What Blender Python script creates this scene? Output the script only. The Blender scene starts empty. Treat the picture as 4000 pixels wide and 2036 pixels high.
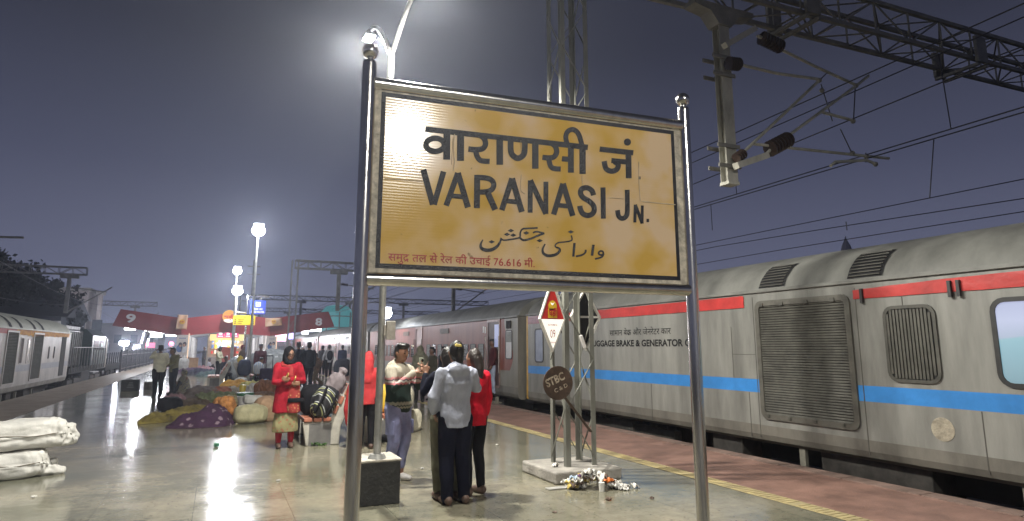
import bpy, math, random
from mathutils import Vector as V, Matrix, noise
random.seed(7)
R=math.radians
C=bpy.context.scene.collection
# ------------------------------------------------------------------ camera, world, exposure
F,CX,CY,HOR,CAMH=2516.,2000.,908.,1356.,1.62      # calibration of the photograph (4000 x 2036)
PITCH=math.atan((HOR-CY)/F); YAW=R(24.19)          # X runs across the platform, Y along the tracks
sc=bpy.context.scene
cd=bpy.data.cameras.new('camera'); cam=bpy.data.objects.new('camera',cd); C.objects.link(cam); sc.camera=cam
cam.location=(0,0,CAMH); cam.rotation_euler=(R(90)+PITCH,0,-YAW)
cd.sensor_width=36; cd.lens=36*F/4000; cd.shift_y=-110/4000; cd.clip_end=3000; cd.clip_start=.05
sc.view_settings.view_transform='Standard'; sc.view_settings.look='None'; sc.view_settings.exposure=0; sc.view_settings.gamma=1
sc.cycles.use_denoising=True; sc.cycles.max_bounces=6; sc.cycles.volume_bounces=1
sc.cycles.sample_clamp_indirect=4; sc.cycles.use_light_tree=True
w=bpy.data.worlds.new('World'); sc.world=w; w.use_nodes=True
nt=w.node_tree; bg=nt.nodes['Background']
tc=nt.nodes.new('ShaderNodeTexCoord'); sx=nt.nodes.new('ShaderNodeSeparateXYZ'); rp=nt.nodes.new('ShaderNodeValToRGB')
nt.links.new(tc.outputs['Generated'],sx.inputs[0]); nt.links.new(sx.outputs[2],rp.inputs[0]); nt.links.new(rp.outputs[0],bg.inputs[0])
e=rp.color_ramp.elements; e[0].position=0; e[0].color=(.20,.215,.31,1); e[1].position=.75; e[1].color=(.018,.019,.029,1)
for p_,c_ in ((.10,(.135,.146,.225,1)),(.25,(.072,.079,.132,1)),(.42,(.035,.038,.062,1))):
    q=rp.color_ramp.elements.new(p_); q.color=c_
bg.inputs[1].default_value=0.9
LP=2.6                                             # master level of all lamps

# ------------------------------------------------------------------ picture -> place
def ray(x,y):
    u=(x-CX)/F; v=(CY-y)/F; c,s=math.cos(PITCH),math.sin(PITCH)
    a,b,h=u,c-v*s,s+v*c
    c,s=math.cos(YAW),math.sin(YAW)
    return V((a*c+b*s,-a*s+b*c,h))
O=V((0,0,CAMH))
def G(x,y,z=0.):
    d=ray(x,y); return O+d*((z-CAMH)/d.z)
def onX(x,y,X):
    d=ray(x,y); return O+d*(X/d.x)
def onY(x,y,Y):
    d=ray(x,y); return O+d*(Y/d.y)
def crop(ox,oy,s): return lambda x,y:(ox+x*s,oy+y*s)
K=1.5528                                           # overview pixels
c2=crop(400,1150,.41946)

# ------------------------------------------------------------------ materials
MC={}
def N(nt,t,**k):
    n=nt.nodes.new('ShaderNode'+t)
    for a,b in k.items(): setattr(n,a,b)
    return n
def mat(name,col,rough=.6,metal=0.,var=.25,scale=4.,bump=0.,bs=60.,col2=None,spec=.5,stretch=None,det=6):
    if name in MC: return MC[name]
    m=bpy.data.materials.new(name); m.use_nodes=True; nt=m.node_tree; b=nt.nodes['Principled BSDF']
    b.inputs['Roughness'].default_value=rough; b.inputs['Metallic'].default_value=metal
    b.inputs['Specular IOR Level'].default_value=spec
    tc=N(nt,'TexCoord'); src=tc.outputs['Object']
    if stretch:
        mp=N(nt,'Mapping'); mp.inputs['Scale'].default_value=stretch; nt.links.new(src,mp.inputs[0]); src=mp.outputs[0]
    nz=N(nt,'TexNoise'); nz.inputs['Scale'].default_value=scale; nz.inputs['Detail'].default_value=det; nz.inputs['Roughness'].default_value=.65
    nt.links.new(src,nz.inputs['Vector'])
    rp=N(nt,'ValToRGB'); c2_=col2 or tuple(c*(1-var) for c in col); c1=tuple(min(1,c*(1+var)) for c in col)
    rp.color_ramp.elements[0].color=(*c2_,1); rp.color_ramp.elements[0].position=.32
    rp.color_ramp.elements[1].color=(*c1,1); rp.color_ramp.elements[1].position=.68
    nt.links.new(nz.outputs[0],rp.inputs[0]); nt.links.new(rp.outputs[0],b.inputs['Base Color'])
    if bump:
        n2=N(nt,'TexNoise'); n2.inputs['Scale'].default_value=bs; n2.inputs['Detail'].default_value=4; nt.links.new(src,n2.inputs['Vector'])
        bp=N(nt,'Bump'); bp.inputs['Strength'].default_value=bump; bp.inputs['Distance'].default_value=.02
        nt.links.new(n2.outputs[0],bp.inputs['Height']); nt.links.new(bp.outputs[0],b.inputs['Normal'])
    MC[name]=m; return m
def emit(name,col,s):
    if name in MC: return MC[name]
    m=bpy.data.materials.new(name); m.use_nodes=True; nt=m.node_tree; b=nt.nodes['Principled BSDF']
    b.inputs['Base Color'].default_value=(*[c*.35 for c in col],1)
    tc=N(nt,'TexCoord'); nz=N(nt,'TexNoise'); nz.inputs['Scale'].default_value=3; nt.links.new(tc.outputs['Object'],nz.inputs['Vector'])
    mx=N(nt,'Mix',data_type='RGBA'); mx.inputs[6].default_value=(*col,1); mx.inputs[7].default_value=(*[c*.85 for c in col],1)
    nt.links.new(nz.outputs[0],mx.inputs[0]); nt.links.new(mx.outputs[2],b.inputs['Emission Color'])
    b.inputs['Emission Strength'].default_value=s
    MC[name]=m; return m

# ------------------------------------------------------------------ mesh building
ORG={}
class MB:
    def __init__(s): s.v=[]; s.f=[]; s.m=[]; s.mi=0
    def add(s,vs,fs):
        b=len(s.v); s.v+=[V(x) for x in vs]; s.f+=[tuple(b+i for i in f) for f in fs]; s.m+=[s.mi]*len(fs); return s
    def bx(s,x0,x1,y0,y1,z0,z1):
        return s.add([(x0,y0,z0),(x1,y0,z0),(x1,y1,z0),(x0,y1,z0),(x0,y0,z1),(x1,y0,z1),(x1,y1,z1),(x0,y1,z1)],
            [(3,2,1,0),(4,5,6,7),(0,1,5,4),(1,2,6,5),(2,3,7,6),(3,0,4,7)])
    def box(s,c,d,M=None):
        h=[V((i*d[0]/2,j*d[1]/2,k*d[2]/2)) for k in(-1,1) for i,j in((-1,-1),(1,-1),(1,1),(-1,1))]
        if M: h=[M@q for q in h]
        return s.add([V(c)+q for q in h],[(3,2,1,0),(4,5,6,7),(0,1,5,4),(1,2,6,5),(2,3,7,6),(3,0,4,7)])
    def bar(s,a,b,wd,h=None):                      # rectangular bar between two points
        a,b=V(a),V(b); d=b-a; L=d.length; q=d.to_track_quat('Z','Y').to_matrix()
        return s.box((a+b)/2,(wd,h or wd,L),q)
    def tube(s,pts,r,n=10,cap=True):
        pts=[V(p) for p in pts]; m=len(pts); rs=[r]*m if not hasattr(r,'__len__') else r
        up=None; vs=[]
        for i,p in enumerate(pts):
            t=(pts[min(i+1,m-1)]-pts[max(i-1,0)]).normalized()
            if up is None: up=V((0,0,1)) if abs(t.z)<.9 else V((1,0,0))
            u=(up-t*up.dot(t)).normalized(); up=u; w_=t.cross(u)
            for k in range(n):
                a=2*math.pi*k/n; vs.append(p+(u*math.cos(a)+w_*math.sin(a))*rs[i])
        fs=[(i*n+k,i*n+(k+1)%n,(i+1)*n+(k+1)%n,(i+1)*n+k) for i in range(m-1) for k in range(n)]
        if cap: fs+=[tuple(range(n-1,-1,-1)),tuple((m-1)*n+k for k in range(n))]
        return s.add(vs,fs)
    def limb(s,pts,rs,n=10):                       # tube with round ends
        pts=[V(p) for p in pts]; d0=(pts[0]-pts[1]).normalized(); d1=(pts[-1]-pts[-2]).normalized()
        P=[pts[0]+d0*rs[0]*.98,pts[0]+d0*rs[0]*.7]+pts+[pts[-1]+d1*rs[-1]*.7,pts[-1]+d1*rs[-1]*.98]
        return s.tube(P,[rs[0]*.2,rs[0]*.71]+list(rs)+[rs[-1]*.71,rs[-1]*.2],n)
    def loft(s,rings,n=16,cap=True,axis=None):     # rings: (centre, rx, ry, xdir, ydir)
        vs=[]
        for c,rx,ry,xd,yd in rings:
            for k in range(n):
                a=2*math.pi*k/n; vs.append(V(c)+V(xd)*(rx*math.cos(a))+V(yd)*(ry*math.sin(a)))
        m=len(rings); fs=[(i*n+k,i*n+(k+1)%n,(i+1)*n+(k+1)%n,(i+1)*n+k) for i in range(m-1) for k in range(n)]
        if cap: fs+=[tuple(range(n-1,-1,-1)),tuple((m-1)*n+k for k in range(n))]
        return s.add(vs,fs)
    def lathe(s,c,prof,n=16):
        return s.loft([(V(c)+V((0,0,z)),max(r,1e-4),max(r,1e-4),(1,0,0),(0,1,0)) for r,z in prof],n)
    def sph(s,c,r,nu=14,nv=9,M=None):
        r=(r,r,r) if not hasattr(r,'__len__') else r; vs=[]; fs=[]
        for j in range(1,nv):
            t=math.pi*j/nv
            for i in range(nu):
                a=2*math.pi*i/nu; q=V((r[0]*math.sin(t)*math.cos(a),r[1]*math.sin(t)*math.sin(a),r[2]*math.cos(t)))
                vs.append(V(c)+(M@q if M else q))
        t_=V((0,0,r[2])); vs+= [V(c)+(M@t_ if M else t_),V(c)-(M@t_ if M else t_)]
        for j in range(nv-2):
            for i in range(nu): fs.append((j*nu+i,(j+1)*nu+i,(j+1)*nu+(i+1)%nu,j*nu+(i+1)%nu))
        a=(nv-1)*nu
        for i in range(nu): fs+=[(a,i,(i+1)%nu),(a+1,(nv-2)*nu+(i+1)%nu,(nv-2)*nu+i)]
        return s.add(vs,fs)
    def prism(s,poly,fn,a,b):                      # 2-D outline pushed from depth a to b; fn(x,y,d) -> point
        n=len(poly); vs=[fn(x,y,a) for x,y in poly]+[fn(x,y,b) for x,y in poly]
        return s.add(vs,[tuple(range(n-1,-1,-1)),tuple(range(n,2*n))]+[(i,(i+1)%n,n+(i+1)%n,n+i) for i in range(n)])
    def grid(s,rows):
        n=len(rows[0]); return s.add([p for r in rows for p in r],[(i*n+j,i*n+j+1,(i+1)*n+j+1,(i+1)*n+j) for i in range(len(rows)-1) for j in range(n-1)])
    def build(s,name,mats,parent=None,smooth=0,bev=0,local=False,lab=None):
        mats=mats if isinstance(mats,(list,tuple)) else [mats]
        me=bpy.data.meshes.new(name); off=V((0,0,0))
        if parent is not None and not local: off=ORG.get(parent.name,V((0,0,0)))
        elif parent is None and s.v:
            lo=[min(p[i] for p in s.v) for i in range(3)]; hi=[max(p[i] for p in s.v) for i in range(3)]
            off=V(((lo[0]+hi[0])/2,(lo[1]+hi[1])/2,lo[2]))
        me.from_pydata([tuple(p-off) for p in s.v],[],s.f)
        for m in mats: me.materials.append(m)
        me.polygons.foreach_set('material_index',s.m)
        if smooth:
            me.polygons.foreach_set('use_smooth',[True]*len(s.f)); me.update(); me.set_sharp_from_angle(angle=R(smooth))
        me.validate(); me.update()
        o=bpy.data.objects.new(name,me); C.objects.link(o)
        if parent is not None: o.parent=parent; ORG[o.name]=off
        else: o.location=off; ORG[o.name]=off
        if bev:
            b=o.modifiers.new('bevel','BEVEL'); b.width=bev; b.segments=2; b.limit_method='ANGLE'; b.angle_limit=R(50)
        if lab: o['label']=lab
        return o
def each(mb,name,mats,parent,**k):                  # every connected piece becomes a part of its own
    par=list(range(len(mb.v)))
    def fd(i):
        while par[i]!=i: par[i]=par[par[i]]; i=par[i]
        return i
    for f in mb.f:
        for i in f[1:]: par[fd(i)]=fd(f[0])
    g={}
    for f in mb.f: g.setdefault(fd(f[0]),[]).append(f)
    for fs in g.values():
        ids=sorted({i for f in fs for i in f}); mp={i:j for j,i in enumerate(ids)}; q=MB(); q.add([mb.v[i] for i in ids],[tuple(mp[i] for i in f) for f in fs]); q.build(name,mats,parent,**k)
def tag(o,label,cat,group=None):
    o['label']=label; o['category']=cat
    if group: o['group']=group
    return o
def thing(name,label,cat,loc=(0,0,0),group=None,rz=0):
    o=bpy.data.objects.new(name,None); C.objects.link(o); o.location=loc; o.rotation_euler=(0,0,rz); o.empty_display_size=.1
    ORG[o.name]=V(loc); return tag(o,label,cat,group)
def struct(o): o['kind']='structure'; return o
def dup(o,loc,label=None,rz=None,parent=None):
    c=o.copy(); C.objects.link(c)
    if parent is None:
        c.location=loc
        if rz is not None: c.rotation_euler=(0,0,rz)
        if label: c['label']=label
    else: c.parent=parent
    for ch in list(o.children): dup(ch,None,parent=c)
    return c
def modmesh(mb,vox,sm=3):                          # one continuous skin from overlapping solids
    me=bpy.data.meshes.new('tmp'); me.from_pydata([tuple(p) for p in mb.v],[],mb.f); me.update()
    o=bpy.data.objects.new('tmp',me); C.objects.link(o)
    r=o.modifiers.new('r','REMESH'); r.mode='VOXEL'; r.voxel_size=vox
    if sm:
        k=o.modifiers.new('s','SMOOTH'); k.factor=.5; k.iterations=sm
    dg=bpy.context.evaluated_depsgraph_get(); n=bpy.data.meshes.new_from_object(o.evaluated_get(dg))
    bpy.data.objects.remove(o); bpy.data.meshes.remove(me); return n
def organic(name,mb,vox,m,parent=None,sm=3,disp=0,ds=9.,local=True,lab=None,seed=0,an=(1,1,.45)):
    me=modmesh(mb,vox,sm); me.name=name
    if disp:
        nn=[v.normal.copy() for v in me.vertices]
        for v,n_ in zip(me.vertices,nn):
            p=v.co; q=V((p.x*ds*an[0],p.y*ds*an[1],p.z*ds*an[2]+seed))
            v.co=p+n_*(disp*(noise.noise(q)+.5*noise.noise(q*2.3)))
    me.materials.clear()
    for k in (m if isinstance(m,(list,tuple)) else [m]): me.materials.append(k)
    me.polygons.foreach_set('use_smooth',[True]*len(me.polygons)); me.polygons.foreach_set('material_index',[0]*len(me.polygons)); me.update()
    o=bpy.data.objects.new(name,me); C.objects.link(o)
    if parent is not None:
        o.parent=parent
        if not local: me.transform(Matrix.Translation(-ORG[parent.name]))
        ORG[o.name]=V((0,0,0)) if local else ORG[parent.name]
    elif not local:
        zs=[v.co for v in me.vertices]; off=V((sum(p.x for p in zs)/len(zs),sum(p.y for p in zs)/len(zs),min(p.z for p in zs)))
        me.transform(Matrix.Translation(-off)); o.location=off; ORG[o.name]=off
    if lab: o['label']=lab
    return o
# ------------------------------------------------------------------ lettering
def glyphs(txt,bold=0):
    cu=bpy.data.curves.new('t','FONT'); cu.body=txt; cu.size=1; cu.offset=bold; cu.resolution_u=5
    o=bpy.data.objects.new('t',cu); C.objects.link(o); dg=bpy.context.evaluated_depsgraph_get()
    me=bpy.data.meshes.new_from_object(o.evaluated_get(dg)); bpy.data.objects.remove(o)
    v=[(p.co.x,p.co.y) for p in me.vertices]; f=[tuple(p.vertices) for p in me.polygons]; bpy.data.meshes.remove(me)
    par=list(range(len(v)))
    def fd(i):
        while par[i]!=i: par[i]=par[par[i]]; i=par[i]
        return i
    for q in f:
        for i in q[1:]: par[fd(i)]=fd(q[0])
    ids={}; lev=[ids.setdefault(fd(i),len(ids)) for i in range(len(v))]
    return v,f,lev
def text(mb,txt,p0,xd,yd,w=None,h=None,bold=0,lift=.002):
    """letters fitted into a box of width w and height h whose lower left corner is p0"""
    v,f,lev=glyphs(txt,bold); xs=[a for a,b in v]; ys=[b for a,b in v]
    x0,x1,y0,y1=min(xs),max(xs),min(ys),max(ys); kx=(w/(x1-x0)) if w else None; ky=(h/(y1-y0)) if h else None
    kx=kx or ky; ky=ky or kx; xd,yd=V(xd),V(yd); nd=xd.cross(yd).normalized()
    mb.add([V(p0)+xd*((a-x0)*kx)+yd*((b-y0)*ky)+nd*(lift+.0004*(l%7)) for (a,b),l in zip(v,lev)],f); return mb
def smoothpts(pts,k=6):
    if len(pts)<3: return pts
    out=[]
    P=[pts[0]]+list(pts)+[pts[-1]]
    for i in range(1,len(P)-2):
        a,b,c,d=P[i-1],P[i],P[i+1],P[i+2]
        for j in range(k):
            t=j/k; out.append(tuple(.5*((2*b[q])+(-a[q]+c[q])*t+(2*a[q]-5*b[q]+4*c[q]-d[q])*t*t+(-a[q]+3*b[q]-3*c[q]+d[q])*t**3) for q in (0,1)))
    return out+[pts[-1]]
def ribbon(pts,wd,curve=True,taper=None):
    p=smoothpts(pts) if curve else list(pts); L=[];Rr=[]; n=len(p)
    for i in range(n):
        a=p[max(i-1,0)]; b=p[min(i+1,n-1)]; dx,dy=b[0]-a[0],b[1]-a[1]; l=math.hypot(dx,dy) or 1
        ww=wd/2*(taper(i/(n-1)) if taper else 1); ox,oy=-dy/l*ww,dx/l*ww
        L.append((p[i][0]+ox,p[i][1]+oy)); Rr.append((p[i][0]-ox,p[i][1]-oy))
    return L,Rr
# ================================================================== SETTING
def floor_mat():
    m=bpy.data.materials.new('stone tiles'); m.use_nodes=True; nt=m.node_tree; b=nt.nodes['Principled BSDF']; L=nt.links.new
    tc=N(nt,'TexCoord'); src=tc.outputs['Object']
    br=N(nt,'TexBrick'); br.offset=0; br.inputs['Scale'].default_value=1; br.inputs['Brick Width'].default_value=.9; br.inputs['Row Height'].default_value=.6
    br.inputs['Mortar Size'].default_value=.006; br.inputs['Mortar Smooth'].default_value=.8
    br.inputs['Color1'].default_value=(.27,.252,.202,1); br.inputs['Color2'].default_value=(.232,.216,.172,1); br.inputs['Mortar'].default_value=(.15,.145,.115,1); L(src,br.inputs[0])
    n1=N(nt,'TexNoise'); n1.inputs['Scale'].default_value=.7; n1.inputs['Detail'].default_value=8; n1.inputs['Roughness'].default_value=.68; L(src,n1.inputs['Vector'])
    r1=N(nt,'ValToRGB'); r1.color_ramp.elements[0].position=.36; r1.color_ramp.elements[0].color=(.62,.66,.62,1); r1.color_ramp.elements[1].position=.66; r1.color_ramp.elements[1].color=(1.16,1.11,1.02,1); L(n1.outputs[0],r1.inputs[0])
    mx=N(nt,'Mix',data_type='RGBA',blend_type='MULTIPLY'); mx.inputs[0].default_value=1; L(br.outputs[0],mx.inputs[6]); L(r1.outputs[0],mx.inputs[7]); 
    n2=N(nt,'TexNoise'); n2.inputs['Scale'].default_value=9; n2.inputs['Detail'].default_value=8; n2.inputs['Roughness'].default_value=.75; L(src,n2.inputs['Vector'])
    r2=N(nt,'ValToRGB'); r2.color_ramp.elements[0].position=.3; r2.color_ramp.elements[0].color=(.74,.74,.72,1); r2.color_ramp.elements[1].position=.7; r2.color_ramp.elements[1].color=(1.14,1.14,1.14,1); L(n2.outputs[0],r2.inputs[0])
    m2=N(nt,'Mix',data_type='RGBA',blend_type='MULTIPLY'); m2.inputs[0].default_value=1; L(mx.outputs[2],m2.inputs[6]); L(r2.outputs[0],m2.inputs[7]); 
    n4=N(nt,'TexNoise'); n4.inputs['Scale'].default_value=24; n4.inputs['Detail'].default_value=3; L(src,n4.inputs['Vector'])
    n5=N(nt,'TexNoise'); n5.inputs['Scale'].default_value=.45; n5.inputs['Detail'].default_value=2; L(src,n5.inputs['Vector'])
    ad=N(nt,'Math',operation='MULTIPLY_ADD'); L(n5.outputs[0],ad.inputs[0]); ad.inputs[1].default_value=.35; L(n4.outputs[0],ad.inputs[2])
    r4=N(nt,'ValToRGB'); r4.color_ramp.elements[0].position=.44; r4.color_ramp.elements[0].color=(.52,.47,.41,1); r4.color_ramp.elements[1].position=.52; r4.color_ramp.elements[1].color=(1,1,1,1); L(ad.outputs[0],r4.inputs[0])
    m3=N(nt,'Mix',data_type='RGBA',blend_type='MULTIPLY'); m3.inputs[0].default_value=1; L(m2.outputs[2],m3.inputs[6]); L(r4.outputs[0],m3.inputs[7]); L(m3.outputs[2],b.inputs['Base Color'])
    rr=N(nt,'MapRange'); rr.inputs[3].default_value=.075; rr.inputs[4].default_value=.20; rr.inputs[1].default_value=.35; rr.inputs[2].default_value=.7; L(n1.outputs[0],rr.inputs[0]); L(rr.outputs[0],b.inputs['Roughness'])
    mp=N(nt,'Mapping'); mp.inputs['Scale'].default_value=(.5,3.2,1); L(src,mp.inputs[0])
    n3=N(nt,'TexNoise'); n3.inputs['Scale'].default_value=1.6; n3.inputs['Detail'].default_value=3; L(mp.outputs[0],n3.inputs['Vector'])
    bp=N(nt,'Bump'); bp.inputs['Strength'].default_value=.14; bp.inputs['Distance'].default_value=.02; L(n3.outputs[0],bp.inputs['Height'])
    b2=N(nt,'Bump'); b2.inputs['Strength'].default_value=.25; b2.inputs['Distance'].default_value=.004; L(n2.outputs[0],b2.inputs['Height']); L(bp.outputs[0],b2.inputs['Normal']); L(b2.outputs[0],b.inputs['Normal'])
    return m
M_red_floor=mat('red border paving',(.235,.135,.105),.55,0,.35,2.2,.5,40)
M_brn_floor=mat('brown border paving',(.225,.18,.135),.5,0,.3,1.6,.4,40)
M_tact=mat('yellow tactile tile',(.42,.345,.17),.7,0,.3,3,.5,30,col2=(.25,.205,.125))
M_conc=mat('old concrete',(.30,.28,.25),.8,0,.35,5,.6,40)
M_ground=mat('track ballast',(.11,.10,.09),.95,0,.4,3,1,20)
m=MB(); m.add([(-400,-120,-.95),(400,-120,-.95),(400,480,-.95),(-400,480,-.95)],[(0,1,2,3)]); struct(m.build('ground',M_ground))
m=MB(); m.bx(-5.85,7.43,-40,330,-.95,0); struct(m.build('platform',floor_mat()))
m=MB(); m.add([(5.77,-40,.004),(7.425,-40,.004),(7.425,330,.004),(5.77,330,.004)],[(0,1,2,3)]); struct(m.build('platform_border',M_red_floor))
m=MB(); m.add([(-5.845,-40,.004),(-4.22,-40,.004),(-4.22,330,.004),(-5.845,330,.004)],[(0,1,2,3)]); struct(m.build('platform_border',M_brn_floor))
m=MB()
m.add([(5.54,-8,.004),(5.77,-8,.004),(5.77,120,.004),(5.54,120,.004)],[(0,1,2,3)])
for i in range(560):
    y=-2+i*.075
    if y<32 and random.random()>.12+max(0,(y-9)*.03): m.bx(5.56+random.random()*.01,5.75,y,y+.036,.004,.010)
struct(m.build('tactile_strip',M_tact))
m=MB(); 
for y in range(-30,140): m.bx(7.18,7.428,y+.01,y+.99,.004,.016)
struct(m.build('platform_coping',mat('dirty coping stone',(.20,.135,.11),.7,0,.4,3,.5,40)))
rail=mat('rail steel',(.25,.2,.17),.45,.8,.3,8)
m=MB()
for X in (9.35-.84,9.35+.84,-7.9-.84,-7.9+.84,14.2-.84,14.2+.84): m.bx(X-.035,X+.035,-60,300,-.93,-.78)
struct(m.build('railway_track',rail))

# ================================================================== STATION NAME BOARD
ES=V((math.cos(R(-3.89)),math.sin(R(-3.89)),0)); PS=V((.82,4.236,0)); NS=ES.cross(V((0,0,1)))
def onS(x,y):                                      # picture point -> (along the board, height)
    d=ray(x,y); t=(PS-O).dot(NS)/d.dot(NS); q=O+d*t; return ((q-PS).dot(ES),q.z)
def S(a,z,off=0.): return PS+ES*a+V((0,0,z))+NS*off
steel=mat('brushed stainless steel',(.62,.60,.56),.20,1.,.18,3,.06,25,stretch=(3,3,.6))
steel_d=mat('tarnished steel weld',(.35,.27,.22),.4,.9,.3,12)
def board_mat():
    m=bpy.data.materials.new('faded yellow vinyl'); m.use_nodes=True; nt=m.node_tree; b=nt.nodes['Principled BSDF']; L=nt.links.new
    tc=N(nt,'TexCoord'); src=tc.outputs['Object']
    n1=N(nt,'TexNoise'); n1.inputs['Scale'].default_value=2.1; n1.inputs['Detail'].default_value=3; n1.inputs['Roughness'].default_value=.5; n1.inputs['Distortion'].default_value=.15; L(src,n1.inputs['Vector'])
    r1=N(nt,'ValToRGB'); el=r1.color_ramp.elements; el[0].position=.40; el[0].color=(.66,.41,.085,1); el[1].position=.60; el[1].color=(.76,.56,.35,1)
    q=el.new(.50); q.color=(.73,.49,.19,1); L(n1.outputs[0],r1.inputs[0])
    n2=N(nt,'TexNoise'); n2.inputs['Scale'].default_value=14; n2.inputs['Detail'].default_value=4; L(src,n2.inputs['Vector'])
    r2=N(nt,'ValToRGB'); r2.color_ramp.elements[0].position=.23; r2.color_ramp.elements[0].color=(.25,.2,.16,1); r2.color_ramp.elements[1].position=.30; r2.color_ramp.elements[1].color=(1,1,1,1); L(n2.outputs[0],r2.inputs[0])
    mx=N(nt,'Mix',data_type='RGBA',blend_type='MULTIPLY'); mx.inputs[0].default_value=.8; L(r1.outputs[0],mx.inputs[6]); L(r2.outputs[0],mx.inputs[7]); L(mx.outputs[2],b.inputs['Base Color'])
    b.inputs['Roughness'].default_value=.15
    wv=N(nt,'TexWave',wave_type='BANDS',bands_direction='Z'); wv.inputs['Scale'].default_value=16; wv.inputs['Distortion'].default_value=1.5; wv.inputs['Detail'].default_value=2; L(src,wv.inputs['Vector'])
    n3=N(nt,'TexNoise'); n3.inputs['Scale'].default_value=5; L(src,n3.inputs['Vector'])
    ad=N(nt,'Math',operation='ADD'); L(wv.outputs['Fac'],ad.inputs[0]); L(n3.outputs[0],ad.inputs[1])
    bp=N(nt,'Bump'); bp.inputs['Strength'].default_value=.028; bp.inputs['Distance'].default_value=.008; L(ad.outputs[0],bp.inputs['Height']); L(bp.outputs[0],b.inputs['Normal'])
    return m
sb=thing('station_name_board','yellow railway station name board in a steel frame with Hindi, English and Urdu lettering','station sign',tuple(S(1.29,0)))
for a in (.0,2.57):
    m=MB(); m.tube([S(a,0),S(a,3.555)],.048,20); m.lathe(S(a,0),[(.048,3.555),(.045,3.575),(.022,3.585),(.022,3.60)],20)
    p=m.build('post',steel,sb,smooth=40)
    m=MB(); m.sph(S(a,3.648),.058,24,16); m.build('finial_ball',steel,p,smooth=60)
    m=MB(); m.tube([S(a,0),S(a,.012)],.09,20); m.build('base_plate',steel_d,p,smooth=40)
for z in (3.417,2.062):
    m=MB(); m.tube([S(.035,z),S(2.535,z)],.046,20); m.build('frame_tube',steel,sb,smooth=40)
m=MB()
m.prism([(.045,2.10),(2.525,2.10),(2.525,3.38),(.045,3.38)],lambda x,y,d:S(x,y,d),-.02,.006); m.build('sign_panel',mat('cream silicone and panel edge',(.50,.45,.36),.6,0,.5,14,.3,40),sb)
def frame_plate(m,o,i,z0,z1):
    (a0,b0,a1,b1),(c0,d0,c1,d1)=o,i
    for q in ([(a0,b0),(a1,b0),(c1,d0),(c0,d0)],[(a1,b0),(a1,b1),(c1,d1),(c1,d0)],[(a1,b1),(a0,b1),(c0,d1),(c1,d1)],[(a0,b1),(a0,b0),(c0,d0),(c0,d1)]):
        m.prism(q,lambda x,y,d:S(x,y,d),z0,z1)
m=MB(); frame_plate(m,(.088,2.134,2.462,3.362),(.118,2.166,2.432,3.33),.006,.0085)
blk=mat('black vinyl',(.012,.012,.018),.30,0,.3,6,.35,90)
m.build('border',blk,sb)
m=MB(); m.prism([(.112,2.16),(2.438,2.16),(2.438,3.336),(.112,3.336)],lambda x,y,d:S(x,y,d),.006,.0075); face=m.build('sign_face',board_mat(),sb)
lm=MB(); lev=[0]
def put(poly):
    lev[0]+=1; z=.010+.0003*(lev[0]%6)
    lm.add([S(*onS(*p),z) for p in poly],[tuple(range(len(poly)))])
def stroke(cr,pts,wd,curve=False,taper=None):
    Lf,Rt=ribbon(pts,wd*1.09,curve,taper); n=len(Lf); lev[0]+=1; z=.010+.0003*(lev[0]%6)
    lm.add([S(*onS(*cr(*p)),z) for p in Lf+Rt],[(i,n+i,n+i+1,i+1) for i in range(n-1)])
A3=crop(1450,450,.30516); A4=crop(2050,450,.30516)
def blob(cr,c,r,n=20): put([cr(c[0]+r*math.cos(2*math.pi*i/n),c[1]+r*math.sin(2*math.pi*i/n)) for i in range(n)])
# Hindi line
stroke(A3,[(690,184),(2766,418)],64)
stroke(A3,[(815+118*math.cos(t*math.pi/12),385+84*math.sin(t*math.pi/12)) for t in range(25)],66)
stroke(A3,[(965,205),(962,575)],80); stroke(A3,[(1139,225),(1138,590)],82)
stroke(A3,[(1390,262),(1440,305),(1457,375),(1425,432),(1350,448),(1240,440)],64,True)
stroke(A3,[(1332,455),(1350,530),(1385,578),(1430,593),(1512,597)],62,True)
stroke(A3,[(1640,280),(1640,641)],78)
stroke(A3,[(1780,300),(1780,440),(1800,512),(1870,557),(1940,518),(1959,440),(1959,330)],68,True)
stroke(A3,[(2094,330),(2094,690)],75)
stroke(A4,[(320,355),(382,405),(400,480),(365,540),(300,553),(218,545)],62,True)
stroke(A4,[(300,560),(315,640),(345,680),(395,692),(453,695)],60,True)
stroke(A4,[(468,563),(580,574)],62); stroke(A4,[(583,385),(583,741)],70); stroke(A4,[(732,390),(732,758)],74)
stroke(A4,[(532,365),(517,290),(535,225),(575,195),(618,192),(662,222),(694,280),(722,385)],58,True)
stroke(A4,[(950,440),(1380,488)],62); stroke(A4,[(1316,470),(1322,813)],68); stroke(A4,[(1100,586),(1310,606)],60)
stroke(A4,[(1140,600),(1187,640),(1167,700),(1100,722),(1032,688),(1008,594)],62,True)
blob(A4,(1305,350),46); put([A4(1445,790),A4(1473,790),A4(1473,827),A4(1445,827)])
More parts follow.
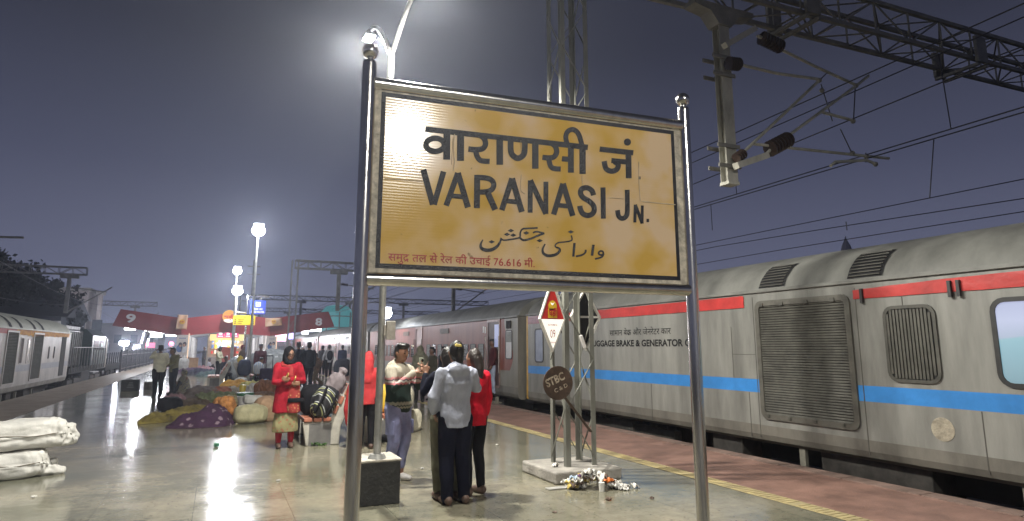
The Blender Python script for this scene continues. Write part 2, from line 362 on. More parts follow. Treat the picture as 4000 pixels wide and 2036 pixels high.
# English line
for a in ([(664,702),(785,1150)],70),([(922,727),(800,1150)],66),([(1105,745),(955,1162)],66),([(1105,745),(1234,1186)],70),([(1015,1036),(1190,1052)],55),([(1352,770),(1347,1195)],70),([(1797,815),(1665,1220)],66),([(1797,815),(1922,1243)],68),([(1705,1100),(1880,1118)],55),([(1480,985),(1582,1215)],72):
    stroke(A3,a[0],a[1])
stroke(A3,[(1350,802),(1480,812),(1545,848),(1563,900),(1540,955),(1470,985),(1350,990)],62,True)
for a in ([(64,840),(62,1252)],58),([(64,838),(264,1268)],62),([(263,857),(263,1268)],56),([(482,880),(362,1276)],64),([(482,880),(607,1294)],66),([(410,1155),(565,1172)],54),([(993,930),(998,1328)],58),([(1405,1150),(1400,1376)],35),([(1405,1150),(1494,1390)],37),([(1496,1160),(1493,1391)],34):
    stroke(A4,a[0],a[1])
stroke(A4,[(872,1030),(850,970),(788,934),(722,950),(706,1002),(737,1057),(810,1102),(866,1155),(882,1215),(856,1268),(795,1288),(735,1263),(704,1205),(697,1165)],62,True)
stroke(A4,[(1302,960),(1304,1230),(1286,1300),(1240,1326),(1195,1300),(1178,1220)],56,True)
put([A4(1548,1330),A4(1582,1332),A4(1582,1374),A4(1548,1372)])
# Urdu line
A5=crop(1450,850,.3882); thick=lambda t:.35+.9*math.sin(math.pi*min(1,t*1.02))
stroke(A5,[(1120,225),(1098,270),(1105,310),(1150,330),(1210,325),(1265,290),(1295,240),(1300,205)],26,True,thick)
stroke(A5,[(1297,212),(1330,230),(1400,222),(1440,216),(1490,200),(1496,150),(1520,118),(1570,112),(1670,107)],15,True)
stroke(A5,[(1490,205),(1530,230),(1600,215),(1660,190),(1737,160)],19,True); stroke(A5,[(1622,157),(1660,145),(1737,162)],15,True)
stroke(A5,[(1745,268),(1720,320),(1730,365),(1780,387),(1850,375),(1890,340),(1885,312),(1850,298),(1850,275),(1880,255),(1940,248),(1990,240),(2015,225),(2008,182)],22,True,lambda t:.55+.7*math.sin(math.pi*min(1,t*1.9))if t<.53 else .6)
stroke(A5,[(2040,258),(2028,396)],22); stroke(A5,[(2230,276),(2215,386)],24)
stroke(A5,[(2152,326),(2147,355),(2112,380),(2052,393)],17,True); stroke(A5,[(2332,378),(2325,345),(2298,340),(2282,362),(2305,380),(2330,372),(2310,402),(2245,419)],17,True)
for c in ((1208,247),(1362,172),(1424,180),(1400,134),(1555,158),(1690,235),(2003,147)): put([A5(c[0]-32,c[1]),A5(c[0],c[1]-17),A5(c[0]+32,c[1]),A5(c[0],c[1]+17)])
lm.build('lettering',blk,sb)
m=MB(); a0,z0=onS(*A5(165,447)); a1,z1=onS(*A5(1640,497))
text(m,'समुद तल से रेल की उचाई 76.616 मी.',S(a0,z0-.012,.008),ES,(0,0,1),a1-a0,.088,.006)
q=[onS(*A5(*p)) for p in ((352,418),(330,440),(338,444),(362,424))]; m.add([S(*p,.0125) for p in q],[(0,1,2,3)])
m.build('height_note',mat('faded red vinyl',(.42,.03,.03),.35,0,.2,9),sb)
m=MB()   # creases and tears of the vinyl
for cr,pts,wd in ((A3,[(165,818),(420,835),(660,852)],9),(A3,[(1062,250),(1050,420),(1060,600),(1045,720)],12),(A3,[(1040,300),(1032,480),(1025,640)],6),(A3,[(1908,330),(1910,500)],6),(A3,[(1915,770),(1905,960),(1960,1010)],8),(A4,[(1450,600),(1452,880),(1470,1110)],9),(A4,[(1490,1108),(1700,1130),(1915,1150)],12),(A4,[(1060,1060),(1260,1075)],8),(A4,[(722,780),(727,890)],7)):
    Lf,Rt=ribbon(pts,wd,True); n=len(Lf); m.add([S(*onS(*cr(*p)),.0125) for p in Lf]+[S(*onS(*cr((Lf[i][0]+Rt[i][0])/2,(Lf[i][1]+Rt[i][1])/2)),.0155) for i in range(n)]+[S(*onS(*cr(*p)),.0125) for p in Rt],[(i,n+i,n+i+1,i+1) for i in range(n-1)]+[(n+i,2*n+i,2*n+i+1,n+i+1) for i in range(n-1)])
each(m,'vinyl_crease',mat('lifted pale vinyl',(.72,.6,.42),.2,0,.2,12),sb,smooth=70)

# ================================================================== LAMP POSTS
M_pole=mat('galvanised pole',(.40,.40,.38),.45,.6,.25,6,.15,30)
M_head=mat('lamp housing grey',(.22,.22,.23),.5,.5,.2,6)
M_lens=emit('cool white lamp lens',(.86,.92,1.),30)
M_black=mat('black painted concrete',(.018,.018,.017),.55,0,.5,6,.4,30)
def point(name,loc,power,parent=None,col=(.90,.94,1.),r=.14,spot=None):
    l=bpy.data.lights.new(name,'SPOT' if spot else 'POINT'); l.energy=power*LP; l.color=col; l.shadow_soft_size=r
    if spot: l.spot_size=R(spot); l.spot_blend=.25
    o=bpy.data.objects.new(name,l); C.objects.link(o)
    if parent is not None: o.parent=parent; o.location=V(loc)-ORG[parent.name]
    else: o.location=loc
    return o
WARM=(1.,.97,.88)
def lamp_head(t,p,d,power,sz=(.5,.22),light=True,tilt=10,warm=False):
    p=V(p); d=V(d).normalized(); s_=V((-d.y,d.x,0)); up=(V((0,0,1))*math.cos(R(tilt))-d*math.sin(R(tilt))).normalized(); f=s_.cross(up); 
    m=MB(); h=[]
    for k,(a,b_) in ((0,(1,1)),(.05,(.9,.85)),(.08,(.6,.5))): h.append([p+f*(i*sz[0]/2*a)+s_*(j*sz[1]/2*b_)+up*k for i,j in((-1,-1),(1,-1),(1,1),(-1,1))])
    vs=sum(h,[]); m.add(vs,[(3,2,1,0),(8,9,10,11)]+[(4*k+i,4*k+(i+1)%4,4*k+4+(i+1)%4,4*k+4+i) for k in (0,1) for i in range(4)])
    hd=m.build('lamp_head',M_head,t,bev=.008)
    m=MB(); m.add([p+f*(i*sz[0]*.44)+s_*(j*sz[1]*.42)-up*k for k in (.004,.03) for i,j in((-1,-1),(1,-1),(1,1),(-1,1))],[(3,2,1,0),(4,5,6,7),(0,1,5,4),(1,2,6,5),(2,3,7,6),(3,0,4,7)])
    m.build('lens',M_lens,hd)
    if light:
        lo=point('lamp_light',p-up*.10,power,t,WARM if warm else (.90,.94,1.),.13,172 if warm else None)
        if warm: lo.rotation_euler=V((0,0,-1)).rotation_difference(-up).to_euler()
def bent(p0,p1,rise):                              # arm that climbs out of the pole top and levels off
    p0,p1=V(p0),V(p1); return [V((p0.x+(p1.x-p0.x)*t/8,p0.y+(p1.y-p0.y)*t/8,p0.z+(p1.z-p0.z)*math.sin(t/8*math.pi/2))) for t in range(9)]
def tall_lamp(label,x,y,zt,arms,power,pl,r=.041):
    t=thing('lamp_post',label,'lamp post',(x,y,0),'lamp posts along the platform')
    m=MB(); m.tube([(x,y,pl),(x,y,zt*.55),(x,y,zt-.35)],[r,r*.95,r*.85],14); m.tube([(x,y,zt-.37),(x,y,zt)],r*1.05,14); m.build('pole',M_pole,t,smooth=40)
    for ax,ay,az in arms:
        m=MB(); m.tube(bent((x,y,zt-.1),(ax,ay,az+.05),0),.03,8); m.build('arm',M_pole,t,smooth=60)
        d=V((ax-x,ay-y,0)); lamp_head(t,(ax,ay,az),d,power*(2.3 if ay>8 else 1),(.34,.15),warm=True)
    return t
P1=(1.63,7.14)
t=tall_lamp('grey lamp post on a tall black block right behind the name board',P1[0],P1[1],5.12,[(1.80,6.35,5.62),(1.64,8.6,5.95)],430,.43)
m=MB(); m.bx(1.40,1.86,7.02,7.5,0,.43); m.build('plinth',[M_black],t,bev=.012)
m=MB(); m.bx(1.39,1.87,7.01,7.51,.43,.455); m.build('plinth_top',mat('pale cement cap',(.36,.33,.28),.8,0,.3,9,.5,40),t,bev=.01)
m=MB(); m.tube([(1.63,7.14,.455),(1.63,7.14,.50)],[.1,.075],14); m.build('pole_collar',M_pole,t,smooth=40)
m=MB(); m.bx(1.665,1.765,7.05,7.10,1.70,1.90); m.bx(1.64,1.67,7.07,7.10,1.74,1.86); m.build('junction_box',mat('rusty white box',(.42,.40,.36),.6,0,.2,9,.2,40,col2=(.30,.25,.21)),t,bev=.006)
t=tall_lamp('lamp post further back along the platform than the name board, behind the viewer',2.05,-5.2,5.0,[(2.02,-3.87,5.88),(2.08,-6.7,5.88)],520,0)
def mast_lamp(label,x,y,zt,power,zb=0,hd=True,r=.06):
    t=thing('lamp_post',label,'lamp post',(x,y,zb),'lamp posts along the platform')
    m=MB(); m.tube([(x,y,zb),(x,y,zt-.1)],[r,r*.7],10); m.build('pole',M_pole,t,smooth=40)
    lamp_head(t,(x,y-.1,zt+.12),(0,-1,0),power,(.56,.44),tilt=35,light=False); point('lamp_light',(x,y-.48,zt-.12),power,t,(.93,.95,1.),.12)
    m=MB(); m.sph((x,y-.16,zt),(.27,.20,.24),16,10); m.build('glare_dome',M_lens,t,smooth=60); return t
q=onY(663*K,583*K,29.6)
mast_lamp('tall thin lamp post standing in a small round plinth beside the luggage',1.23,29.6,q.z,330)
q=onY(597*K,733*K,38); pB=(q.x,38.)
mast_lamp('lamp post whose pole carries one end of the yellow direction sign',q.x,38,q.z,330)
q=onY(597*K,683*K,46); mast_lamp('lamp post rising just above the lamp of the yellow direction sign',q.x,46,q.z,380)
q=onY(972*K,790*K,30); mast_lamp('lamp on a pole close to the maroon coaches, half hidden by the near lamp post',7.0,30,q.z+.02,45)
# ================================================================== TRAINS
M_grey=mat('grey coach paint',(.20,.198,.18),.42,0,.36,1.5,.08,14,stretch=(1,1.7,.28),det=10)
M_skirt=mat('dirty grey skirt',(.135,.125,.105),.6,0,.35,2,.1,30,stretch=(1,1,.4))
M_blue=mat('blue stripe paint',(.035,.20,.52),.4,0,.15,3)
M_roof=mat('grey coach roof',(.16,.16,.145),.55,0,.35,1.1,.1,20,stretch=(1,1.2,.5))
M_dark=mat('black underframe',(.012,.012,.012),.7,0,.5,5)
M_rub=mat('dark rubber',(.02,.02,.02),.5,0,.3,9)
M_slat=mat('dark louvre slats',(.085,.082,.07),.45,.3,.3,6)
M_redb=mat('red banner cloth',(.40,.026,.022),.55,0,.25,2.2,.25,14)
M_black2=mat('black stencil paint',(.010,.010,.012),.8,0,.3,6,spec=.15)
M_hole=mat('unlit opening',(.008,.008,.009),.8,0,.3,5)
M_ug=mat('grimy bogie steel',(.05,.045,.04),.7,.3,.5,5)
ROOF=[(.02,2.50),(.10,2.66),(.25,2.82),(.50,2.96),(.85,3.07),(1.25,3.13),(1.62,3.15)]
def sheet(mb,X,s,Y0,Y1,rows,seg=1):                # side wall strips; rows: (off,z,slot of the strip above)
    for i in range(len(rows)-1):
        a,b=rows[i],rows[i+1]; mb.mi=a[2]
        q=[(X+s*a[0],Y0,a[1]),(X+s*a[0],Y1,a[1]),(X+s*b[0],Y1,b[1]),(X+s*b[0],Y0,b[1])]
        mb.add(q if s<0 else q[::-1],[(0,1,2,3)])
    mb.mi=0
def rrect(y0,y1,z0,z1,r,n=5):
    o=[]
    for cy,cz,a in ((y1-r,z1-r,0),(y0+r,z1-r,90),(y0+r,z0+r,180),(y1-r,z0+r,270)):
        for k in range(n): t=R(a+90*k/(n-1)); o.append((cy+r*math.cos(t),cz+r*math.sin(t)))
    return o
def ring(mb,o,i,fn,a,b):                           # frame between two outlines with equal counts
    n=len(o); vs=[fn(*p,a) for p in o]+[fn(*p,b) for p in o]+[fn(*p,b) for p in i]+[fn(*p,a) for p in i]
    mb.add(vs,[(k*n+j,k*n+(j+1)%n,((k+1)%4)*n+(j+1)%n,((k+1)%4)*n+j) for k in range(4) for j in range(n)])
def coach_shell(t,X,s,Y0,Y1,rows,mats,roofm,roof=ROOF,wd=3.24,dz=0,lab=None):
    m=MB(); sheet(m,X,s,Y0,Y1,rows); sheet(m,X+s*wd,-s,Y0,Y1,rows)
    pr=[(X+s*a,z) for a,z,_ in rows]; pr2=pr+[(X+s*(wd-a),z) for a,z,_ in rows[::-1]]
    m.mi=0
    for y in (Y0,Y1): m.add([(x,y,z) for x,z in pr2],[tuple(range(len(pr2)))])
    m.mi=0; m.add([(X+s*rows[0][0],Y0,rows[0][1]),(X+s*(wd-rows[0][0]),Y0,rows[0][1]),(X+s*(wd-rows[0][0]),Y1,rows[0][1]),(X+s*rows[0][0],Y1,rows[0][1])],[(0,1,2,3)])
    b=m.build('body',mats,t)
    rf=[(a,z+dz) for a,z in roof]; prof=[(X+s*a,z) for a,z in rf]+[(X+s*(wd-a),z) for a,z in rf[-2::-1]]
    m=MB(); n=len(prof); ny=max(2,int((Y1-Y0)/3)); m.grid([[ (x,Y0+(Y1-Y0)*k/ny,z) for x,z in prof] for k in range(ny+1)])
    for y in (Y0,Y1): m.add([(x,y,z) for x,z in prof],[tuple(range(n))])
    zg=rf[0][1]; m.bx(min(X-s*.035,X+s*.02),max(X-s*.035,X+s*.02),Y0,Y1,zg-.035,zg+.01)
    r=m.build('roof',roofm,t,smooth=45); return b,r
def bogie(t,X,s,Yc,wd=3.24):
    xc=X+s*wd/2; b=None
    for k in (-1,1):
        m=MB(); x=xc+k*1.15; m.bx(x-.09,x+.09,Yc-1.75,Yc+1.75,-.22,.02); m.bx(x-.14,x+.14,Yc-.45,Yc+.45,-.38,.08)
        for a in (-1.28,1.28): m.bx(x-.16,x+.16,Yc+a-.17,Yc+a+.17,-.48,-.15); m.tube([(x,Yc+a-.28,-.3),(x,Yc+a-.28,.1)],.09,10); m.tube([(x,Yc+a+.28,-.3),(x,Yc+a+.28,.1)],.09,10)
        q=m.build('bogie_frame',M_ug,t,smooth=40); b=b or q
    for a in (-1.28,1.28):
        m=MB()
        for k in (-1,1): m.tube([(xc+k*.76,Yc+a,-.32),(xc+k*.90,Yc+a,-.32)],.46,24)
        m.tube([(xc-.8,Yc+a,-.32),(xc+.8,Yc+a,-.32)],.08,10); m.build('wheelset',M_ug,b,smooth=40)
def gear(t,X,s,Y0,Y1,seed,wd=3.24,z0=.2):
    rnd=random.Random(seed); m=MB(); m.bx(min(X+s*.6,X+s*(wd-.6)),max(X+s*.6,X+s*(wd-.6)),Y0+.3,Y1-.3,-.15,z0+.02); m.build('underframe',M_dark,t)
    y=Y0+5
    while y<Y1-6:
        L=rnd.uniform(.5,1.8); h=rnd.uniform(.3,.55); m=MB(); a,b=sorted((X+s*.18,X+s*.8)); m.bx(a,b,y,y+L,z0-h,z0-.01); m.build('equipment_box',M_ug,t,bev=.02)
        m=MB(); m.bx(*sorted((X+s*.1,X+s*.16)),y+L+.2,y+L+.3,z0-.4,z0-.01); m.bx(*sorted((X+s*.1,X+s*.14)),y+L+.1,y+L+.5,z0-.44,z0-.38); m.build('step_bracket',mat('dusty step steel',(.17,.16,.13),.6,.2,.3,8),t)
        y+=L+rnd.uniform(.7,2.)
def window(t,X,s,y0,y1,z0,z1,pane,r=.08,fr=.05,proud=.012,frm=None,bars=0):
    fn=lambda y,z,d:(X-s*d,y,z); m=MB(); ring(m,rrect(y0-fr,y1+fr,z0-fr,z1+fr,r+fr),rrect(y0,y1,z0,z1,r),fn,-.02,proud)
    w_=m.build('window',frm or M_rub,t)
    m=MB(); m.add([fn(y,z,.004) for y,z in rrect(y0,y1,z0,z1,r)],[tuple(range(20))] if s<0 else [tuple(range(19,-1,-1))])
    m.build('pane',pane,w_)
    if bars:
        m=MB()
        for k in range(bars): z=z0+(z1-z0)*(k+.5)/bars; m.bx(*sorted((X-s*.006,X-s*.016)),y0,y1,z-.009,z+.009)
        m.build('window_bars',M_slat,w_)
    return w_
X1=7.73
# ---- grey generator coach
t=thing('generator_coach','dirty grey generator coach with blue stripe, red cloth band and big louvred door','train coach',(X1+1.62,4.4,-.78))
rows=[(.10,.17,0),(.03,.22,0),(0,.30,0),(0,.44,1),(0,.925,2),(0,1.125,1),(0,2.47,1),(.02,2.50,1)]
body,roof=coach_shell(t,X1,1,-7.4,16.22,rows,[M_skirt,M_grey,M_blue],M_roof)
gear(t,X1,1,-7.4,16.2,3); bogie(t,X1,1,12.2); bogie(t,X1,1,-3.4)
fn=lambda y,z,d:(X1-d,y,z)
m=MB(); ring(m,rrect(6.08,7.78,.54,2.33,.12),rrect(6.16,7.70,.62,2.25,.06),fn,-.02,.03)
g=m.build('louvre_door',mat('louvre frame',(.10,.095,.08),.5,.2,.3,6),t)
m=MB(); m.add([fn(y,z,.002) for y,z in ((6.14,.60),(7.72,.60),(7.72,2.27),(6.14,2.27))],[(3,2,1,0)]); m.build('backing',M_hole,g)
m=MB(); nz_=44
for k in range(nz_):
    z=.63+(2.24-.63)*k/(nz_-1); m.add([fn(y,zz,d) for y,zz,d in ((6.16,z-.008,.022),(7.70,z-.008,.022),(7.70,z+.017,.006),(6.16,z+.017,.006),(6.16,z-.014,.016),(7.70,z-.014,.016))],[(3,2,1,0),(0,1,5,4)])
m.build('slats',M_slat,g)
m=MB()
for y in (6.3,6.75,7.2,7.6): m.bx(X1-.045,X1-.02,y,y+.07,2.24,2.29); m.bx(X1-.045,X1-.02,y,y+.05,.575,.61)
each(m,'clasp',M_slat,g)
m=MB(); ring(m,rrect(4.95,5.62,1.19,2.13,.13),rrect(4.99,5.58,1.23,2.09,.10),fn,-.02,.022); g=m.build('louvre_window',M_slat,t)
m=MB(); m.add([fn(y,z,.002) for y,z in rrect(4.99,5.58,1.23,2.09,.1)],[tuple(range(19,-1,-1))]); m.build('backing',M_hole,g)
m=MB()
for k in range(13):
    y=5.01+k*.0445; m.bx(X1-.02,X1-.004,y,y+.03,1.24+(.05 if k in(0,12) else 0),2.08-(.05 if k in(0,12) else 0))
m.build('slats',M_slat,g)
# lit saloon window
def lit_mat():
    m=bpy.data.materials.new('lit compartment'); m.use_nodes=True; nt=m.node_tree; b=nt.nodes['Principled BSDF']; L=nt.links.new
    tc=N(nt,'TexCoord'); s_=N(nt,'SeparateXYZ'); L(tc.outputs['Object'],s_.inputs[0]); nz=N(nt,'TexNoise'); nz.inputs['Scale'].default_value=4; L(tc.outputs['Object'],nz.inputs['Vector'])
    ad=N(nt,'Math',operation='MULTIPLY_ADD'); L(nz.outputs[0],ad.inputs[0]); ad.inputs[1].default_value=.06; L(s_.outputs[2],ad.inputs[2])
    r=N(nt,'ValToRGB'); r.color_ramp.interpolation='LINEAR'; el=r.color_ramp.elements; el[0].position=.0; el[0].color=(.20,.36,.42,1); el[1].position=1; el[1].color=(.52,.55,.80,1)
    for p_,c_ in ((.50,(.30,.55,.64,1)),(.54,(.33,.58,.66,1)),(.56,(.48,.55,.72,1)),(.75,(.62,.66,.9,1))): q=el.new(p_); q.color=c_
    mr=N(nt,'MapRange'); mr.inputs[1].default_value=1.25+.78; mr.inputs[2].default_value=2.15+.78; L(ad.outputs[0],mr.inputs[0]); L(mr.outputs[0],r.inputs[0])
    L(r.outputs[0],b.inputs['Emission Color']); b.inputs['Emission Strength'].default_value=.75; b.inputs['Base Color'].default_value=(.1,.12,.14,1); b.inputs['Roughness'].default_value=.12
    return m
window(t,X1,1,3.0,4.30,1.24,2.10,lit_mat(),.10,.05,.02)
window(t,X1,1,.6,1.9,1.24,2.10,M_hole,.10,.05,.02)
M_pglass=mat('pale frosted window',(.24,.27,.36),.25,0,.15,5)
window(t,X1,1,15.24,15.68,1.25,2.07,M_pglass,.07,.035,.012)
# red cloth band (two lengths, sagging)
for ya,yb,za,zb in ((8.02,15.2,2.245,2.435),(-2.0,6.02,2.25,2.42)):
    m=MB(); rows_=[]; n=60
    for i in range(n+1):
        y=ya+(yb-ya)*i/n; top=zb-(.05*max(0,(y-3.5)/2.5)**2 if yb<7 else 0)+.006*noise.noise(V((y*3,0,0))); rows_.append([(X1-.012-.010*abs(noise.noise(V((y*2.2,k*1.5,4)))),y,za+(top-za)*k/4+.004*noise.noise(V((y*4,k,9)))) for k in range(5)])
    m.grid(rows_); m.build('red_band',M_redb,t,smooth=80)
m=MB()
for y in (5.88,4.74,4.64): m.bx(X1-.05,X1-.013,y-.018,y+.018,2.19,2.38)
each(m,'band_hook',M_rub,t)
# roof vents follow the roof curve
def vent(t,Xs,s,y0,y1,roofp,k0,k1,nm='roof_vent',slats=8,mm=None):
    pts=[(a,z) for a,z in roofp]; 
    def at(u):
        u=u*(len(pts)-1); i=min(int(u),len(pts)-2); f=u-i; return pts[i][0]+(pts[i+1][0]-pts[i][0])*f,pts[i][1]+(pts[i+1][1]-pts[i][1])*f
    m=MB(); g=[]
    for j in range(9): 
        a,z=at(k0+(k1-k0)*j/8); g.append([(Xs+s*(a-.008),y0,z+.006),(Xs+s*(a-.008),y1,z+.006)])
    m.grid(g); v_=m.build(nm,mm or M_hole,t)
    if slats:
        m=MB()
        for j in range(slats):
            a,z=at(k0+(k1-k0)*(j+.5)/slats); m.bar((Xs+s*(a-.02),y0+.03,z+.012),(Xs+s*(a-.02),y1-.03,z+.012),.022,.012)
        m.build('vent_slats',M_slat,v_)
for y0,y1 in ((7.2,7.72),(5.6,6.12)): vent(t,X1,1,y0,y1,ROOF,.03,.42)
m=MB(); m.tube([(X1-.001,5.02,.68),(X1-.006,5.02,.68)],.135,20); m.build('round_hatch',mat('patched putty',(.30,.265,.20),.7,0,.35,9,.6,25),t)
m=MB()
for y,z0,z1 in ((8.03,.25,.92),(4.57,.25,.92),(8.35,1.13,1.95),(9.15,1.13,2.2),(6.0,.25,2.4),(7.84,.25,2.4),(10.6,.25,.92),(13.4,.25,.92),(5.35,2.13,2.24)): m.bx(X1-.003,X1+.001,y-.006,y+.006,z0,z1)
m.bx(X1-.003,X1+.001,7.85,8.35,1.50,1.508)
each(m,'panel_seam',mat('dark seam grime',(.07,.065,.055),.8,0,.3,6),t)
m=MB(); m.bx(X1-.006,X1+.02,16.14,16.225,.25,2.46); m.build('yellow_edge',mat('worn yellow edge',(.45,.26,.03),.5,0,.3,5),t)
m=MB(); m.bx(X1-.004,X1+.001,15.2,16.13,2.235,2.44); m.build('maroon_flash',mat('maroon flash paint',(.20,.05,.07),.3,0,.3,5),t)
m=MB(); text(m,'सामान बेक और जेनरेटर कार',(X1,12.03,1.86),(0,-1,0),(0,0,1),2.10,.155,.004)
m.add([(X1-.006,y,z) for y,z in ((11.36,1.885),(11.30,1.858),(11.285,1.868),(11.345,1.893))],[(0,1,2,3)])
m.build('lettering',M_black2,t); m=MB(); text(m,'LUGGAGE BRAKE & GENERATOR CAR',(X1,12.84,1.63),(0,-1,0),(0,0,1),3.74,.135,.03)
m.build('lettering',M_black2,t)
# bellows and couplings
def gangway(t,X,s,y0,y1,wd=3.24):
    m=MB(); xc=X+s*wd/2
    for k in range(5):
        y=y0+(y1-y0)*k/5; h=.62+(k%2)*.06; m.bx(xc-h,xc+h,y,y+(y1-y0)/5,.35,2.75+(k%2)*.05)
    m.bx(xc-1.4,xc+1.4,y0,y1,.1,.3); m.bx(xc-.2,xc+.2,y0,y1,-.1,.1); m.build('gangway',M_rub,t,bev=.02)
gangway(t,X1,1,16.23,16.78)
# ---- maroon coaches
def maroon_mat(nm,ymax,flip=False):
    m=bpy.data.materials.new(nm); m.use_nodes=True; nt=m.node_tree; b=nt.nodes['Principled BSDF']; L=nt.links.new
    tc=N(nt,'TexCoord'); s_=N(nt,'SeparateXYZ'); L(tc.outputs['Object'],s_.inputs[0])
    n1=N(nt,'TexNoise'); n1.inputs['Scale'].default_value=1.4; n1.inputs['Detail'].default_value=7; mp=N(nt,'Mapping'); mp.inputs['Scale'].default_value=(1,1.8,.25); L(tc.outputs['Object'],mp.inputs[0]); L(mp.outputs[0],n1.inputs['Vector'])
    r1=N(nt,'ValToRGB'); r1.color_ramp.elements[0].color=(.155,.042,.030,1); r1.color_ramp.elements[1].color=(.26,.080,.056,1); r1.color_ramp.elements[0].position=.3; r1.color_ramp.elements[1].position=.7; L(n1.outputs[0],r1.inputs[0])
    r2=N(nt,'ValToRGB'); r2.color_ramp.elements[0].color=(.15,.145,.12,1); r2.color_ramp.elements[1].color=(.25,.24,.205,1); r2.color_ramp.elements[0].position=.3; r2.color_ramp.elements[1].position=.7; L(n1.outputs[0],r2.inputs[0])
    za=N(nt,'Math',operation='GREATER_THAN'); L(s_.outputs[2],za.inputs[0]); za.inputs[1].default_value=.95+.78
    # the grey end: boundary y = ymax + wave(z)
    sn=N(nt,'Math',operation='MULTIPLY_ADD'); L(s_.outputs[2],sn.inputs[0]); sn.inputs[1].default_value=3.2; sn.inputs[2].default_value=-5.3
    s2=N(nt,'Math',operation='SINE'); L(sn.outputs[0],s2.inputs[0]); s3=N(nt,'Math',operation='MULTIPLY_ADD'); L(s2.outputs[0],s3.inputs[0]); s3.inputs[1].default_value=-.32; s3.inputs[2].default_value=ymax
    gy=N(nt,'Math',operation='GREATER_THAN'); L(s_.outputs[1],gy.inputs[0]); L(s3.outputs[0],gy.inputs[1])
    mu=N(nt,'Math',operation='MULTIPLY'); L(za.outputs[0],mu.inputs[0]); L(gy.outputs[0],mu.inputs[1])
    mx=N(nt,'Mix',data_type='RGBA'); L(mu.outputs[0],mx.inputs[0]); L(r2.outputs[0],mx.inputs[6]); L(r1.outputs[0],mx.inputs[7]); L(mx.outputs[2],b.inputs['Base Color']); b.inputs['Roughness'].default_value=.42; b.inputs['Specular IOR Level'].default_value=.25
    return m
M_mar=maroon_mat('maroon and grey coach paint',-9.25)
M_shut=mat('grey window shutter',(.16,.165,.15),.5,0,.3,6); M_gwin=mat('window glass dark',(.03,.035,.04),.15,0,.3,4); M_white=mat('white enamel',(.62,.62,.60),.4,0,.12,5)
L2=19.8; Y2=16.8
def maroon(label,Y0,detail=True):
    t=thing('maroon_coach',label,'train coach',(X1+1.62,Y0+L2/2,-.78),'maroon passenger coaches at the right platform')
    rows=[(.10,.17,0),(.03,.22,0),(0,.32,0),(0,.5,1),(0,2.44,1),(.02,2.48,1)]
    coach_shell(t,X1,1,Y0,Y0+L2,rows,[M_skirt,M_mar],M_roof); gear(t,X1,1,Y0,Y0+L2,int(Y0)); gangway(t,X1,1,Y0+L2+.01,Y0+L2+.5)
    if detail: bogie(t,X1,1,Y0+3.6); bogie(t,X1,1,Y0+L2-3.6)
    fn=lambda y,z,d:(X1-d,y,z)
    for k,yd in enumerate((1.28,9.5)):
        m=MB(); ring(m,[(Y0+yd,.42),(Y0+yd+1.02,.42),(Y0+yd+1.02,2.46),(Y0+yd,2.46)],[(Y0+yd+.06,.48),(Y0+yd+.96,.48),(Y0+yd+.96,2.38),(Y0+yd+.06,2.38)],fn,-.02,.018); d=m.build('doorway',mat('door post steel',(.20,.12,.10),.4,.2,.4,6),t)
        m=MB()
        if k==0:
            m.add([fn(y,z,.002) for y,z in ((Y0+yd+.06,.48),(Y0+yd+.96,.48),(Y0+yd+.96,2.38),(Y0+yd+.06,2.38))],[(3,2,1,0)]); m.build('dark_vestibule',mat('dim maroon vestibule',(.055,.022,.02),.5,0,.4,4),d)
            m=MB(); m.add([fn(y,z,.006) for y,z in ((Y0+yd+.10,1.62),(Y0+yd+.44,1.62),(Y0+yd+.44,2.3),(Y0+yd+.10,2.3))],[(3,2,1,0)]); m.build('lit_doorway_window',emit('bluish lit far window',(.5,.55,.85),.55),d)
        else:
            m.bx(X1-.004,X1+.01,Y0+yd+.06,Y0+yd+.96,.5,2.36); m.build('door',mat('maroon door',(.13,.03,.03),.3,0,.3,4),d)
        m=MB()
        for y in (Y0+yd-.03,Y0+yd+1.05): m.tube([(X1-.06,y,.85),(X1-.06,y,1.95)],.018,8)
        each(m,'grab_rail',steel,d,smooth=40)
        m=MB()
        for z in (.0,-.28): m.bx(X1-.14,X1+.1,Y0+yd+.1,Y0+yd+.92,z-.03,z)
        for y in (.1,.9): m.bx(X1-.1,X1+.0,Y0+yd+y,Y0+yd+y+.03,-.3,.16)
        m.build('step',mat('worn step edge',(.24,.22,.17),.6,.2,.3,8),d)
    m2=window(t,X1,1,Y0+.42,Y0+.84,1.30,2.08,mat('half white frosted pane',(.46,.46,.46),.3,0,.1,3),.06,.03); 
    m=MB(); m.bx(X1-.014,X1-.002,Y0+.44,Y0+.82,1.76,2.06); m.build('dark_upper_pane',M_shut,m2)
    ys=[2.62+.72*i for i in range(9)]+[10.75+.72*i for i in range(11)]
    for i,y in enumerate(ys):
        if y+.5>L2-.6: continue
        window(t,X1,1,Y0+y,Y0+y+.44,1.20,1.70,(M_shut,M_shut,M_gwin,M_shut,M_gwin)[i%5],.04,.022,.014,frm=M_mar if 0 else M_rub,bars=5 if detail else 0)
    m=MB(); m.bx(X1-.02,X1-.001,Y0+6.1,Y0+7.1,2.12,2.3); m.bx(X1-.02,X1-.001,Y0+11.6,Y0+12.6,2.12,2.3); each(m,'route_board',mat('dull brown board',(.10,.07,.05),.6,0,.4,6),t)
    m=MB(); m.bx(X1-.01,X1-.001,Y0+2.42,Y0+2.52,2.05,2.25); m.bx(X1-.01,X1-.001,Y0+2.58,Y0+2.68,2.07,2.27); each(m,'notice',M_white,t)
    m=MB(); m.bx(X1-.03,X1-.001,Y0+.48,Y0+.78,2.16,2.38); m.build('vent_grille',M_hole,t)
    return t
r0=maroon('nearest maroon and grey passenger coach, with an open door a man stands in',Y2)
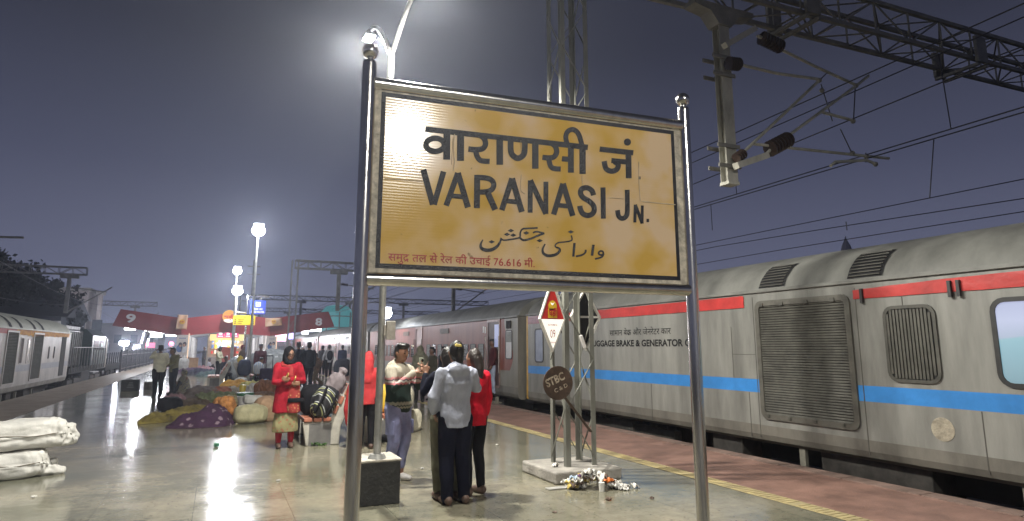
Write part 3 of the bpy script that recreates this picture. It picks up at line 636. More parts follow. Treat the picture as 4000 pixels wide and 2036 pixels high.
for k,lb in enumerate(('second maroon coach, its windows level with the walking men','third maroon coach, glossy pink under the platform lamps','fourth maroon coach, fading into the haze beyond the canopy','farthest maroon coach, barely visible in the haze')):
    dup(r0,r0.location+V((0,(L2+.6)*(k+1),0)),lb)
# ---- pale power coach on the left
XL=-6.25
t=thing('power_coach','pale grey power coach with cream roof, shutters and torn red and yellow band','train coach',(XL-1.62,24.,-.78))
M_pale=mat('pale dirty coach paint',(.34,.32,.30),.45,0,.25,1.2,.05,30,stretch=(1,1.2,.4)); M_palebl=mat('faded blue grey stripe',(.25,.26,.29),.5,0,.15,3); M_pskirt=mat('dusty pale skirt',(.24,.22,.19),.6,0,.3,2)
M_cream=mat('cream coach roof',(.36,.36,.29),.5,0,.2,1.5)
rowsL=[(.12,.08,0),(.03,.14,0),(0,.30,1),(0,.78,2),(0,1.0,1),(0,2.22,1),(.02,2.25,1)]
RL=[(a,z-.25) for a,z in ROOF]
coach_shell(t,XL,-1,12,35.9,rowsL,[M_pskirt,M_pale,M_palebl],M_cream,roof=RL); gear(t,XL,-1,12,35.9,11,z0=.1); bogie(t,XL,-1,32.2)
fnL=lambda y,z,d:(XL+d,y,z)
def bandmat():
    return mat('torn red and marigold band',(.62,.33,.02),.7,0,.1,5.5,0,10,col2=(.22,.05,.05))
m=MB(); m.grid([[(XL+.006+.01*random.random(),y,2.08-.10*abs(noise.noise(V((y*1.7,0,3))))-(.03 if z==0 else 0) if z==0 else 2.215) for z in (0,1)] for y in [27.0+i*.12 for i in range(72)]]); m.build('torn_band',bandmat(),t)
m=MB(); m.bx(XL+.001,XL+.006,12,27.2,2.05,2.21); m.build('red_band',mat('faded red band',(.32,.06,.06),.6,0,.3,2),t)
for y0,y1,z0,z1 in ((25.95,27.2,.44,2.1),(29.32,30.7,.45,2.09)):
    m=MB(); ring(m,[(y0-.06,z0-.06),(y1+.06,z0-.06),(y1+.06,z1+.06),(y0-.06,z1+.06)],[(y0,z0),(y1,z0),(y1,z1),(y0,z1)],fnL,-.02,.03); g=m.build('shutter_door',M_pale,t)
    m=MB(); 
    for k in range(34):
        z=z0+(z1-z0)*k/34; m.add([fnL(y0,z,.024),fnL(y1,z,.024),fnL(y1,z+.045,.006),fnL(y0,z+.045,.006)],[(0,1,2,3)])
    m.build('slats',mat('olive grey shutter',(.045,.045,.036),.8,0,.3,5,spec=.2),g)
for y0,y1,z0,z1,mm in ((27.66,28.0,1.07,1.92,mat('brown window blind',(.04,.025,.02),.7,0,.3,4)),(28.6,28.98,1.06,1.9,mat('streaky grey pane',(.22,.22,.22),.3,0,.5,7)),(31.87,31.99,1.18,1.62,M_hole),(32.8,32.92,1.18,1.62,M_hole)): window(t,XL,-1,y0,y1,z0,z1,mm,.05,.03,.012,frm=M_pale if z0<1.1 else M_rub)
m=MB(); m.bx(XL-.01,XL+.012,34.12,35.02,.38,2.07); m.build('door',mat('dark end door',(.02,.019,.017),.8,0,.3,4),t)
for y0,y1 in ((26.15,26.5),(27.45,27.8),(29.3,29.65),(30.55,30.9)): vent(t,XL,-1,y0,y1,RL,.02,.42,slats=0)
gangway(t,XL,-1,35.91,36.5)
# ---- diesel locomotive beyond it
t=thing('diesel_locomotive','dark green diesel locomotive with a cab and hand rails behind the pale coach','locomotive',(XL-1.5,42.6,-.78))
M_loco=mat('dark teal loco paint',(.012,.03,.03),.4,0,.4,3); M_lgrey=mat('sooty grey panel',(.05,.05,.052),.5,0,.5,3); M_beige=mat('dirty beige trim',(.20,.17,.13),.5,0,.3,4)
m=MB(); m.bx(XL-3.0,XL-.1,36.9,48.0,.35,.62); m.build('frame',M_dark,t)
m=MB(); m.bx(XL-2.4,XL-.6,37.0,42.6,.62,2.5); m.build('engine_hood',M_lgrey,t,bev=.06)
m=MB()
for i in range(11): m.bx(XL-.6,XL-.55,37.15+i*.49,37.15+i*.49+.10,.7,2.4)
each(m,'hood_rib',mat('hood rib paled by light',(.17,.17,.165),.6,.1,.4,4),t)  # ribs given a paler colour for the light falling on them
m=MB(); m.prism([(XL-2.9,.62),(XL-.12,.62),(XL-.12,2.25),(XL-.5,2.62),(XL-2.5,2.62),(XL-2.9,2.25)],lambda x,z,d:(x,d,z),42.6,47.3); cb=m.build('cab',M_loco,t,bev=.04)
m=MB(); m.bx(XL-.118,XL-.10,43.1,44.6,1.45,2.0); m.bx(XL-.118,XL-.10,45.1,46.3,1.45,2.0); m.build('side_window',M_gwin,cb)
m=MB(); m.bx(XL-.10,XL-.096,45.5,46.1,1.55,1.85); m.build('lit_window',emit('pale lit cab window',(.6,.75,.75),.5),cb)
m=MB(); m.bx(XL-2.9,XL-.14,47.302,48.0,.62,2.0); m.build('nose',M_loco,t,bev=.05); m=MB(); m.bx(XL-.135,XL-.08,47.32,47.75,.4,2.15); m.build('corner_strip',M_beige,t,bev=.01)
m=MB()
for i in range(13): m.tube([(XL-.06,37.1+i*.83,.4),(XL-.06,37.1+i*.83,1.6)],.03,6)
m.tube([(XL-.06,37.1,1.6),(XL-.06,47.2,1.6)],.03,6); m.build('hand_rail',mat('grey hand rail',(.13,.13,.13),.5,.3,.3,5),t)
m=MB(); m.bx(XL-2.2,XL-.7,38.5,42.2,2.503,2.7); m.tube([(XL-1.5,40.2,2.6),(XL-1.5,40.2,2.95)],.25,12); m.build('roof_hatch',mat('dusty light roof',(.34,.33,.33),.6,0,.5,3),t,bev=.04)
for yb in (39.3,45.4): bogie(t,XL+.15,-1,yb)
m=MB(); m.bx(XL-2.6,XL-.25,41.1,43.6,-.4,.34); m.build('fuel_tank',M_dark,t,bev=.05)
# ================================================================== OVERHEAD LINE: NEAR MAST, BEAM, CANTILEVER, WIRES
M_galv=mat('weathered galvanised steel',(.36,.35,.30),.6,.25,.3,3,.1,20,stretch=(1,1,.4))
M_gird=mat('dark girder steel',(.17,.165,.15),.6,.2,.3,3)
M_ins=mat('brown porcelain insulator',(.035,.022,.018),.25,0,.3,9)
M_wire=mat('dark wire',(.05,.05,.06),.5,.5,.2,6)
def angle(m,a,b,s,th,sx_,sy_):                     # L-section from a to b, flanges toward sx_, sy_
    a,b=V(a),V(b); h=s/2
    m.bar(a+V((sx_*h,sy_*th/2,0)),b+V((sx_*h,sy_*th/2,0)),s,th); m.bar(a+V((sx_*th/2,sy_*(h+th),0)),b+V((sx_*th/2,sy_*(h+th),0)),th,s)
def lattice_mast(t,x0,x1,y0,y1,z0,z1,s,bay,m_=None,d=.035):
    for x,sx_ in ((x0,1),(x1,-1)):
        for y,sy_ in ((y0,1),(y1,-1)):
            m=MB(); a,b=V((x,y,z0)),V((x,y,z1)); m.bx(min(x,x+sx_*s),max(x,x+sx_*s),min(y,y+sy_*.009),max(y,y+sy_*.009),z0,z1); m.bx(min(x,x+sx_*.009),max(x,x+sx_*.009),min(y+sy_*.009,y+sy_*s),max(y+sy_*.009,y+sy_*s),z0,z1); m.build('leg',m_ or M_galv,t)
    m=MB(); n=int((z1-z0-.1)/bay)
    for k in range(n):
        za=z0+.08+k*bay; zb=za+bay
        for y in (y0-.004,y1+.004): p=((x0+.02,y,za),(x1-.02,y,zb)) if k%2 else ((x1-.02,y,za),(x0+.02,y,zb)); m.bar(*p,d,.008)
        for x in (x0-.004,x1+.004): p=((x,y0+.02,za),(x,y1-.02,zb)) if k%2 else ((x,y1-.02,za),(x,y0+.02,zb)); m.bar(*p,.008,d)
    m.build('lacing',m_ or M_galv,t)
def box_beam(t,p0,p1,wd,h,bay,c=.09,m_=None,br=.05):
    p0,p1=V(p0),V(p1); d=(p1-p0); L=d.length; d.normalize(); s_=d.cross(V((0,0,1))).normalized(); u=V((0,0,1)); cs=[]
    for j in (-1,1):
        for k in (0,1):
            o_=s_*(j*wd/2)+u*(k*h); m=MB(); m.bar(p0+o_,p1+o_,c); m.build('chord',m_ or M_gird,t)
    m=MB(); n=max(1,round(L/bay)); st=L/n
    for i in range(n):
        a,b=p0+d*(i*st),p0+d*((i+1)*st); f=i%2
        for j in (-1,1):
            o_=s_*(j*wd/2); m.bar(a+o_+(u*h if f else V()),b+o_+(V() if f else u*h),br*.7,br); m.bar(a+o_,a+o_+u*h,br*.7,br)
        for k in (0,1):
            o_=u*(k*h); m.bar(a+o_+s_*(wd/2*(1 if f else -1)),b+o_+s_*(wd/2*(-1 if f else 1)),br,br*.6); m.bar(a+o_+s_*wd/2,a+o_-s_*wd/2,br,br*.6)
    m.bar(p1+s_*wd/2,p1+s_*wd/2+u*h,br); m.bar(p1-s_*wd/2,p1-s_*wd/2+u*h,br); m.build('lacing',m_ or M_gird,t)
def insulator(t,a,b,r,n=7,nm='insulator'):
    a,b=V(a),V(b); d=(b-a).normalized(); L=(b-a).length; pts=[];rs=[]
    for i in range(n):
        for f,k in ((.05,.45),(.25,1.),(.55,.95),(.75,.45)): pts.append(a+d*(L*(i+f)/n)); rs.append(r*k)
    m=MB(); m.tube(pts,rs,14); return m.build(nm,M_ins,t,smooth=60)
MX0,MX1,MY0,MY1=4.08,4.52,7.42,7.84
t=thing('lattice_mast','tall four-legged lattice mast on a low concrete block beside the rubbish heap','mast',(4.3,7.63,0))
m=MB(); m.bx(3.78,4.72,7.15,8.1,0,.14); m.build('concrete_base',M_conc,t,bev=.02)
lattice_mast(t,MX0,MX1,MY0,MY1,.14,7.35,.068,.62,mat('dull mast steel',(.17,.17,.145),.6,.2,.35,2,.1,20,stretch=(1,1,.4)),.024)
t=thing('overhead_beam','heavy dark lattice beam spanning the right hand tracks high overhead','overhead beam',(4.3,7.63,7.2))
box_beam(t,(4.0,7.63,7.22),(24,7.63,7.55),.60,.62,.95,.075,None,.03)
for xx in (8.9,13.6,18.5):
    m=MB()
    for j in (-.42,.42): m.bx(xx-.16,xx+.16,7.63+j-.03,7.63+j+.03,7.25,7.8)
    for dx in (-.14,.14): m.bar((xx+dx,7.2,7.2),(xx+dx,8.06,7.2),.06)
    m.build('splice_bracket',M_gird,t)
q0=onY(*crop(2500,0,.6865)(505,1045),7.63); xd_=q0.x+.02
t=thing('drop_arm','grey steel drop arm hanging from the beam with a bent bracket top','drop arm',(xd_,7.63,q0.z))
m=MB(); zt=6.85
for j in (-1,1): m.bx(xd_-.105,xd_+.105,7.63+j*.075-.006,7.63+j*.075+.006,q0.z,zt)
m.bx(xd_-.012,xd_+.012,7.56,7.70,q0.z,zt); m.build('arm_post',M_galv,t)
m=MB(); m.bx(xd_-.11,xd_+.11,7.53,7.73,q0.z-.03,q0.z+.02); m.build('end_plate',M_galv,t)
m=MB(); m.prism([(-.62,7.16),(.62,7.16),(.62,7.08),(.30,7.02),(.14,6.82),(-.14,6.82),(-.30,7.02),(-.62,7.08)],lambda x,z,d:(xd_+x,d,z),7.50,7.76); m.build('cap_bracket',M_gird,t)
m=MB()
for z in (4.42,4.75,5.95,6.25): m.bx(xd_-.3,xd_+.14,7.5,7.53,z-.03,z+.03); m.bx(xd_-.3,xd_+.14,7.735,7.765,z-.03,z+.03)
each(m,'clamp',M_gird,t)
U8=crop(2500,0,.6865); BY=7.40
def B(x,y,Y=BY): return onY(*U8(x,y),Y)
t=thing('cantilever','registration arm with brown insulators and tubes carrying the wire from the drop arm','cantilever',tuple(B(560,900)))
m=MB(); m.bar(B(545,945),B(720,885),.12,.10); m.build('bracket_arm',M_galv,t)
m=MB(); m.bar(B(480,262),B(650,165),.11,.09); m.build('bracket_arm',M_galv,t)
insulator(t,B(735,850),B(850,790),.135); insulator(t,B(545,905),B(592,870),.085,4); insulator(t,B(690,215),B(808,272),.12); insulator(t,B(500,360),B(568,368),.11,5)
def tubes(t,nm,L,r,mm=None):
    for i,p in enumerate(L):
        m=MB(); m.tube([B(*q) for q in p],r,8); m.build(nm,mm or M_galv,t,smooth=60)
tubes(t,'stay_tube',[[(848,770),(1235,485),(1300,432)],[(590,865),(1020,458)],[(568,368),(780,418),(1010,450)],[(808,285),(1010,385),(1220,480)],[(650,820),(760,832),(1210,880),(1415,902)],[(1085,945),(1110,922),(1290,912),(1345,935)],[(1040,640),(1210,685)],[(715,880),(740,855)],[(668,205),(692,215)]],.026)
tubes(t,'drop_wire',[[(1030,480),(1095,690)],[(1225,490),(1215,690)],[(1140,735),(1205,870)],[(1285,870),(1285,925)],[(1020,458),(1070,410),(1220,480)]],.010,M_wire)
m=MB()
for p in ((1020,458),(1035,515),(1228,488),(1212,690),(1208,872),(1288,892),(1340,935)): m.sph(B(*p),.045,8,6)
each(m,'clamp',M_gird,t,smooth=60)
def wire(label,pts,r=.011,cat='overhead wire'):
    m=MB(); m.tube([V(p) for p in pts],r,6); return tag(m.build('overhead_wire',M_wire,None,smooth=60),label,cat,'overhead wires above the tracks')
def along(P0,P1,X,ext=(-14,160),sag=.0):
    a,b=onX(*U8(*P0),X),onX(*U8(*P1),X); f=lambda y:a.z+(b.z-a.z)*(y-a.y)/(b.y-a.y)
    z=(a.z+b.z)/2; out=[]
    for y in (b.y-6,b.y-2,b.y,(a.y+b.y)/2,a.y,a.y+4,a.y+12,a.y+26,a.y+60,a.y+110): out.append((X,y,f(min(max(y,b.y-3),a.y+3))))
    return out
WX=onY(*U8(1230,520),7.4).x
WL=[('upper thin wire from the elbow of the cantilever tubes',(290,870),(1560,300),onY(*U8(1035,515),BY).x),('catenary wire held by the upper end of the long cantilever tube',(290,930),(1700,310),WX),
    ('wire held by the small steady clamp in mid air below the catenary',(300,1050),(1960,370),onY(*U8(1212,690),BY).x),('contact wire passing the registration arm, upper of its pair',(310,1178),(2180,610),onY(*U8(1290,895),BY).x),
    ('contact wire passing the registration arm, lower of its pair',(310,1192),(2180,640),onY(*U8(1290,905),BY).x+.05),('highest of the three wires just above the grey coach roof',(740,1310),(2180,1020),14.6),
    ('middle of the three wires just above the grey coach roof',(1000,1311),(2180,1130),14.9),('lowest of the three wires just above the grey coach roof',(1500,1311),(2180,1205),16.)]
for lb,a,b,X in WL: wire(lb,along(a,b,X))
t=thing('wire_dropper','set of thin droppers hanging between the catenary and contact wires','dropper',tuple(onX(*U8(1770,735),10.1)))
for a,b in (((1700,310),(1770,735)),((1672,795),(1648,1130)),((545,1045),(550,1105)),((403,1165),(412,1311)),((1172,1262),(1178,1311))):
    m=MB(); m.tube([onX(*U8(*a),WX+.3),onX(*U8(*b),WX+.3)],.009,5); m.build('dropper',M_wire,t)
# far portals
def portal(label,x0,x1,Y,z,leg=None,drops=(),h=.55,wd=.5,bay=.9,c=.1):
    t=thing('overhead_portal',label,'overhead portal',((x0+x1)/2,Y,0),'overhead line portals')
    box_beam(t,(x0,Y,z),(x1,Y,z),wd,h,bay,c)
    if leg is not None: lattice_mast(t,leg-.25,leg+.25,Y-.25,Y+.25,0,z+h,.07,.9,M_gird,.05)
    for xd in drops:
        m=MB(); m.bx(xd-.13,xd+.13,Y-.12,Y+.12,z-3.0,z-.1); m.bx(xd-.6,xd+.6,Y-.25,Y+.25,z-.3,z-.01); m.build('drop_arm',M_gird,t)
        m=MB(); m.tube([(xd+.1,Y,z-1.0),(xd+2.6,Y,z-1.3)],.04,6); m.tube([(xd+.1,Y,z-2.9),(xd+2.9,Y,z-.9)],.05,6); m.build('cantilever_tube',M_gird,t)
        insulator(t,(xd+.2,Y,z-1.02),(xd+.7,Y,z-1.08),.12,5)
    return t
a=G(218*K,692*K,7.2); portal('dark portal beam over the left tracks behind the pale coach',a.x-22,a.x,a.y,7.2,None,(a.x-1.1,))
a=G(395*K,771*K,7.2); b_=G(228*K,768*K,7.2); portal('smaller portal above the canopy end with the number nine',b_.x,a.x,a.y,7.2,b_.x,(a.x-2.6,))
a=G(745*K,672*K,7.2); portal('portal rising from the platform in front of the number eight canopy end',a.x,a.x+24,48.3,7.2,a.x,(a.x+3.1,a.x+12))
portal('far faint portal beyond the number eight canopy end',4.,34,84,7.3,4.,(9.,15.,22))
portal('very far faint portal over the maroon coaches',6.,36,112,7.3,6.,(10.,20.))
a=G(60*K,598*K,7.2); t=thing('cantilever','short dark cantilever stub at the left edge of the sky','cantilever',tuple(a)); m=MB(); m.tube([(a.x-3,a.y,a.z-.1),a],.06,6); m.tube([(a.x-3,a.y,a.z+.9),(a.x-1.1,a.y,a.z)],.04,6); m.build('stay_tube',M_gird,t); insulator(t,(a.x-1.2,a.y,a.z-.5),(a.x-1.1,a.y,a.z),.1,4)
for X,lb in ((-8.2,'wire over the left track below the dark portal'),(-12.,'outer wire left of the pale coach')): wire(lb,[(X,y,5.0+.5*math.sin(y*.1)) for y in range(30,150,6)],.014)
# spire-like far tower top seen over the coach roof
# ================================================================== CANOPY
M_fas=mat('dark red canopy fascia',(.215,.028,.03),.5,0,.15,1.2); M_fas_lit=mat('red canopy fascia in lamplight',(.38,.05,.055),.45,0,.12,1.2)  # middle fascia coloured lighter for the lamplight on it
FY=48.6
def fa(x,y,Y=FY): q=onY(*c2(x,y),Y); return (q.x,q.z)
t=thing('platform_canopy','dark red zigzag platform canopy with the numbers 9 and 8 at its two ends','canopy',(.5,FY,0))
fnF=lambda x,z,d:(x,FY+d,z)
Lp=[fa(92,292),fa(640,378),fa(705,384),fa(702,222),fa(690,215),fa(172,138)]
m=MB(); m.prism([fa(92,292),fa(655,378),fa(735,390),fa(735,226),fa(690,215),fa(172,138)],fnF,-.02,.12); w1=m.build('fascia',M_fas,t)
m=MB(); m.prism([fa(735,390),fa(1100,352),fa(1560,388),fa(1560,222),fa(1350,200),fa(1130,182),fa(735,226)],fnF,0,.12); w2=m.build('fascia',M_fas_lit,t)
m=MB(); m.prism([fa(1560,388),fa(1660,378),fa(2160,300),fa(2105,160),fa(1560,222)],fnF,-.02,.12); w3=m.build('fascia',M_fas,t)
M_num=mat('white number paint',(.62,.60,.60),.5,0,.12,4)
for ch,tl,br in (('9',(225,182),(306,266)),('8',(1985,220),(2044,292))):
    a,b=fa(*tl),fa(*br); m=MB(); text(m,ch,(a[0],FY-.02,b[1]),(1,0,0),(0,0,1),b[0]-a[0],a[1]-b[1],.035,.01); m.build('number',M_num,w1 if ch=='9' else w3)
M_ceil=mat('corrugated ceiling',(.30,.29,.28),.6,0,.2,2); DY=34
top=[fa(172,138),fa(712,222),fa(1130,182),fa(1560,222),fa(2105,160)]; bot=[(a,b-.55) for a,b in top]
for i in range(4):
    (x0,z0),(x1,z1)=top[i],top[i+1]; m=MB(); n=14
    rows_=[]
    for k in range(n*2+1): f=k/(n*2); zz=z0+(z1-z0)*f-.45+(.05 if k%2 else 0); rows_.append([(x0+(x1-x0)*f,FY+.13,zz),(x0+(x1-x0)*f,FY+DY,zz)])
    m.grid(rows_); m.build('roof_sheet',M_ceil,t)
for i in range(9):
    y=FY+.6+i*4.2
    for xx in (-2.35,3.45):
        m=MB(); m.bx(xx-.16,xx+.16,y-.16,y+.16,0,2.55); m.build('column',mat('pale painted column',(.42,.40,.38),.5,0,.2,3),t,bev=.03)
    m=MB(); m.bar((-6.0,y,3.35),(-2.35,y,2.75),.1,.16); m.bar((3.45,y,2.75),(7.2,y,3.5),.1,.16); m.bar((-2.35,y,2.75),(.3,y,3.2),.1,.16); m.bar((.3,y,3.2),(3.45,y,2.75),.1,.16); m.build('roof_beam',M_gird,t)
# plinths with posters
def pst(cx,y,lab,seed):
    m=MB(); m.bx(cx-.5,cx+.5,y,y+.9,0,.98); o=m.build('column_plinth',mat('brown tiled plinth',(.14,.09,.075),.35,0,.3,5),None,bev=.02); tag(o,lab,'plinth')
q=onY(*c2(718,722),48.9); pst(q.x,48.4,'brown tiled column plinth behind the white sack, left of the stall',1)
q=onY(*c2(1590,700),48.9); pst(q.x,48.4,'brown tiled column plinth behind the men in dark jackets',2)
def poster(label,tl,br,Y,seed):
    a=onY(*c2(*tl),Y); b=onY(*c2(*br),Y); x0,x1,z0,z1=a.x,b.x,b.z,a.z; t=thing('poster',label,'poster',((x0+x1)/2,Y,z0)); w_=x1-x0; h=z1-z0
    m=MB(); m.bx(x0,x1,Y,Y+.04,z0,z1); m.build('sheet',mat('pale poster paper',(.56,.50,.46),.5,0,.12,2),t)
    def el(cx,cz,rx,rz,mm,k):
        m=MB(); m.add([(x0+w_*cx+w_*rx*math.cos(2*math.pi*i/18),Y-.004-.003*k,z0+h*cz+h*rz*math.sin(2*math.pi*i/18)) for i in range(18)],[tuple(range(17,-1,-1))]); m.build('printed_shape',mm,t)
    bl=mat('poster blue',(.07,.13,.30),.5,0,.2,6); dk=mat('poster dark',(.06,.05,.07),.5,0,.2,6); sk=mat('poster tan',(.45,.27,.2),.5,0,.2,6); wh=mat('poster white',(.6,.6,.62),.5,0,.1,6)
    el(.28,.32,.27,.2,bl,0); el(.33,.5,.16,.12,dk,1); el(.66,.3,.26,.2,wh,0); el(.7,.53,.17,.12,dk,1); el(.66,.47,.12,.08,sk,2); el(.36,.44,.10,.06,sk,2)
    m=MB()
    for k in range(6): m.bx(x0+w_*(.2+.1*k),x0+w_*(.26+.1*k),Y-.006,Y,z0+h*.80,z0+h*.86)
    m.build('print_row',bl,t)
    m=MB(); m.bx(x1-.02,x1+.05,Y-.02,Y+.05,z0-.3,z1+.1); m.build('edge_strip',emit('warm edge strip',(1.,.72,.5),.9),t)
poster('tall pale poster with two figures on the left canopy column',(697,378),(790,562),48.2,1)
poster('tall pale poster with two figures on the right canopy column',(1542,392),(1614,532),48.2,2)
def banner(label,P,Y,seed,hasg):
    p=[onY(*c2(*q),Y) for q in P]; t=thing('banner',label,'banner',tuple(p[3])); n=10
    rows_=[]
    for i in range(n+1):
        f=i/n; a=p[0].lerp(p[3],f); b=p[1].lerp(p[2],f); rows_.append([a.lerp(b,j/8)+V((0,-.05*math.sin(j*.9+f*3+seed),0)) for j in range(9)])
    m=MB(); m.grid(rows_); o=m.build('cloth',mat('orange white banner cloth',(.62,.36,.20),.6,0,.25,1.6,col2=(.62,.46,.36)),t,smooth=80); s_=o.modifiers.new('s','SOLIDIFY'); s_.thickness=.01
    c=(p[0]+p[2])/2+V((0,-.09,0)); m=MB(); r_=min((p[1]-p[0]).length,(p[3]-p[0]).length)*.26
    m.add([c+V((r_*math.cos(2*math.pi*i/20),0,r_*math.sin(2*math.pi*i/20))) for i in range(20)],[tuple(range(19,-1,-1))]); m.build('printed_disc',mat('marigold print',(.72,.42,.06),.5,0,.15,4),t)
    m=MB(); text(m,'घड़ी',c+V((-r_*.7,-.012,-r_*.35)),(1,0,0),(0,0,1),r_*1.4,r_*.8,.02); m.build('lettering',mat('banner red',(.5,.05,.03),.5,0,.2,6),t)
banner('square orange and white cloth banner tied over the left valley of the canopy',[(702,188),(798,192),(785,327),(682,325)],48.3,0,1)
banner('wide orange and green cloth banner tied over the right valley of the canopy',[(1518,222),(1672,222),(1672,288),(1515,303)],48.3,2,1)
m=MB(); a=[onY(*c2(*q),48.24) for q in ((1648,222),(1674,222),(1674,287),(1650,287))]; m.add(a,[(3,2,1,0)]); m.prism
# round lit sign
q=onY(*c2(1182,205),48.0); q1=onY(*c2(1118,205),48.0); rr=q.x-q1.x
t=thing('round_sign','round yellow lit sign with red Hindi lettering on the canopy front','lit sign',(q.x,48.0,q.z-rr))
m=MB(); m.tube([(q.x,48.0,q.z),(q.x,48.3,q.z)],rr,36); m.build('disc',emit('amber sign face',(.95,.46,.07),.72),t,smooth=40)
m=MB(); z_=q.z-rr*.62; m.add([(q.x+rr*.78*math.cos(a),47.985,z_+rr*.40*math.sin(a)*(1 if math.sin(a)<0 else .55)) for a in [2*math.pi*i/24 for i in range(24)]],[tuple(range(23,-1,-1))]); m.build('white_base',emit('white sign face',(.95,.9,.8),1.1),t)
m=MB(); text(m,'घड़ी',(q.x-rr*.8,47.96,q.z-rr*.62),(1,0,0),(0,0,1),rr*1.6,rr*.95,.05); m.build('lettering',emit('red sign lettering',(.85,.12,.06),.65),t)
m=MB(); m.bar((q.x-.1,47.96,q.z+rr*.35),(q.x+rr*.3,47.96,q.z+rr*.55),.05,.01); m.bar((q.x-.1,47.96,q.z+rr*.35),(q.x-.2,47.96,q.z+rr*.62),.05,.01); m.build('clock_hand',emit('red sign lettering',(.85,.12,.06),.65),t)
# lamps hung under the canopy
M_tubeL=emit('white tube light',(.92,.96,1.),14)
def hang(label,x,y,z,w_=.5,d=.25,h=.12,mm=None):
    t=thing('canopy_light',label,'hanging light',(x,y,z),'white lights hung under the canopy')
    m=MB(); m.bx(x-w_/2,x+w_/2,y-d/2,y+d/2,z,z+h); m.build('light_panel',mm or M_tubeL,t,bev=.03)
    m=MB(); m.bx(x-w_/2-.02,x+w_/2+.02,y-d/2-.02,y+d/2+.02,z+h+.001,z+h+.05); m.tube([(x,y,z+h+.05),(x,y,z+h+.45)],.02,6); m.build('hanger',M_head,t)
q=onY(*c2(258,315),49.2); hang('big white light below the number nine',q.x,49.2,q.z-.12,.62,.3,.24)
q=onY(*c2(1985,328),49.2); hang('big white light below the number eight',q.x,49.2,q.z-.14,.75,.3,.28)
q=onY(*c2(1888,360),49.6); hang('white light just left of the big one below the number eight',q.x,49.6,q.z-.1,.4,.3,.26)
for i,(px,py) in enumerate(((345,305),(383,318),(440,336),(478,345),(507,350),(530,355),(551,361),(640,387))):
    Y=FY+3+i*3.2; q=onY(*c2(px,py),Y); hang(('first','second','third','fourth','fifth','sixth','seventh','last')[i]+' small white tube in the row receding from the number nine',q.x,Y,q.z-.05,.55+.05*i,.5,.16)
q=onY(*c2(502,380),66); hang('separate bright white light below the receding row of tubes',q.x,66,q.z-.2,.9,.4,.5)
for x,y,z,p in ((-4.6,49.2,2.6,130),(-3.8,58,2.6,150),(5.6,51,2.6,120),(5.5,58,2.6,200),(.4,56,2.4,160),(.4,66,2.4,200),(-3.5,70,2.6,300),(5.5,72,2.6,300)): point('canopy_lamp_light',(x,y,z),p,None,(.92,.93,1.))
# ================================================================== FOOD STALL
SY=52.5
def fs(x,y): q=onY(*c2(x,y),SY); return q
a=fs(1005,372); b=fs(1315,432)
t=thing('food_stall','food stall with a glowing yellow sign board and pink panels under the canopy','food stall',((a.x+b.x)/2,SY,0))
m=MB(); m.bx(a.x,b.x,SY,SY+.15,b.z,a.z); sgn=m.build('sign_board',emit('glowing yellow sign',(1.,.84,.36),1.05),t)
for i,(x0,x1) in enumerate(((1066,1133),(1140,1200),(1204,1268))):
    p=fs(x0,350 if i else 366); q=fs(x1,404); m=MB(); m.bx(p.x,q.x,SY-.04,SY-.005,q.z,p.z); pk=m.build('pink_panel',emit('glowing pink panel',(.95,.07,.28),1.0),sgn)
    m=MB(); m.bx(p.x+.08,q.x-.08,SY-.06,SY-.041,q.z+.08,q.z+.13); m.bx(p.x+.14,q.x-.14,SY-.06,SY-.041,q.z+.2,q.z+.34); m.build('white_print',emit('white print',(1,.85,.9),2.),pk)
m=MB(); m.bx(a.x-.1,b.x+.1,SY+.1,SY+.6,0,.92); m.build('counter',mat('steel counter',(.42,.40,.38),.35,.4,.2,4),t,bev=.02)
p=fs(1110,490); q=fs(1240,600); m=MB(); m.bx(p.x,q.x,SY+.02,SY+.09,.05,p.z); m.build('red_panel',mat('coral red stall panel',(.50,.11,.085),.5,0,.15,3),t)
m=MB(); m.bx(a.x-.1,b.x+.1,SY+1.6,SY+1.75,0,2.4); m.build('back_wall',mat('lit stall back wall',(.62,.52,.42),.6,0,.25,3),t)
m=MB(); 
for i in range(3):
    m.bx(a.x,b.x,SY+1.25,SY+1.6,1.1+.4*i,1.13+.4*i)
m.build('shelf',mat('shelf board',(.4,.34,.3),.6,0,.2,4),t)
rnd=random.Random(4); pal=[mat('packet red',(.5,.06,.05),.4,0,.2,5),mat('packet yellow',(.6,.42,.05),.4,0,.2,5),mat('packet blue',(.08,.16,.42),.4,0,.2,5),mat('packet white',(.6,.6,.58),.4,0,.2,5)]
for i in range(3):
    for k in range(9): x=a.x+.12+k*.22; m=MB(); m.bx(x,x+.15,SY+1.3,SY+1.5,1.131+.4*i,1.131+.4*i+rnd.uniform(.15,.3)); m.build('snack_packet',pal[rnd.randrange(4)],t,bev=.015)
m=MB(); z=b.z; m.bx(a.x-.2,b.x+.2,SY+.05,SY+1.75,a.z+.02,a.z+.08); m.build('stall_roof',M_gird,t)
m=MB(); 
for x in (a.x-.12,b.x+.12): m.bx(x-.04,x+.04,SY+.05,SY+.13,0,a.z)
m.build('stall_post',M_galv,t)
m=MB(); qq=fs(1082,460); m.sph((qq.x,SY-.2,qq.z),.12,12,8); m.tube([(qq.x,SY-.2,qq.z+.1),(qq.x,SY-.2,b.z)],.01,5); m.build('globe_lamp',emit('warm globe',(1.,.92,.72),5),t,smooth=60)
point('stall_light',((a.x+b.x)/2,SY+.9,2.1),120,t,(1.,.85,.6),.3)
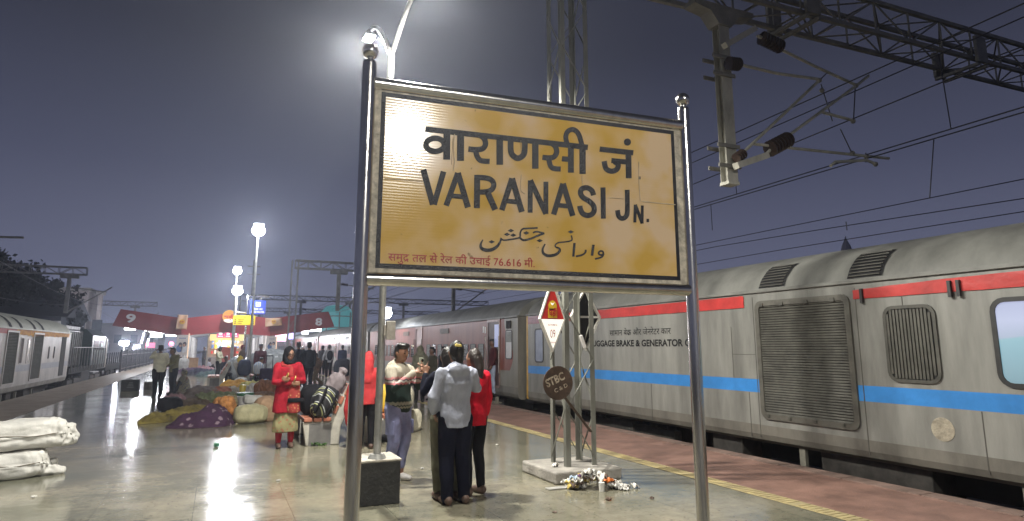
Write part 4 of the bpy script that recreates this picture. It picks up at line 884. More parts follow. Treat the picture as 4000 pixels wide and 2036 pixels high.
# ================================================================== FENCE, FAR LEFT
t=thing('picket_fence','dark iron picket fence along the left platform edge toward the haze','fence',(-5.7,60,0)); M_iron=mat('dark iron',(.035,.035,.04),.5,.4,.3,6)
Y=49.5; k=0
while Y<92:
    m=MB(); m.bx(-5.78,-5.66,Y-.06,Y+.06,0,1.45); m.build('fence_post',M_iron,t)
    m=MB()
    for i in range(1,20): y=Y+i*.14; m.bx(-5.735,-5.705,y-.015,y+.015,.05,1.32+(.06 if i%2 else 0))
    m.bx(-5.74,-5.70,Y,Y+2.8,.2,.25); m.bx(-5.74,-5.70,Y,Y+2.8,1.1,1.15); m.build('picket_panel',M_iron,t); Y+=2.8
t=thing('parked_wagon','row of dim flat wagons on the left track beyond the locomotive','wagon',(-8,62,-.78)); 
m=MB(); m.bx(-9.2,-6.6,50,74,.1,.5); m.build('deck',M_dark,t)
m=MB()
for i in range(24): m.bx(-6.66,-6.6,50.5+i,50.62+i,.5,1.25)
each(m,'stanchion',M_dark,t); bogie(t,-6.3,-1,53); bogie(t,-6.3,-1,71)
# far white coach washed by light, flood lamps
t=thing('white_coach','white coach on the far left track washed out by floodlight','train coach',(-15,92,-.78))
coach_shell(t,-13.6,-1,80,104,rowsL,[M_white,M_white,M_white],M_white,roof=RL)
for i in range(9): window(t,-13.6,-1,81.5+i*2.4,82.6+i*2.4,1.0,1.8,M_gwin,.06,.04)
q=G(310*K,868*K,1.62) if False else onX(310*K,866*K,-12.2)
for (px,py,lb,s_) in ((312,864,'blinding floodlight beyond the left fence, largest of the far lamps',1.5),(345,872,'smaller floodlight right of the blinding one',.8),(468,862,'faint white lamp above the two talking men',.5)):
    Yf=84 if px<400 else 96; q=onY(px*K,py*K,Yf); t=thing('floodlight',lb,'floodlight',(q.x,Yf,-.95))
    m=MB(); m.tube([(q.x,Yf+.2,-.95),(q.x,Yf+.2,q.z)],.07,8); m.build('pole',M_gird,t)
    m=MB(); [m.sph((q.x+s_*.2*(i-1)+.05*random.random(),Yf,q.z+s_*.15*(j-.5)+.06*random.random()),(s_*.11,.1,s_*.09),10,7) for i in range(3) for j in range(2)]; each(m,'lens',emit('floodlight glare',(.86,.88,1.),60),t,smooth=60)
    point('flood_light',(q.x,Yf-1.2,q.z+.3),350*s_,t,(.85,.88,1.),.4)
for i,(xa,ya,xb,yb) in enumerate(((388,360,360,460),(432,410,415,480),(300,470,285,520),(330,465,318,520))):  # glowing tubes added in place of white reflections on the coach side
    a=onY(*c2(xa,ya),86); b=onY(*c2(xb,yb),86); t=thing('leaning_glow_streak',('tallest glowing slanted reflection streak beyond the fence','second glowing slanted reflection streak right of the tallest','third short glowing slanted reflection streak near the floodlight','fourth short glowing slanted reflection streak near the floodlight')[i],'reflection streak',tuple(b),'glowing slanted reflection streaks beyond the fence')
    m=MB(); m.tube([b,a],.13,8); m.build('glow_tube',emit('dim white glow',(.85,.86,1.),1.6),t,smooth=60); m=MB(); m.tube([b+V((0,0,-1.5)),b],.1,8); m.build('foot',M_gird,t)
a=onY(*c2(445,475),90); m=MB(); m.bx(a.x-.5,a.x+.5,90,90.1,a.z-.3,a.z+.3); o=tag(m.build('signal_board',emit('pink lit board',(.95,.15,.3),1.5)),'small glowing pink board above the fence','lit board')
a=onY(*c2(642,460),72); t=thing('red_lamp','red glowing signal lamp left of the left poster','signal lamp',tuple(a)); m=MB(); m.sph(a,.22,12,8); m.build('lens',emit('red glow',(1.,.12,.22),6),t,smooth=60); m=MB(); m.tube([(a.x,a.y+.1,0),(a.x,a.y+.1,a.z)],.05,6); m.build('pole',M_gird,t)
a=onY(*c2(1700,388),60); m=MB(); m.bx(a.x-.8,a.x+.1,60,60.1,a.z-.45,a.z+.25); tag(m.build('neon_board',emit('pink white neon',(1.,.55,.75),2.6)),'pink and white neon board under the right canopy wing','lit board')
a=onY(*c2(1755,385),60); m=MB(); m.bx(a.x-.3,a.x+.3,59.9,59.98,a.z-.3,a.z+.3); tag(m.build('neon_board',emit('violet neon',(.35,.25,1.),2.)),'violet neon board right of the pink one under the canopy','lit board')
# ================================================================== BACKGROUND BUILDINGS AND TREES
def bld(label,x0,x1,y0,y1,h,wm,rm,nw=5,roofh=1.2,cat='building'):
    t=thing('station_building',label,cat,((x0+x1)/2,(y0+y1)/2,-.95))
    m=MB(); m.bx(x0,x1,y0,y1,-.95,h); m.build('wall',wm,t)
    m=MB(); 
    if roofh: m.prism([(y0-.5,h+.003),(y1+.5,h+.003),((y0+y1)/2,h+roofh)],lambda y,z,d:(d,y,z),x0-.5,x1+.5)
    else: m.bx(x0-.2,x1+.2,y0-.2,y1+.2,h+.002,h+.35)
    m.build('roof',rm,t)
    for i in range(nw): xx=x0+(x1-x0)*(i+.5)/nw; m=MB(); m.bx(xx-.5,xx+.5,y0-.04,y0-.003,h*.45,h*.45+1.3); m.build('window',M_gwin,t)
M_shed=mat('blue grey shed cladding',(.022,.028,.045),.6,0,.2,.6); M_bwall=mat('pale weathered wall',(.30,.26,.24),.8,0,.2,.5)
bld('long dark blue shed behind the pale coach and locomotive',-28,-11.6,62,72,4.0,M_shed,mat('dark shed roof',(.016,.02,.032),.6,0,.3,.5),6,1.6)
bld('pale boxy building above the dark shed',-19,-14.1,88,96,8.0,M_bwall,M_conc,5,0)
bld('small pale block beside the drop arm of the dark portal',-13.1,-12.75,88,89,7.6,M_bwall,M_conc,1,0)
bld('grey low building in haze behind the number nine canopy end',-18,-9,120,135,5.,M_bwall,M_conc,4,0)
t=thing('water_tank','teal lit round tank frame behind the number eight canopy end','tank',(11.5,66,-.95))
a=onY(*c2(2180,275),66); rr=1.55
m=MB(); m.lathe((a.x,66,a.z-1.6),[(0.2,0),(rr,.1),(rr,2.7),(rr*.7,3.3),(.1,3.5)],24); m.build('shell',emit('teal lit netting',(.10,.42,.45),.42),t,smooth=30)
m=MB()
for i in range(8): an=i*math.pi/4; m.tube([(a.x+rr*1.03*math.cos(an),66+rr*1.03*math.sin(an),-.95),(a.x+rr*1.03*math.cos(an),66+rr*1.03*math.sin(an),a.z+1.1)],.06,6)
for z in (-1.5,-.4,.7): m.tube([(a.x+rr*1.04*math.cos(i*math.pi/8),66+rr*1.04*math.sin(i*math.pi/8),a.z+z) for i in range(17)],.05,6)
m.build('frame',M_gird,t)
a=onX(2128*K,612*K,48); t=thing('far_tower','tiny hazy pointed tower top above the grey coach roof','tower',(a.x,a.y,-.95)); m=MB(); m.lathe((a.x,a.y,-.95),[(.5,0),(.45,a.z),(.5,a.z+.2),(.34,a.z+.75),(.1,a.z+1.25),(.02,a.z+1.55)],10); m.build('spire',mat('hazy tower stone',(.32,.31,.34),.8,0,.2,1),t)
for i,(px,y0,y1,Y,lb) in enumerate(((640,655,905,62,'thin far utility pole with cross arms left of the blue sign'),(607,730,905,84,'fainter far utility pole left of the taller one'))):
    a=onY(px*K,y0*K,Y); t=thing('utility_pole',lb,'utility pole',(a.x,Y,-.95)); m=MB(); m.tube([(a.x,Y,-.95),(a.x,Y,a.z)],[.11,.07],8); m.build('pole',M_gird,t,smooth=40)
    for z in (.6,1.3): m=MB(); m.bx(a.x-.55,a.x+.55,Y-.05,Y+.05,a.z-z,a.z-z+.08); m.build('cross_arm',M_gird,t)
M_leaf=mat('night foliage',(.022,.027,.022),.9,0,.3,1.2,spec=.1); M_bark=mat('bark',(.06,.05,.04),.9,0,.3,4)
def tree(label,x,y,h,w_,seed):
    rnd=random.Random(seed); t=thing('broadleaf_tree',label,'tree',(x,y,-.95),'dark trees behind the left tracks')
    m=MB(); m.tube([(x,y,-.95),(x+.2,y,h*.3),(x-.1,y,h*.6)],[.35,.28,.15],8)
    for k in range(7): an=rnd.random()*6.28; r=rnd.uniform(.3,.8)*w_; m.tube([(x,y,h*(.28+.04*k)),(x+r*.5*math.cos(an),y+r*.5*math.sin(an),h*(.5+.05*k)),(x+r*math.cos(an),y+r*math.sin(an),h*(.6+.05*k))],[.14,.09,.04],6)
    m.build('trunk',M_bark,t)
    m=MB(); cl=[(V((x,y,h*.66)) + V((rnd.gauss(0,.42)*w_,rnd.gauss(0,.42)*w_,rnd.gauss(0,.16)*h)),rnd.uniform(.5,1.3)) for _ in range(46)]
    for c,r in cl:
        for _ in range(120):
            d=V((rnd.gauss(0,1),rnd.gauss(0,1),rnd.gauss(0,.8))).normalized()*(r*rnd.random()**.4); p=c+d; s_=rnd.uniform(.12,.26)
            u=V((rnd.gauss(0,1),rnd.gauss(0,1),rnd.gauss(0,1))).normalized()*s_; v_=u.cross(V((rnd.gauss(0,1),rnd.gauss(0,1),rnd.gauss(0,1)))).normalized()*s_*.6
            m.add([p-u,p+v_,p+u,p-v_],[(0,1,2,3)])
    m.build('crown',M_leaf,t)
tree('largest dark tree at the left edge behind the pale coach',-17.2,68,9.6,3.0,1); tree('dark bushy tree right of the largest, above the shed roof',-14.6,70,7.3,2.2,2); tree('low dark tree above the locomotive roof',-12.2,66,5.6,1.5,3); tree('tall tree cut by the left edge of the view',-19.5,66,10.6,3.2,4)
# ================================================================== PEOPLE
SK=mat('brown skin',(.25,.125,.075),.5,0,.12,9); SKd=mat('dark brown skin',(.15,.075,.048),.5,0,.12,9)
HAIR=mat('black hair',(.012,.010,.009),.35,0,.5,18,.4,60,stretch=(1,1,.25)); HAIRg=mat('brown black hair',(.03,.022,.018),.4,0,.5,18,.4,60)
EYEW=mat('eye dark',(.02,.015,.012),.2,0,.2,9); LIP=mat('lip',(.20,.07,.06),.45,0,.15,9); BROW=mat('eyebrow',(.02,.015,.013),.8,0,.2,9)
def cloth(n,c,var=.28,scale=7,c2=None,rough=.85,bump=.25): return mat(n,c,rough,0,var,scale,bump*2.2,13,col2=c2,spec=.15)
def zbands(name,stops,H,wave=0,rough=.9,zz=.04,wscale=20):     # knitted bands that follow height
    m=bpy.data.materials.new(name); m.use_nodes=True; nt=m.node_tree; b=nt.nodes['Principled BSDF']; L=nt.links.new; b.inputs['Roughness'].default_value=rough
    tc=N(nt,'TexCoord'); s_=N(nt,'SeparateXYZ'); L(tc.outputs['Object'],s_.inputs[0])
    wv=N(nt,'Math',operation='PINGPONG'); L(s_.outputs[0],wv.inputs[0]); wv.inputs[1].default_value=.02
    ad=N(nt,'Math',operation='MULTIPLY_ADD'); L(wv.outputs[0],ad.inputs[0]); ad.inputs[1].default_value=wave; L(s_.outputs[2],ad.inputs[2])
    r=N(nt,'ValToRGB'); r.color_ramp.interpolation='CONSTANT'; el=r.color_ramp.elements
    while len(el)>1: el.remove(el[-1])
    for i,(z,c) in enumerate(stops):
        q=el[0] if i==0 else el.new(z/H); q.position=z/H; q.color=(*c,1)
    mr=N(nt,'MapRange'); mr.inputs[2].default_value=H; L(ad.outputs[0],mr.inputs[0]); L(mr.outputs[0],r.inputs[0])
    nz=N(nt,'TexNoise'); nz.inputs['Scale'].default_value=30; L(tc.outputs['Object'],nz.inputs['Vector'])
    mx=N(nt,'Mix',data_type='RGBA',blend_type='MULTIPLY'); mx.inputs[0].default_value=.5; L(r.outputs[0],mx.inputs[6]); L(nz.outputs[0],mx.inputs[7]); L(mx.outputs[2],b.inputs['Base Color']); return m
def stripes(name,cols,scale,rough=.9,dirn='X',dist=1.5):
    m=bpy.data.materials.new(name); m.use_nodes=True; nt=m.node_tree; b=nt.nodes['Principled BSDF']; L=nt.links.new; b.inputs['Roughness'].default_value=rough
    tc=N(nt,'TexCoord'); wv=N(nt,'TexWave',wave_type='BANDS',bands_direction=dirn); wv.inputs['Scale'].default_value=scale; wv.inputs['Distortion'].default_value=dist; wv.inputs['Detail'].default_value=1; L(tc.outputs['Object'],wv.inputs['Vector'])
    r=N(nt,'ValToRGB'); r.color_ramp.interpolation='CONSTANT'; el=r.color_ramp.elements
    while len(el)>1: el.remove(el[-1])
    for i,c in enumerate(cols):
        q=el[0] if i==0 else el.new(i/len(cols)); q.position=i/len(cols); q.color=(*c,1)
    L(wv.outputs['Fac'],r.inputs[0]); L(r.outputs[0],b.inputs['Base Color']); return m
def flowers(name,base,spot,scale=9,th=.26):
    m=bpy.data.materials.new(name); m.use_nodes=True; nt=m.node_tree; b=nt.nodes['Principled BSDF']; L=nt.links.new; b.inputs['Roughness'].default_value=.9
    tc=N(nt,'TexCoord'); vo=N(nt,'TexVoronoi'); vo.inputs['Scale'].default_value=scale; L(tc.outputs['Object'],vo.inputs['Vector'])
    nz=N(nt,'TexNoise'); nz.inputs['Scale'].default_value=scale*5; L(tc.outputs['Object'],nz.inputs['Vector'])
    ad=N(nt,'Math',operation='MULTIPLY_ADD'); L(nz.outputs[0],ad.inputs[0]); ad.inputs[1].default_value=.35; L(vo.outputs['Distance'],ad.inputs[2])
    r=N(nt,'ValToRGB'); r.color_ramp.elements[0].position=th; r.color_ramp.elements[0].color=(*spot,1); r.color_ramp.elements[1].position=th+.08; r.color_ramp.elements[1].color=(*base,1); L(ad.outputs[0],r.inputs[0])
    n2=N(nt,'TexNoise'); n2.inputs['Scale'].default_value=5; n2.inputs['Detail'].default_value=5; L(tc.outputs['Object'],n2.inputs['Vector']); mx=N(nt,'Mix',data_type='RGBA',blend_type='MULTIPLY'); mx.inputs[0].default_value=.7; L(r.outputs[0],mx.inputs[6])
    mr=N(nt,'MapRange'); mr.inputs[1].default_value=.3; mr.inputs[2].default_value=.7; mr.inputs[3].default_value=.5; mr.inputs[4].default_value=1.2; L(n2.outputs[0],mr.inputs[0]); L(mr.outputs[0],mx.inputs[7]); L(mx.outputs[2],b.inputs['Base Color']); return m
J0=dict(pel=(0,0,.93),wst=(0,0,1.07),chs=(0,.01,1.27),nck=(0,.015,1.44),hd=(0,-.015,1.60),
  shL=(.175,.015,1.385),elL=(.215,.035,1.11),wrL=(.215,-.03,.87),shR=(-.175,.015,1.385),elR=(-.215,.035,1.11),wrR=(-.215,-.03,.87),
  hpL=(.088,0,.90),knL=(.095,-.02,.49),anL=(.10,.03,.085),hpR=(-.088,0,.90),knR=(-.095,-.02,.49),anR=(-.10,.03,.085))
def hand(mb,wr,el,side,k,curl=.9,spread=0.,vee=False,pn=None):
    d=(wr-el).normalized(); n=V(pn) if pn else V((side*-1.,0,0)); n=(n-d*n.dot(d)); n=n.normalized() if n.length>.05 else V((0,1,0)); l=d.cross(n)*(1 if side>0 else -1)
    for i,(o,L) in enumerate(((.030,.066),(.010,.076),(-.011,.070),(-.031,.056))):
        c=curl; 
        if vee: c=.0 if i<2 else 2.6
        sp=(o*1.2 if not vee else (.06 if i==0 else -.035 if i==1 else o))*k
        kn=wr+d*.082*k+l*o*k; p=[wr+l*o*.55*k,kn]; a=c*.35; q=kn
        for s_ in (.42,.33,.25): q=q+(d*math.cos(a)+n*math.sin(a))*(L*s_*k)+l*(sp*s_*(.8 if vee else .15)); p.append(q); a+=c*.55
        mb.limb(p,[.014*k,.0125*k,.0105*k,.0098*k,.0085*k],7)
    t0=wr+d*.02*k+l*.028*k; mb.limb([t0,t0+d*.028*k+l*.026*k+n*.012*k,t0+d*.058*k+l*.030*k+n*(.018+.016*curl)*k],[.014*k,.0115*k,.0095*k],7)
def person(label,x,y,rz,H=1.65,pose=None,top=None,bot=None,shoe=None,hair='short',skin=SK,vox=.016,head=(0,0),group=None,z=0,face=True,build=1.,handsp=None,hairm=HAIR):
    k=H/1.70; J={a:V(b)*k for a,b in {**J0,**(pose or {})}.items()}; hs=handsp or {}
    t=thing('person',label,'person',(x,y,z),group,R(rz)); bw=build
    hd=J['hd']; HM=Matrix.Rotation(R(head[0]),3,'Z')@Matrix.Rotation(R(head[1]),3,'X')
    def h(p): return hd+HM@(V(p)*k)
    def rings(infl=0.,zlow=None,hemr=None):
        out=[]; xs=(J['shL']-J['shR']); xs.z=0; xs=xs.normalized() if xs.length>.05 else V((1,0,0)); xh=(J['hpL']-J['hpR']); xh.z=0; xh=xh.normalized() if xh.length>.03 else xs; zz=V((0,0,1))
        ch=[(J['pel']+V((0,0,-.09*k)),.13,.10,xh),(J['pel'],.165,.115,xh),(J['wst'],.145,.105,xs),(J['chs'],.165,.118,xs),((J['shL']+J['shR'])/2+V((0,0,-.03*k)),.168,.098,xs),((J['shL']+J['shR'])/2+V((0,0,.035*k)),.10,.075,xs),(J['nck']+V((0,0,.01*k)),.062,.062,xs)]
        for c,rx,ry,xd in ch:
            out.append((c,rx*k*bw+infl,ry*k*bw+infl,xd,V((-xd.y,xd.x,0))))
        return out
    b=MB()
    b.sph(hd,(.076*k,.094*k,.113*k),16,11,HM); b.sph(h((0,-.032,-.062)),(.054*k,.058*k,.058*k),12,8,HM); b.sph(h((0,-.095,-.018)),(.015*k,.020*k,.024*k),8,6,HM); b.sph(h((0,-.086,.012)),(.045*k,.012*k,.010*k),8,6,HM)
    for s_ in (-1,1): b.sph(h((s_*.078,.008,-.008)),(.014*k,.024*k,.033*k),8,6,HM)
    b.limb([J['nck']-V((0,0,.05*k)),J['nck'],h((0,.012,-.05))],[.062*k,.054*k,.052*k],10)
    b.loft(rings(),16)
    for s_,A in ((1,'L'),(-1,'R')):
        b.limb([J['sh'+A],J['el'+A],J['wr'+A]],[.056*k*bw,.042*k,.029*k]); hand(b,J['wr'+A],J['el'+A],s_,k,**hs.get(A,{}))
        b.limb([J['hp'+A],J['kn'+A],J['an'+A]],[.088*k*bw,.056*k,.038*k]); an=J['an'+A]; kd=J['kn'+A]-an
        fd=V(hs.get('foot'+A,(0.02*s_,-1,0))).normalized(); b.limb([an+V((0,0,-.035*k))-fd*.045*k,an+V((0,0,-.045*k))+fd*.06*k,an+V((0,0,-.055*k))+fd*.145*k],[.036*k,.034*k,.026*k])
    body=organic('body',b,vox,skin,t)
    if face:
        m=MB()
        for s_ in (-1,1): m.sph(h((s_*.031,-.083,.004)),(.015*k,.010*k,.008*k),8,6,HM)
        m.build('eyes',EYEW,t,local=True,smooth=60); m=MB()
        for s_ in (-1,1): m.sph(h((s_*.031,-.086,.026)),(.022*k,.009*k,.005*k),8,6,HM)
        m.build('eyebrows',BROW,t,local=True,smooth=60); m=MB(); m.sph(h((0,-.086,-.062)),(.024*k,.010*k,.009*k),8,6,HM); m.build('lips',LIP,t,local=True,smooth=60)
    if hair in ('short','long','bun','beanie'):
        m=MB(); m.sph(h((0,.022,.012)),(.087*k,.098*k,.122*k),16,11,HM)
        if hair=='short': 
            for i in range(9): a=i*.7; m.sph(h((.05*math.cos(a),-.01+.06*math.sin(a),.095)),.035*k,8,6)
        if hair=='long': m.limb([h((0,.05,0)),h((0,.085,-.12)),h((0,.10,-.26))],[.085*k,.075*k,.05*k],10)
        if hair=='bun': m.sph(h((0,.085,.03)),.055*k,10,8); m.limb([h((0,.09,.0)),h((0,.105,-.09)),h((0,.09,-.17))],[.05*k,.045*k,.025*k],8)
        o=organic('hair' if hair!='beanie' else 'beanie',m,max(.010,vox*.8),hairm,t,disp=.006,ds=22)
        inv=HM.inverted(); me=o.data; kill=set()
        import bmesh as _b
        bm=_b.new(); bm.from_mesh(me); dl=[v for v in bm.verts if (lambda q:(q.y<-.022*k and q.z<.048*k) or (q.y<.012*k and q.z<-.012*k))(inv@(v.co-hd))]
        _b.ops.delete(bm,geom=dl,context='VERTS'); bm.to_mesh(me); bm.free()
    if bot:
        m=MB(); r_=bot.get('r',1.); e_=bot.get('end','an')
        if bot['k']=='trousers':
            for A in 'LR':
                an=J['an'+A]+V((0,0,bot.get('up',-.02)*k)); m.limb([J['hp'+A],(J['hp'+A]+J['kn'+A])/2+V((0,.0,0)),J['kn'+A],(J['kn'+A]+an)/2+V((0,.012*k,0)),an],[.103*k*bw*min(r_,1.15),.089*k*bw*r_,.070*k*r_,.062*k*r_,.052*k*r_],12)
            m.loft([(J['pel']+V((0,0,-.1*k)),.15*k*bw,.115*k*bw,(1,0,0),(0,1,0)),(J['pel'],.172*k*bw,.126*k*bw,(1,0,0),(0,1,0)),(J['wst'],.155*k*bw,.115*k*bw,(1,0,0),(0,1,0))],16)
            organic('trousers',m,vox,bot['m'],t,disp=.007,ds=10,seed=x)
        else:
            zb=bot['z']*k; m.loft([(V((0,J['pel'].y,zb)),bot['r0']*k,bot['r0']*.72*k,(1,0,0),(0,1,0)),(V((0,J['pel'].y,(zb+J['pel'].z)/2)),bot['r0']*.92*k,bot['r0']*.68*k,(1,0,0),(0,1,0)),(J['pel'],.175*k*bw,.13*k*bw,(1,0,0),(0,1,0)),(J['wst'],.155*k*bw,.115*k*bw,(1,0,0),(0,1,0))],20)
            organic('skirt',m,vox,bot['m'],t,disp=.014,ds=9,seed=x)
    if top:
        p_=top.get('pad',.016); m=MB(); rg=rings(p_*k)
        hz=top.get('hem',.86)*k; hr=top.get('hr',.185); base=J['pel'].copy(); 
        rg=rg[2:]; rg.insert(0,(base,(.170*bw+.5*p_+ .005)*k,(.120*bw+p_)*k,rg[0][3],rg[0][4]))
        if hz<J['pel'].z-.02: rg.insert(0,(V((base.x,base.y,hz)),hr*k*bw,hr*.72*k*bw,rg[0][3],rg[0][4]))
        m.loft(rg,18); 
        for A in 'LR':
            a,e_,w_=J['sh'+A],J['el'+A],J['wr'+A]; ws=w_+(e_-w_)*.10; rr=top.get('ar',1.)
            if top.get('sl','long')=='long': m.limb([a+V((0,0,-.005)),(a+e_)/2,e_,(e_+ws)/2,ws],[.072*k*bw*rr,.062*k*bw*rr,.056*k*rr,.049*k*rr,.041*k*rr],12)
            else: m.limb([a,(a+e_)/2],[.072*k*rr,.062*k*rr],12)
        if top.get('hood'): m.sph(V(((J['nck']).x,J['nck'].y+.075*k,J['nck'].z-.035*k)),(.125*k,.075*k,.085*k),14,9); m.limb([J['nck']+V((-.09*k,.01,-.0)),J['nck']+V((0,.07*k,.03*k)),J['nck']+V((.09*k,.01,0))],[.04*k]*3,8)
        if top.get('collar'): m.limb([J['nck']+V((-.055*k,-.03*k,.0)),J['nck']+V((-.05*k,.04*k,.02*k)),J['nck']+V((.05*k,.04*k,.02*k)),J['nck']+V((.055*k,-.03*k,.0))],[.025*k]*4,8)
        o=organic(top.get('n','jacket'),m,vox,top['m'],t,disp=top.get('d',.009),ds=top.get('ds',8),seed=y)
    if shoe:
        m=MB()
        for s_,A in ((1,'L'),(-1,'R')):
            an=J['an'+A]; fd=V(hs.get('foot'+A,(.02*s_,-1,0))).normalized(); m.limb([an+V((0,0,-.03*k))-fd*.05*k,an+V((0,0,-.04*k))+fd*.06*k,an+V((0,0,-.05*k))+fd*.155*k],[.046*k,.045*k,.035*k],12)
            m.limb([an+V((0,0,-.066*k))-fd*.055*k,an+V((0,0,-.068*k))+fd*.15*k],[.024*k,.024*k],8)
        organic('shoes',m,max(.01,vox*.8),shoe,t)
    t['_k']=k; del t['_k']; return t,J,h,k
def scarf(t,J,h,k,m_,vox=.014,veil=True,name='headscarf',low=-.2):
    m=MB(); m.sph(h((0,.022,.02)),(.098*k,.108*k,.122*k),16,11); m.limb([h((0,.06,-.02)),h((0,.075,-.14)),h((0,.06,low))],[.10*k,.10*k,.11*k],12)
    for s_ in (-1,1): m.limb([h((s_*.075,0,.03)),h((s_*.08,-.02,-.07)),h((s_*.05,-.07,-.13))],[.03*k,.035*k,.04*k],8)
    m.limb([h((-.06,-.06,-.14)),h((0,-.085,-.15)),h((.06,-.06,-.14))],[.04*k]*3,8)
    return organic(name,m,vox,m_,t,disp=.01,ds=10)
DK=cloth('black cloth',(.009,.009,.012)); NAVY=cloth('navy trousers',(.007,.008,.018)); DKJ=cloth('charcoal jacket',(.022,.025,.034)); WSH=mat('white trainer',(.62,.60,.58),.5,0,.15,8); BSH=mat('black shoe',(.015,.014,.014),.4,0,.3,8); SAN=mat('brown sandal',(.10,.06,.045),.6,0,.4,9)
DEN=cloth('light blue cargo denim',(.235,.25,.42),.2,6)
armd=dict(elL=(.225,.03,1.11),wrL=(.21,-.05,.88),elR=(-.225,.03,1.11),wrR=(-.21,-.05,.88))
# woman in red with folded arms
g=G(715*K,1128*K)
fold=dict(shL=(.165,.0,1.385),shR=(-.165,.0,1.385),elL=(.235,-.09,1.13),wrL=(-.01,-.215,1.17),elR=(-.235,-.09,1.12),wrR=(.03,-.20,1.105))
REDW=cloth('crimson wool coat',(.29,.010,.022),.4,6); KUR=flowers('olive gold printed kurta',(.30,.27,.13),(.36,.15,.08),15,.40)
t,J,h,k=person('woman in a red coat and black headscarf standing with folded arms',g.x,g.y+.05,4,1.60,fold,dict(m=REDW,hem=.60,hr=.225,n='coat',pad=.032,ar=1.12,d=.012),dict(k='skirt',m=KUR,z=.27,r0=.215),SAN,None,SK,.011,(8,4),build=1.08,handsp=dict(L=dict(curl=1.2,pn=(0,1,0)),R=dict(curl=.8,pn=(0,1,0))))
scarf(t,J,h,k,DK,.011); m=MB(); m.limb([h((-.10,-.03,-.20)),h((0,-.09,-.22)),h((.10,-.03,-.20)),h((.09,.06,-.17)),h((-.09,.06,-.17)),h((-.10,-.03,-.20))],[.05*k]*6,10); m.limb([h((.02,-.10,-.24)),h((.0,-.155,-.36)),h((.02,-.17,-.45))],[.05*k,.05*k,.03*k],8); organic('red_scarf',m,.012,cloth('dull red scarf',(.30,.035,.035)),t,disp=.012,ds=12)
m=MB(); m.loft([(V((.085,yy,z)),rx,.055,(1,0,0),(0,1,0)) for z,rx,yy in ((.56,.10,-.135),(.70,.115,-.140),(.88,.105,-.130),(1.02,.085,-.125),(1.12,.05,-.13))],16); organic('front_panel',m,.014,flowers('red gold brocade',(.30,.03,.025),(.50,.24,.10),20,.38),t,disp=.008)
m=MB()
for c in ((.0,-.21,1.165),(.025,-.20,1.11)): m.tube([V(c)+V((.012*math.sin(a*math.pi/6)-.05+.10*(c[0]>.01),.042*math.cos(a*math.pi/6),.042*math.sin(a*math.pi/6)))*.94 for a in range(13)],.012,6)
each(m,'bangle',mat('gold bangle',(.50,.32,.10),.35,.7,.2,9),t,local=True,smooth=60)
m=MB(); m.bx(-.02,.235,-.215,-.175,.73,.80); m.build('black_bag',DK,t,local=True,bev=.02)
m=MB()
for s_ in (-1,1): m.limb([(s_*.094,0,.30),(s_*.096,.018,.10)],[.062,.045],10)
organic('red_leggings',m,.012,cloth('red leggings',(.33,.02,.035)),t)
m=MB()
for s_ in (-1,1): m.tube([h((s_*.036+.027*math.cos(a*math.pi/6),-.102,.002+.02*math.sin(a*math.pi/6))) for a in range(13)],.0035,6)
m.tube([h((-.01,-.106,.004)),h((.01,-.106,.004))],.003,6); m.build('spectacles',BROW,t,local=True)
# young man taking a photograph
g=G(1010*K,1213*K); gp=V((g.x-.05,g.y+.08,0))
shoot=dict(shL=(.165,-.01,1.37),shR=(-.165,-.01,1.37),elL=(.20,-.17,1.17),wrL=(.065,-.315,1.375),elR=(-.235,-.14,1.15),wrR=(-.05,-.32,1.345),hd=(0,-.035,1.585),knL=(.10,-.04,.49),anL=(.10,.02,.085),anR=(-.07,.05,.085),knR=(-.08,-.02,.49))
SWE=zbands('fair isle sweater',[(0,(.012,.03,.025)),(.88,(.40,.40,.30)),(.905,(.03,.06,.05)),(.918,(.42,.42,.32)),(.955,(.012,.035,.028)),(1.175,(.50,.16,.17)),(1.20,(.55,.5,.45)),(1.225,(.10,.08,.09)),(1.24,(.52,.20,.2)),(1.265,(.42,.38,.30))],2.0,.9)
t,J,h,k=person('young man in a patterned green and cream hooded sweater photographing with a phone',gp.x,gp.y,33,1.66,shoot,dict(m=SWE,hem=.84,hr=.175,n='sweater',pad=.03,ar=1.15,hood=True,d=.010),dict(k='trousers',m=DEN,r=1.16,up=.09),WSH,'short',SK,.0095,(0,8),handsp=dict(L=dict(curl=1.3,pn=(-1,-.2,0)),R=dict(curl=1.3,pn=(1,-.2,0))))
m=MB(); c=(J['wrL']+J['wrR'])/2+V((.0,-.045,.085))*k; m.box(c,(.078,.010,.160)); o=m.build('phone',mat('pale green phone',(.42,.46,.36),.3,0,.1,5),t,local=True,bev=.006); m=MB(); m.tube([c+V((.012,-.007,.045)),c+V((.012,-.010,.045))],.021,16); m.build('camera_bump',EYEW,o,local=True)
m=MB()
for A in 'LR': m.box(J['kn'+A]+V((.075 if A=='L' else -.075,0,.17))*k,(.03,.14,.17))
each(m,'cargo_pocket',DEN,t,local=True,bev=.012)
m=MB(); 
for s_ in (-1,1): m.tube([J['nck']+V((s_*.035,-.075,-.03))*k,J['nck']+V((s_*.045,-.145,-.12))*k,J['nck']+V((s_*.05,-.15,-.25))*k],.006,6)
m.build('hood_cord',WSH,t,local=True)
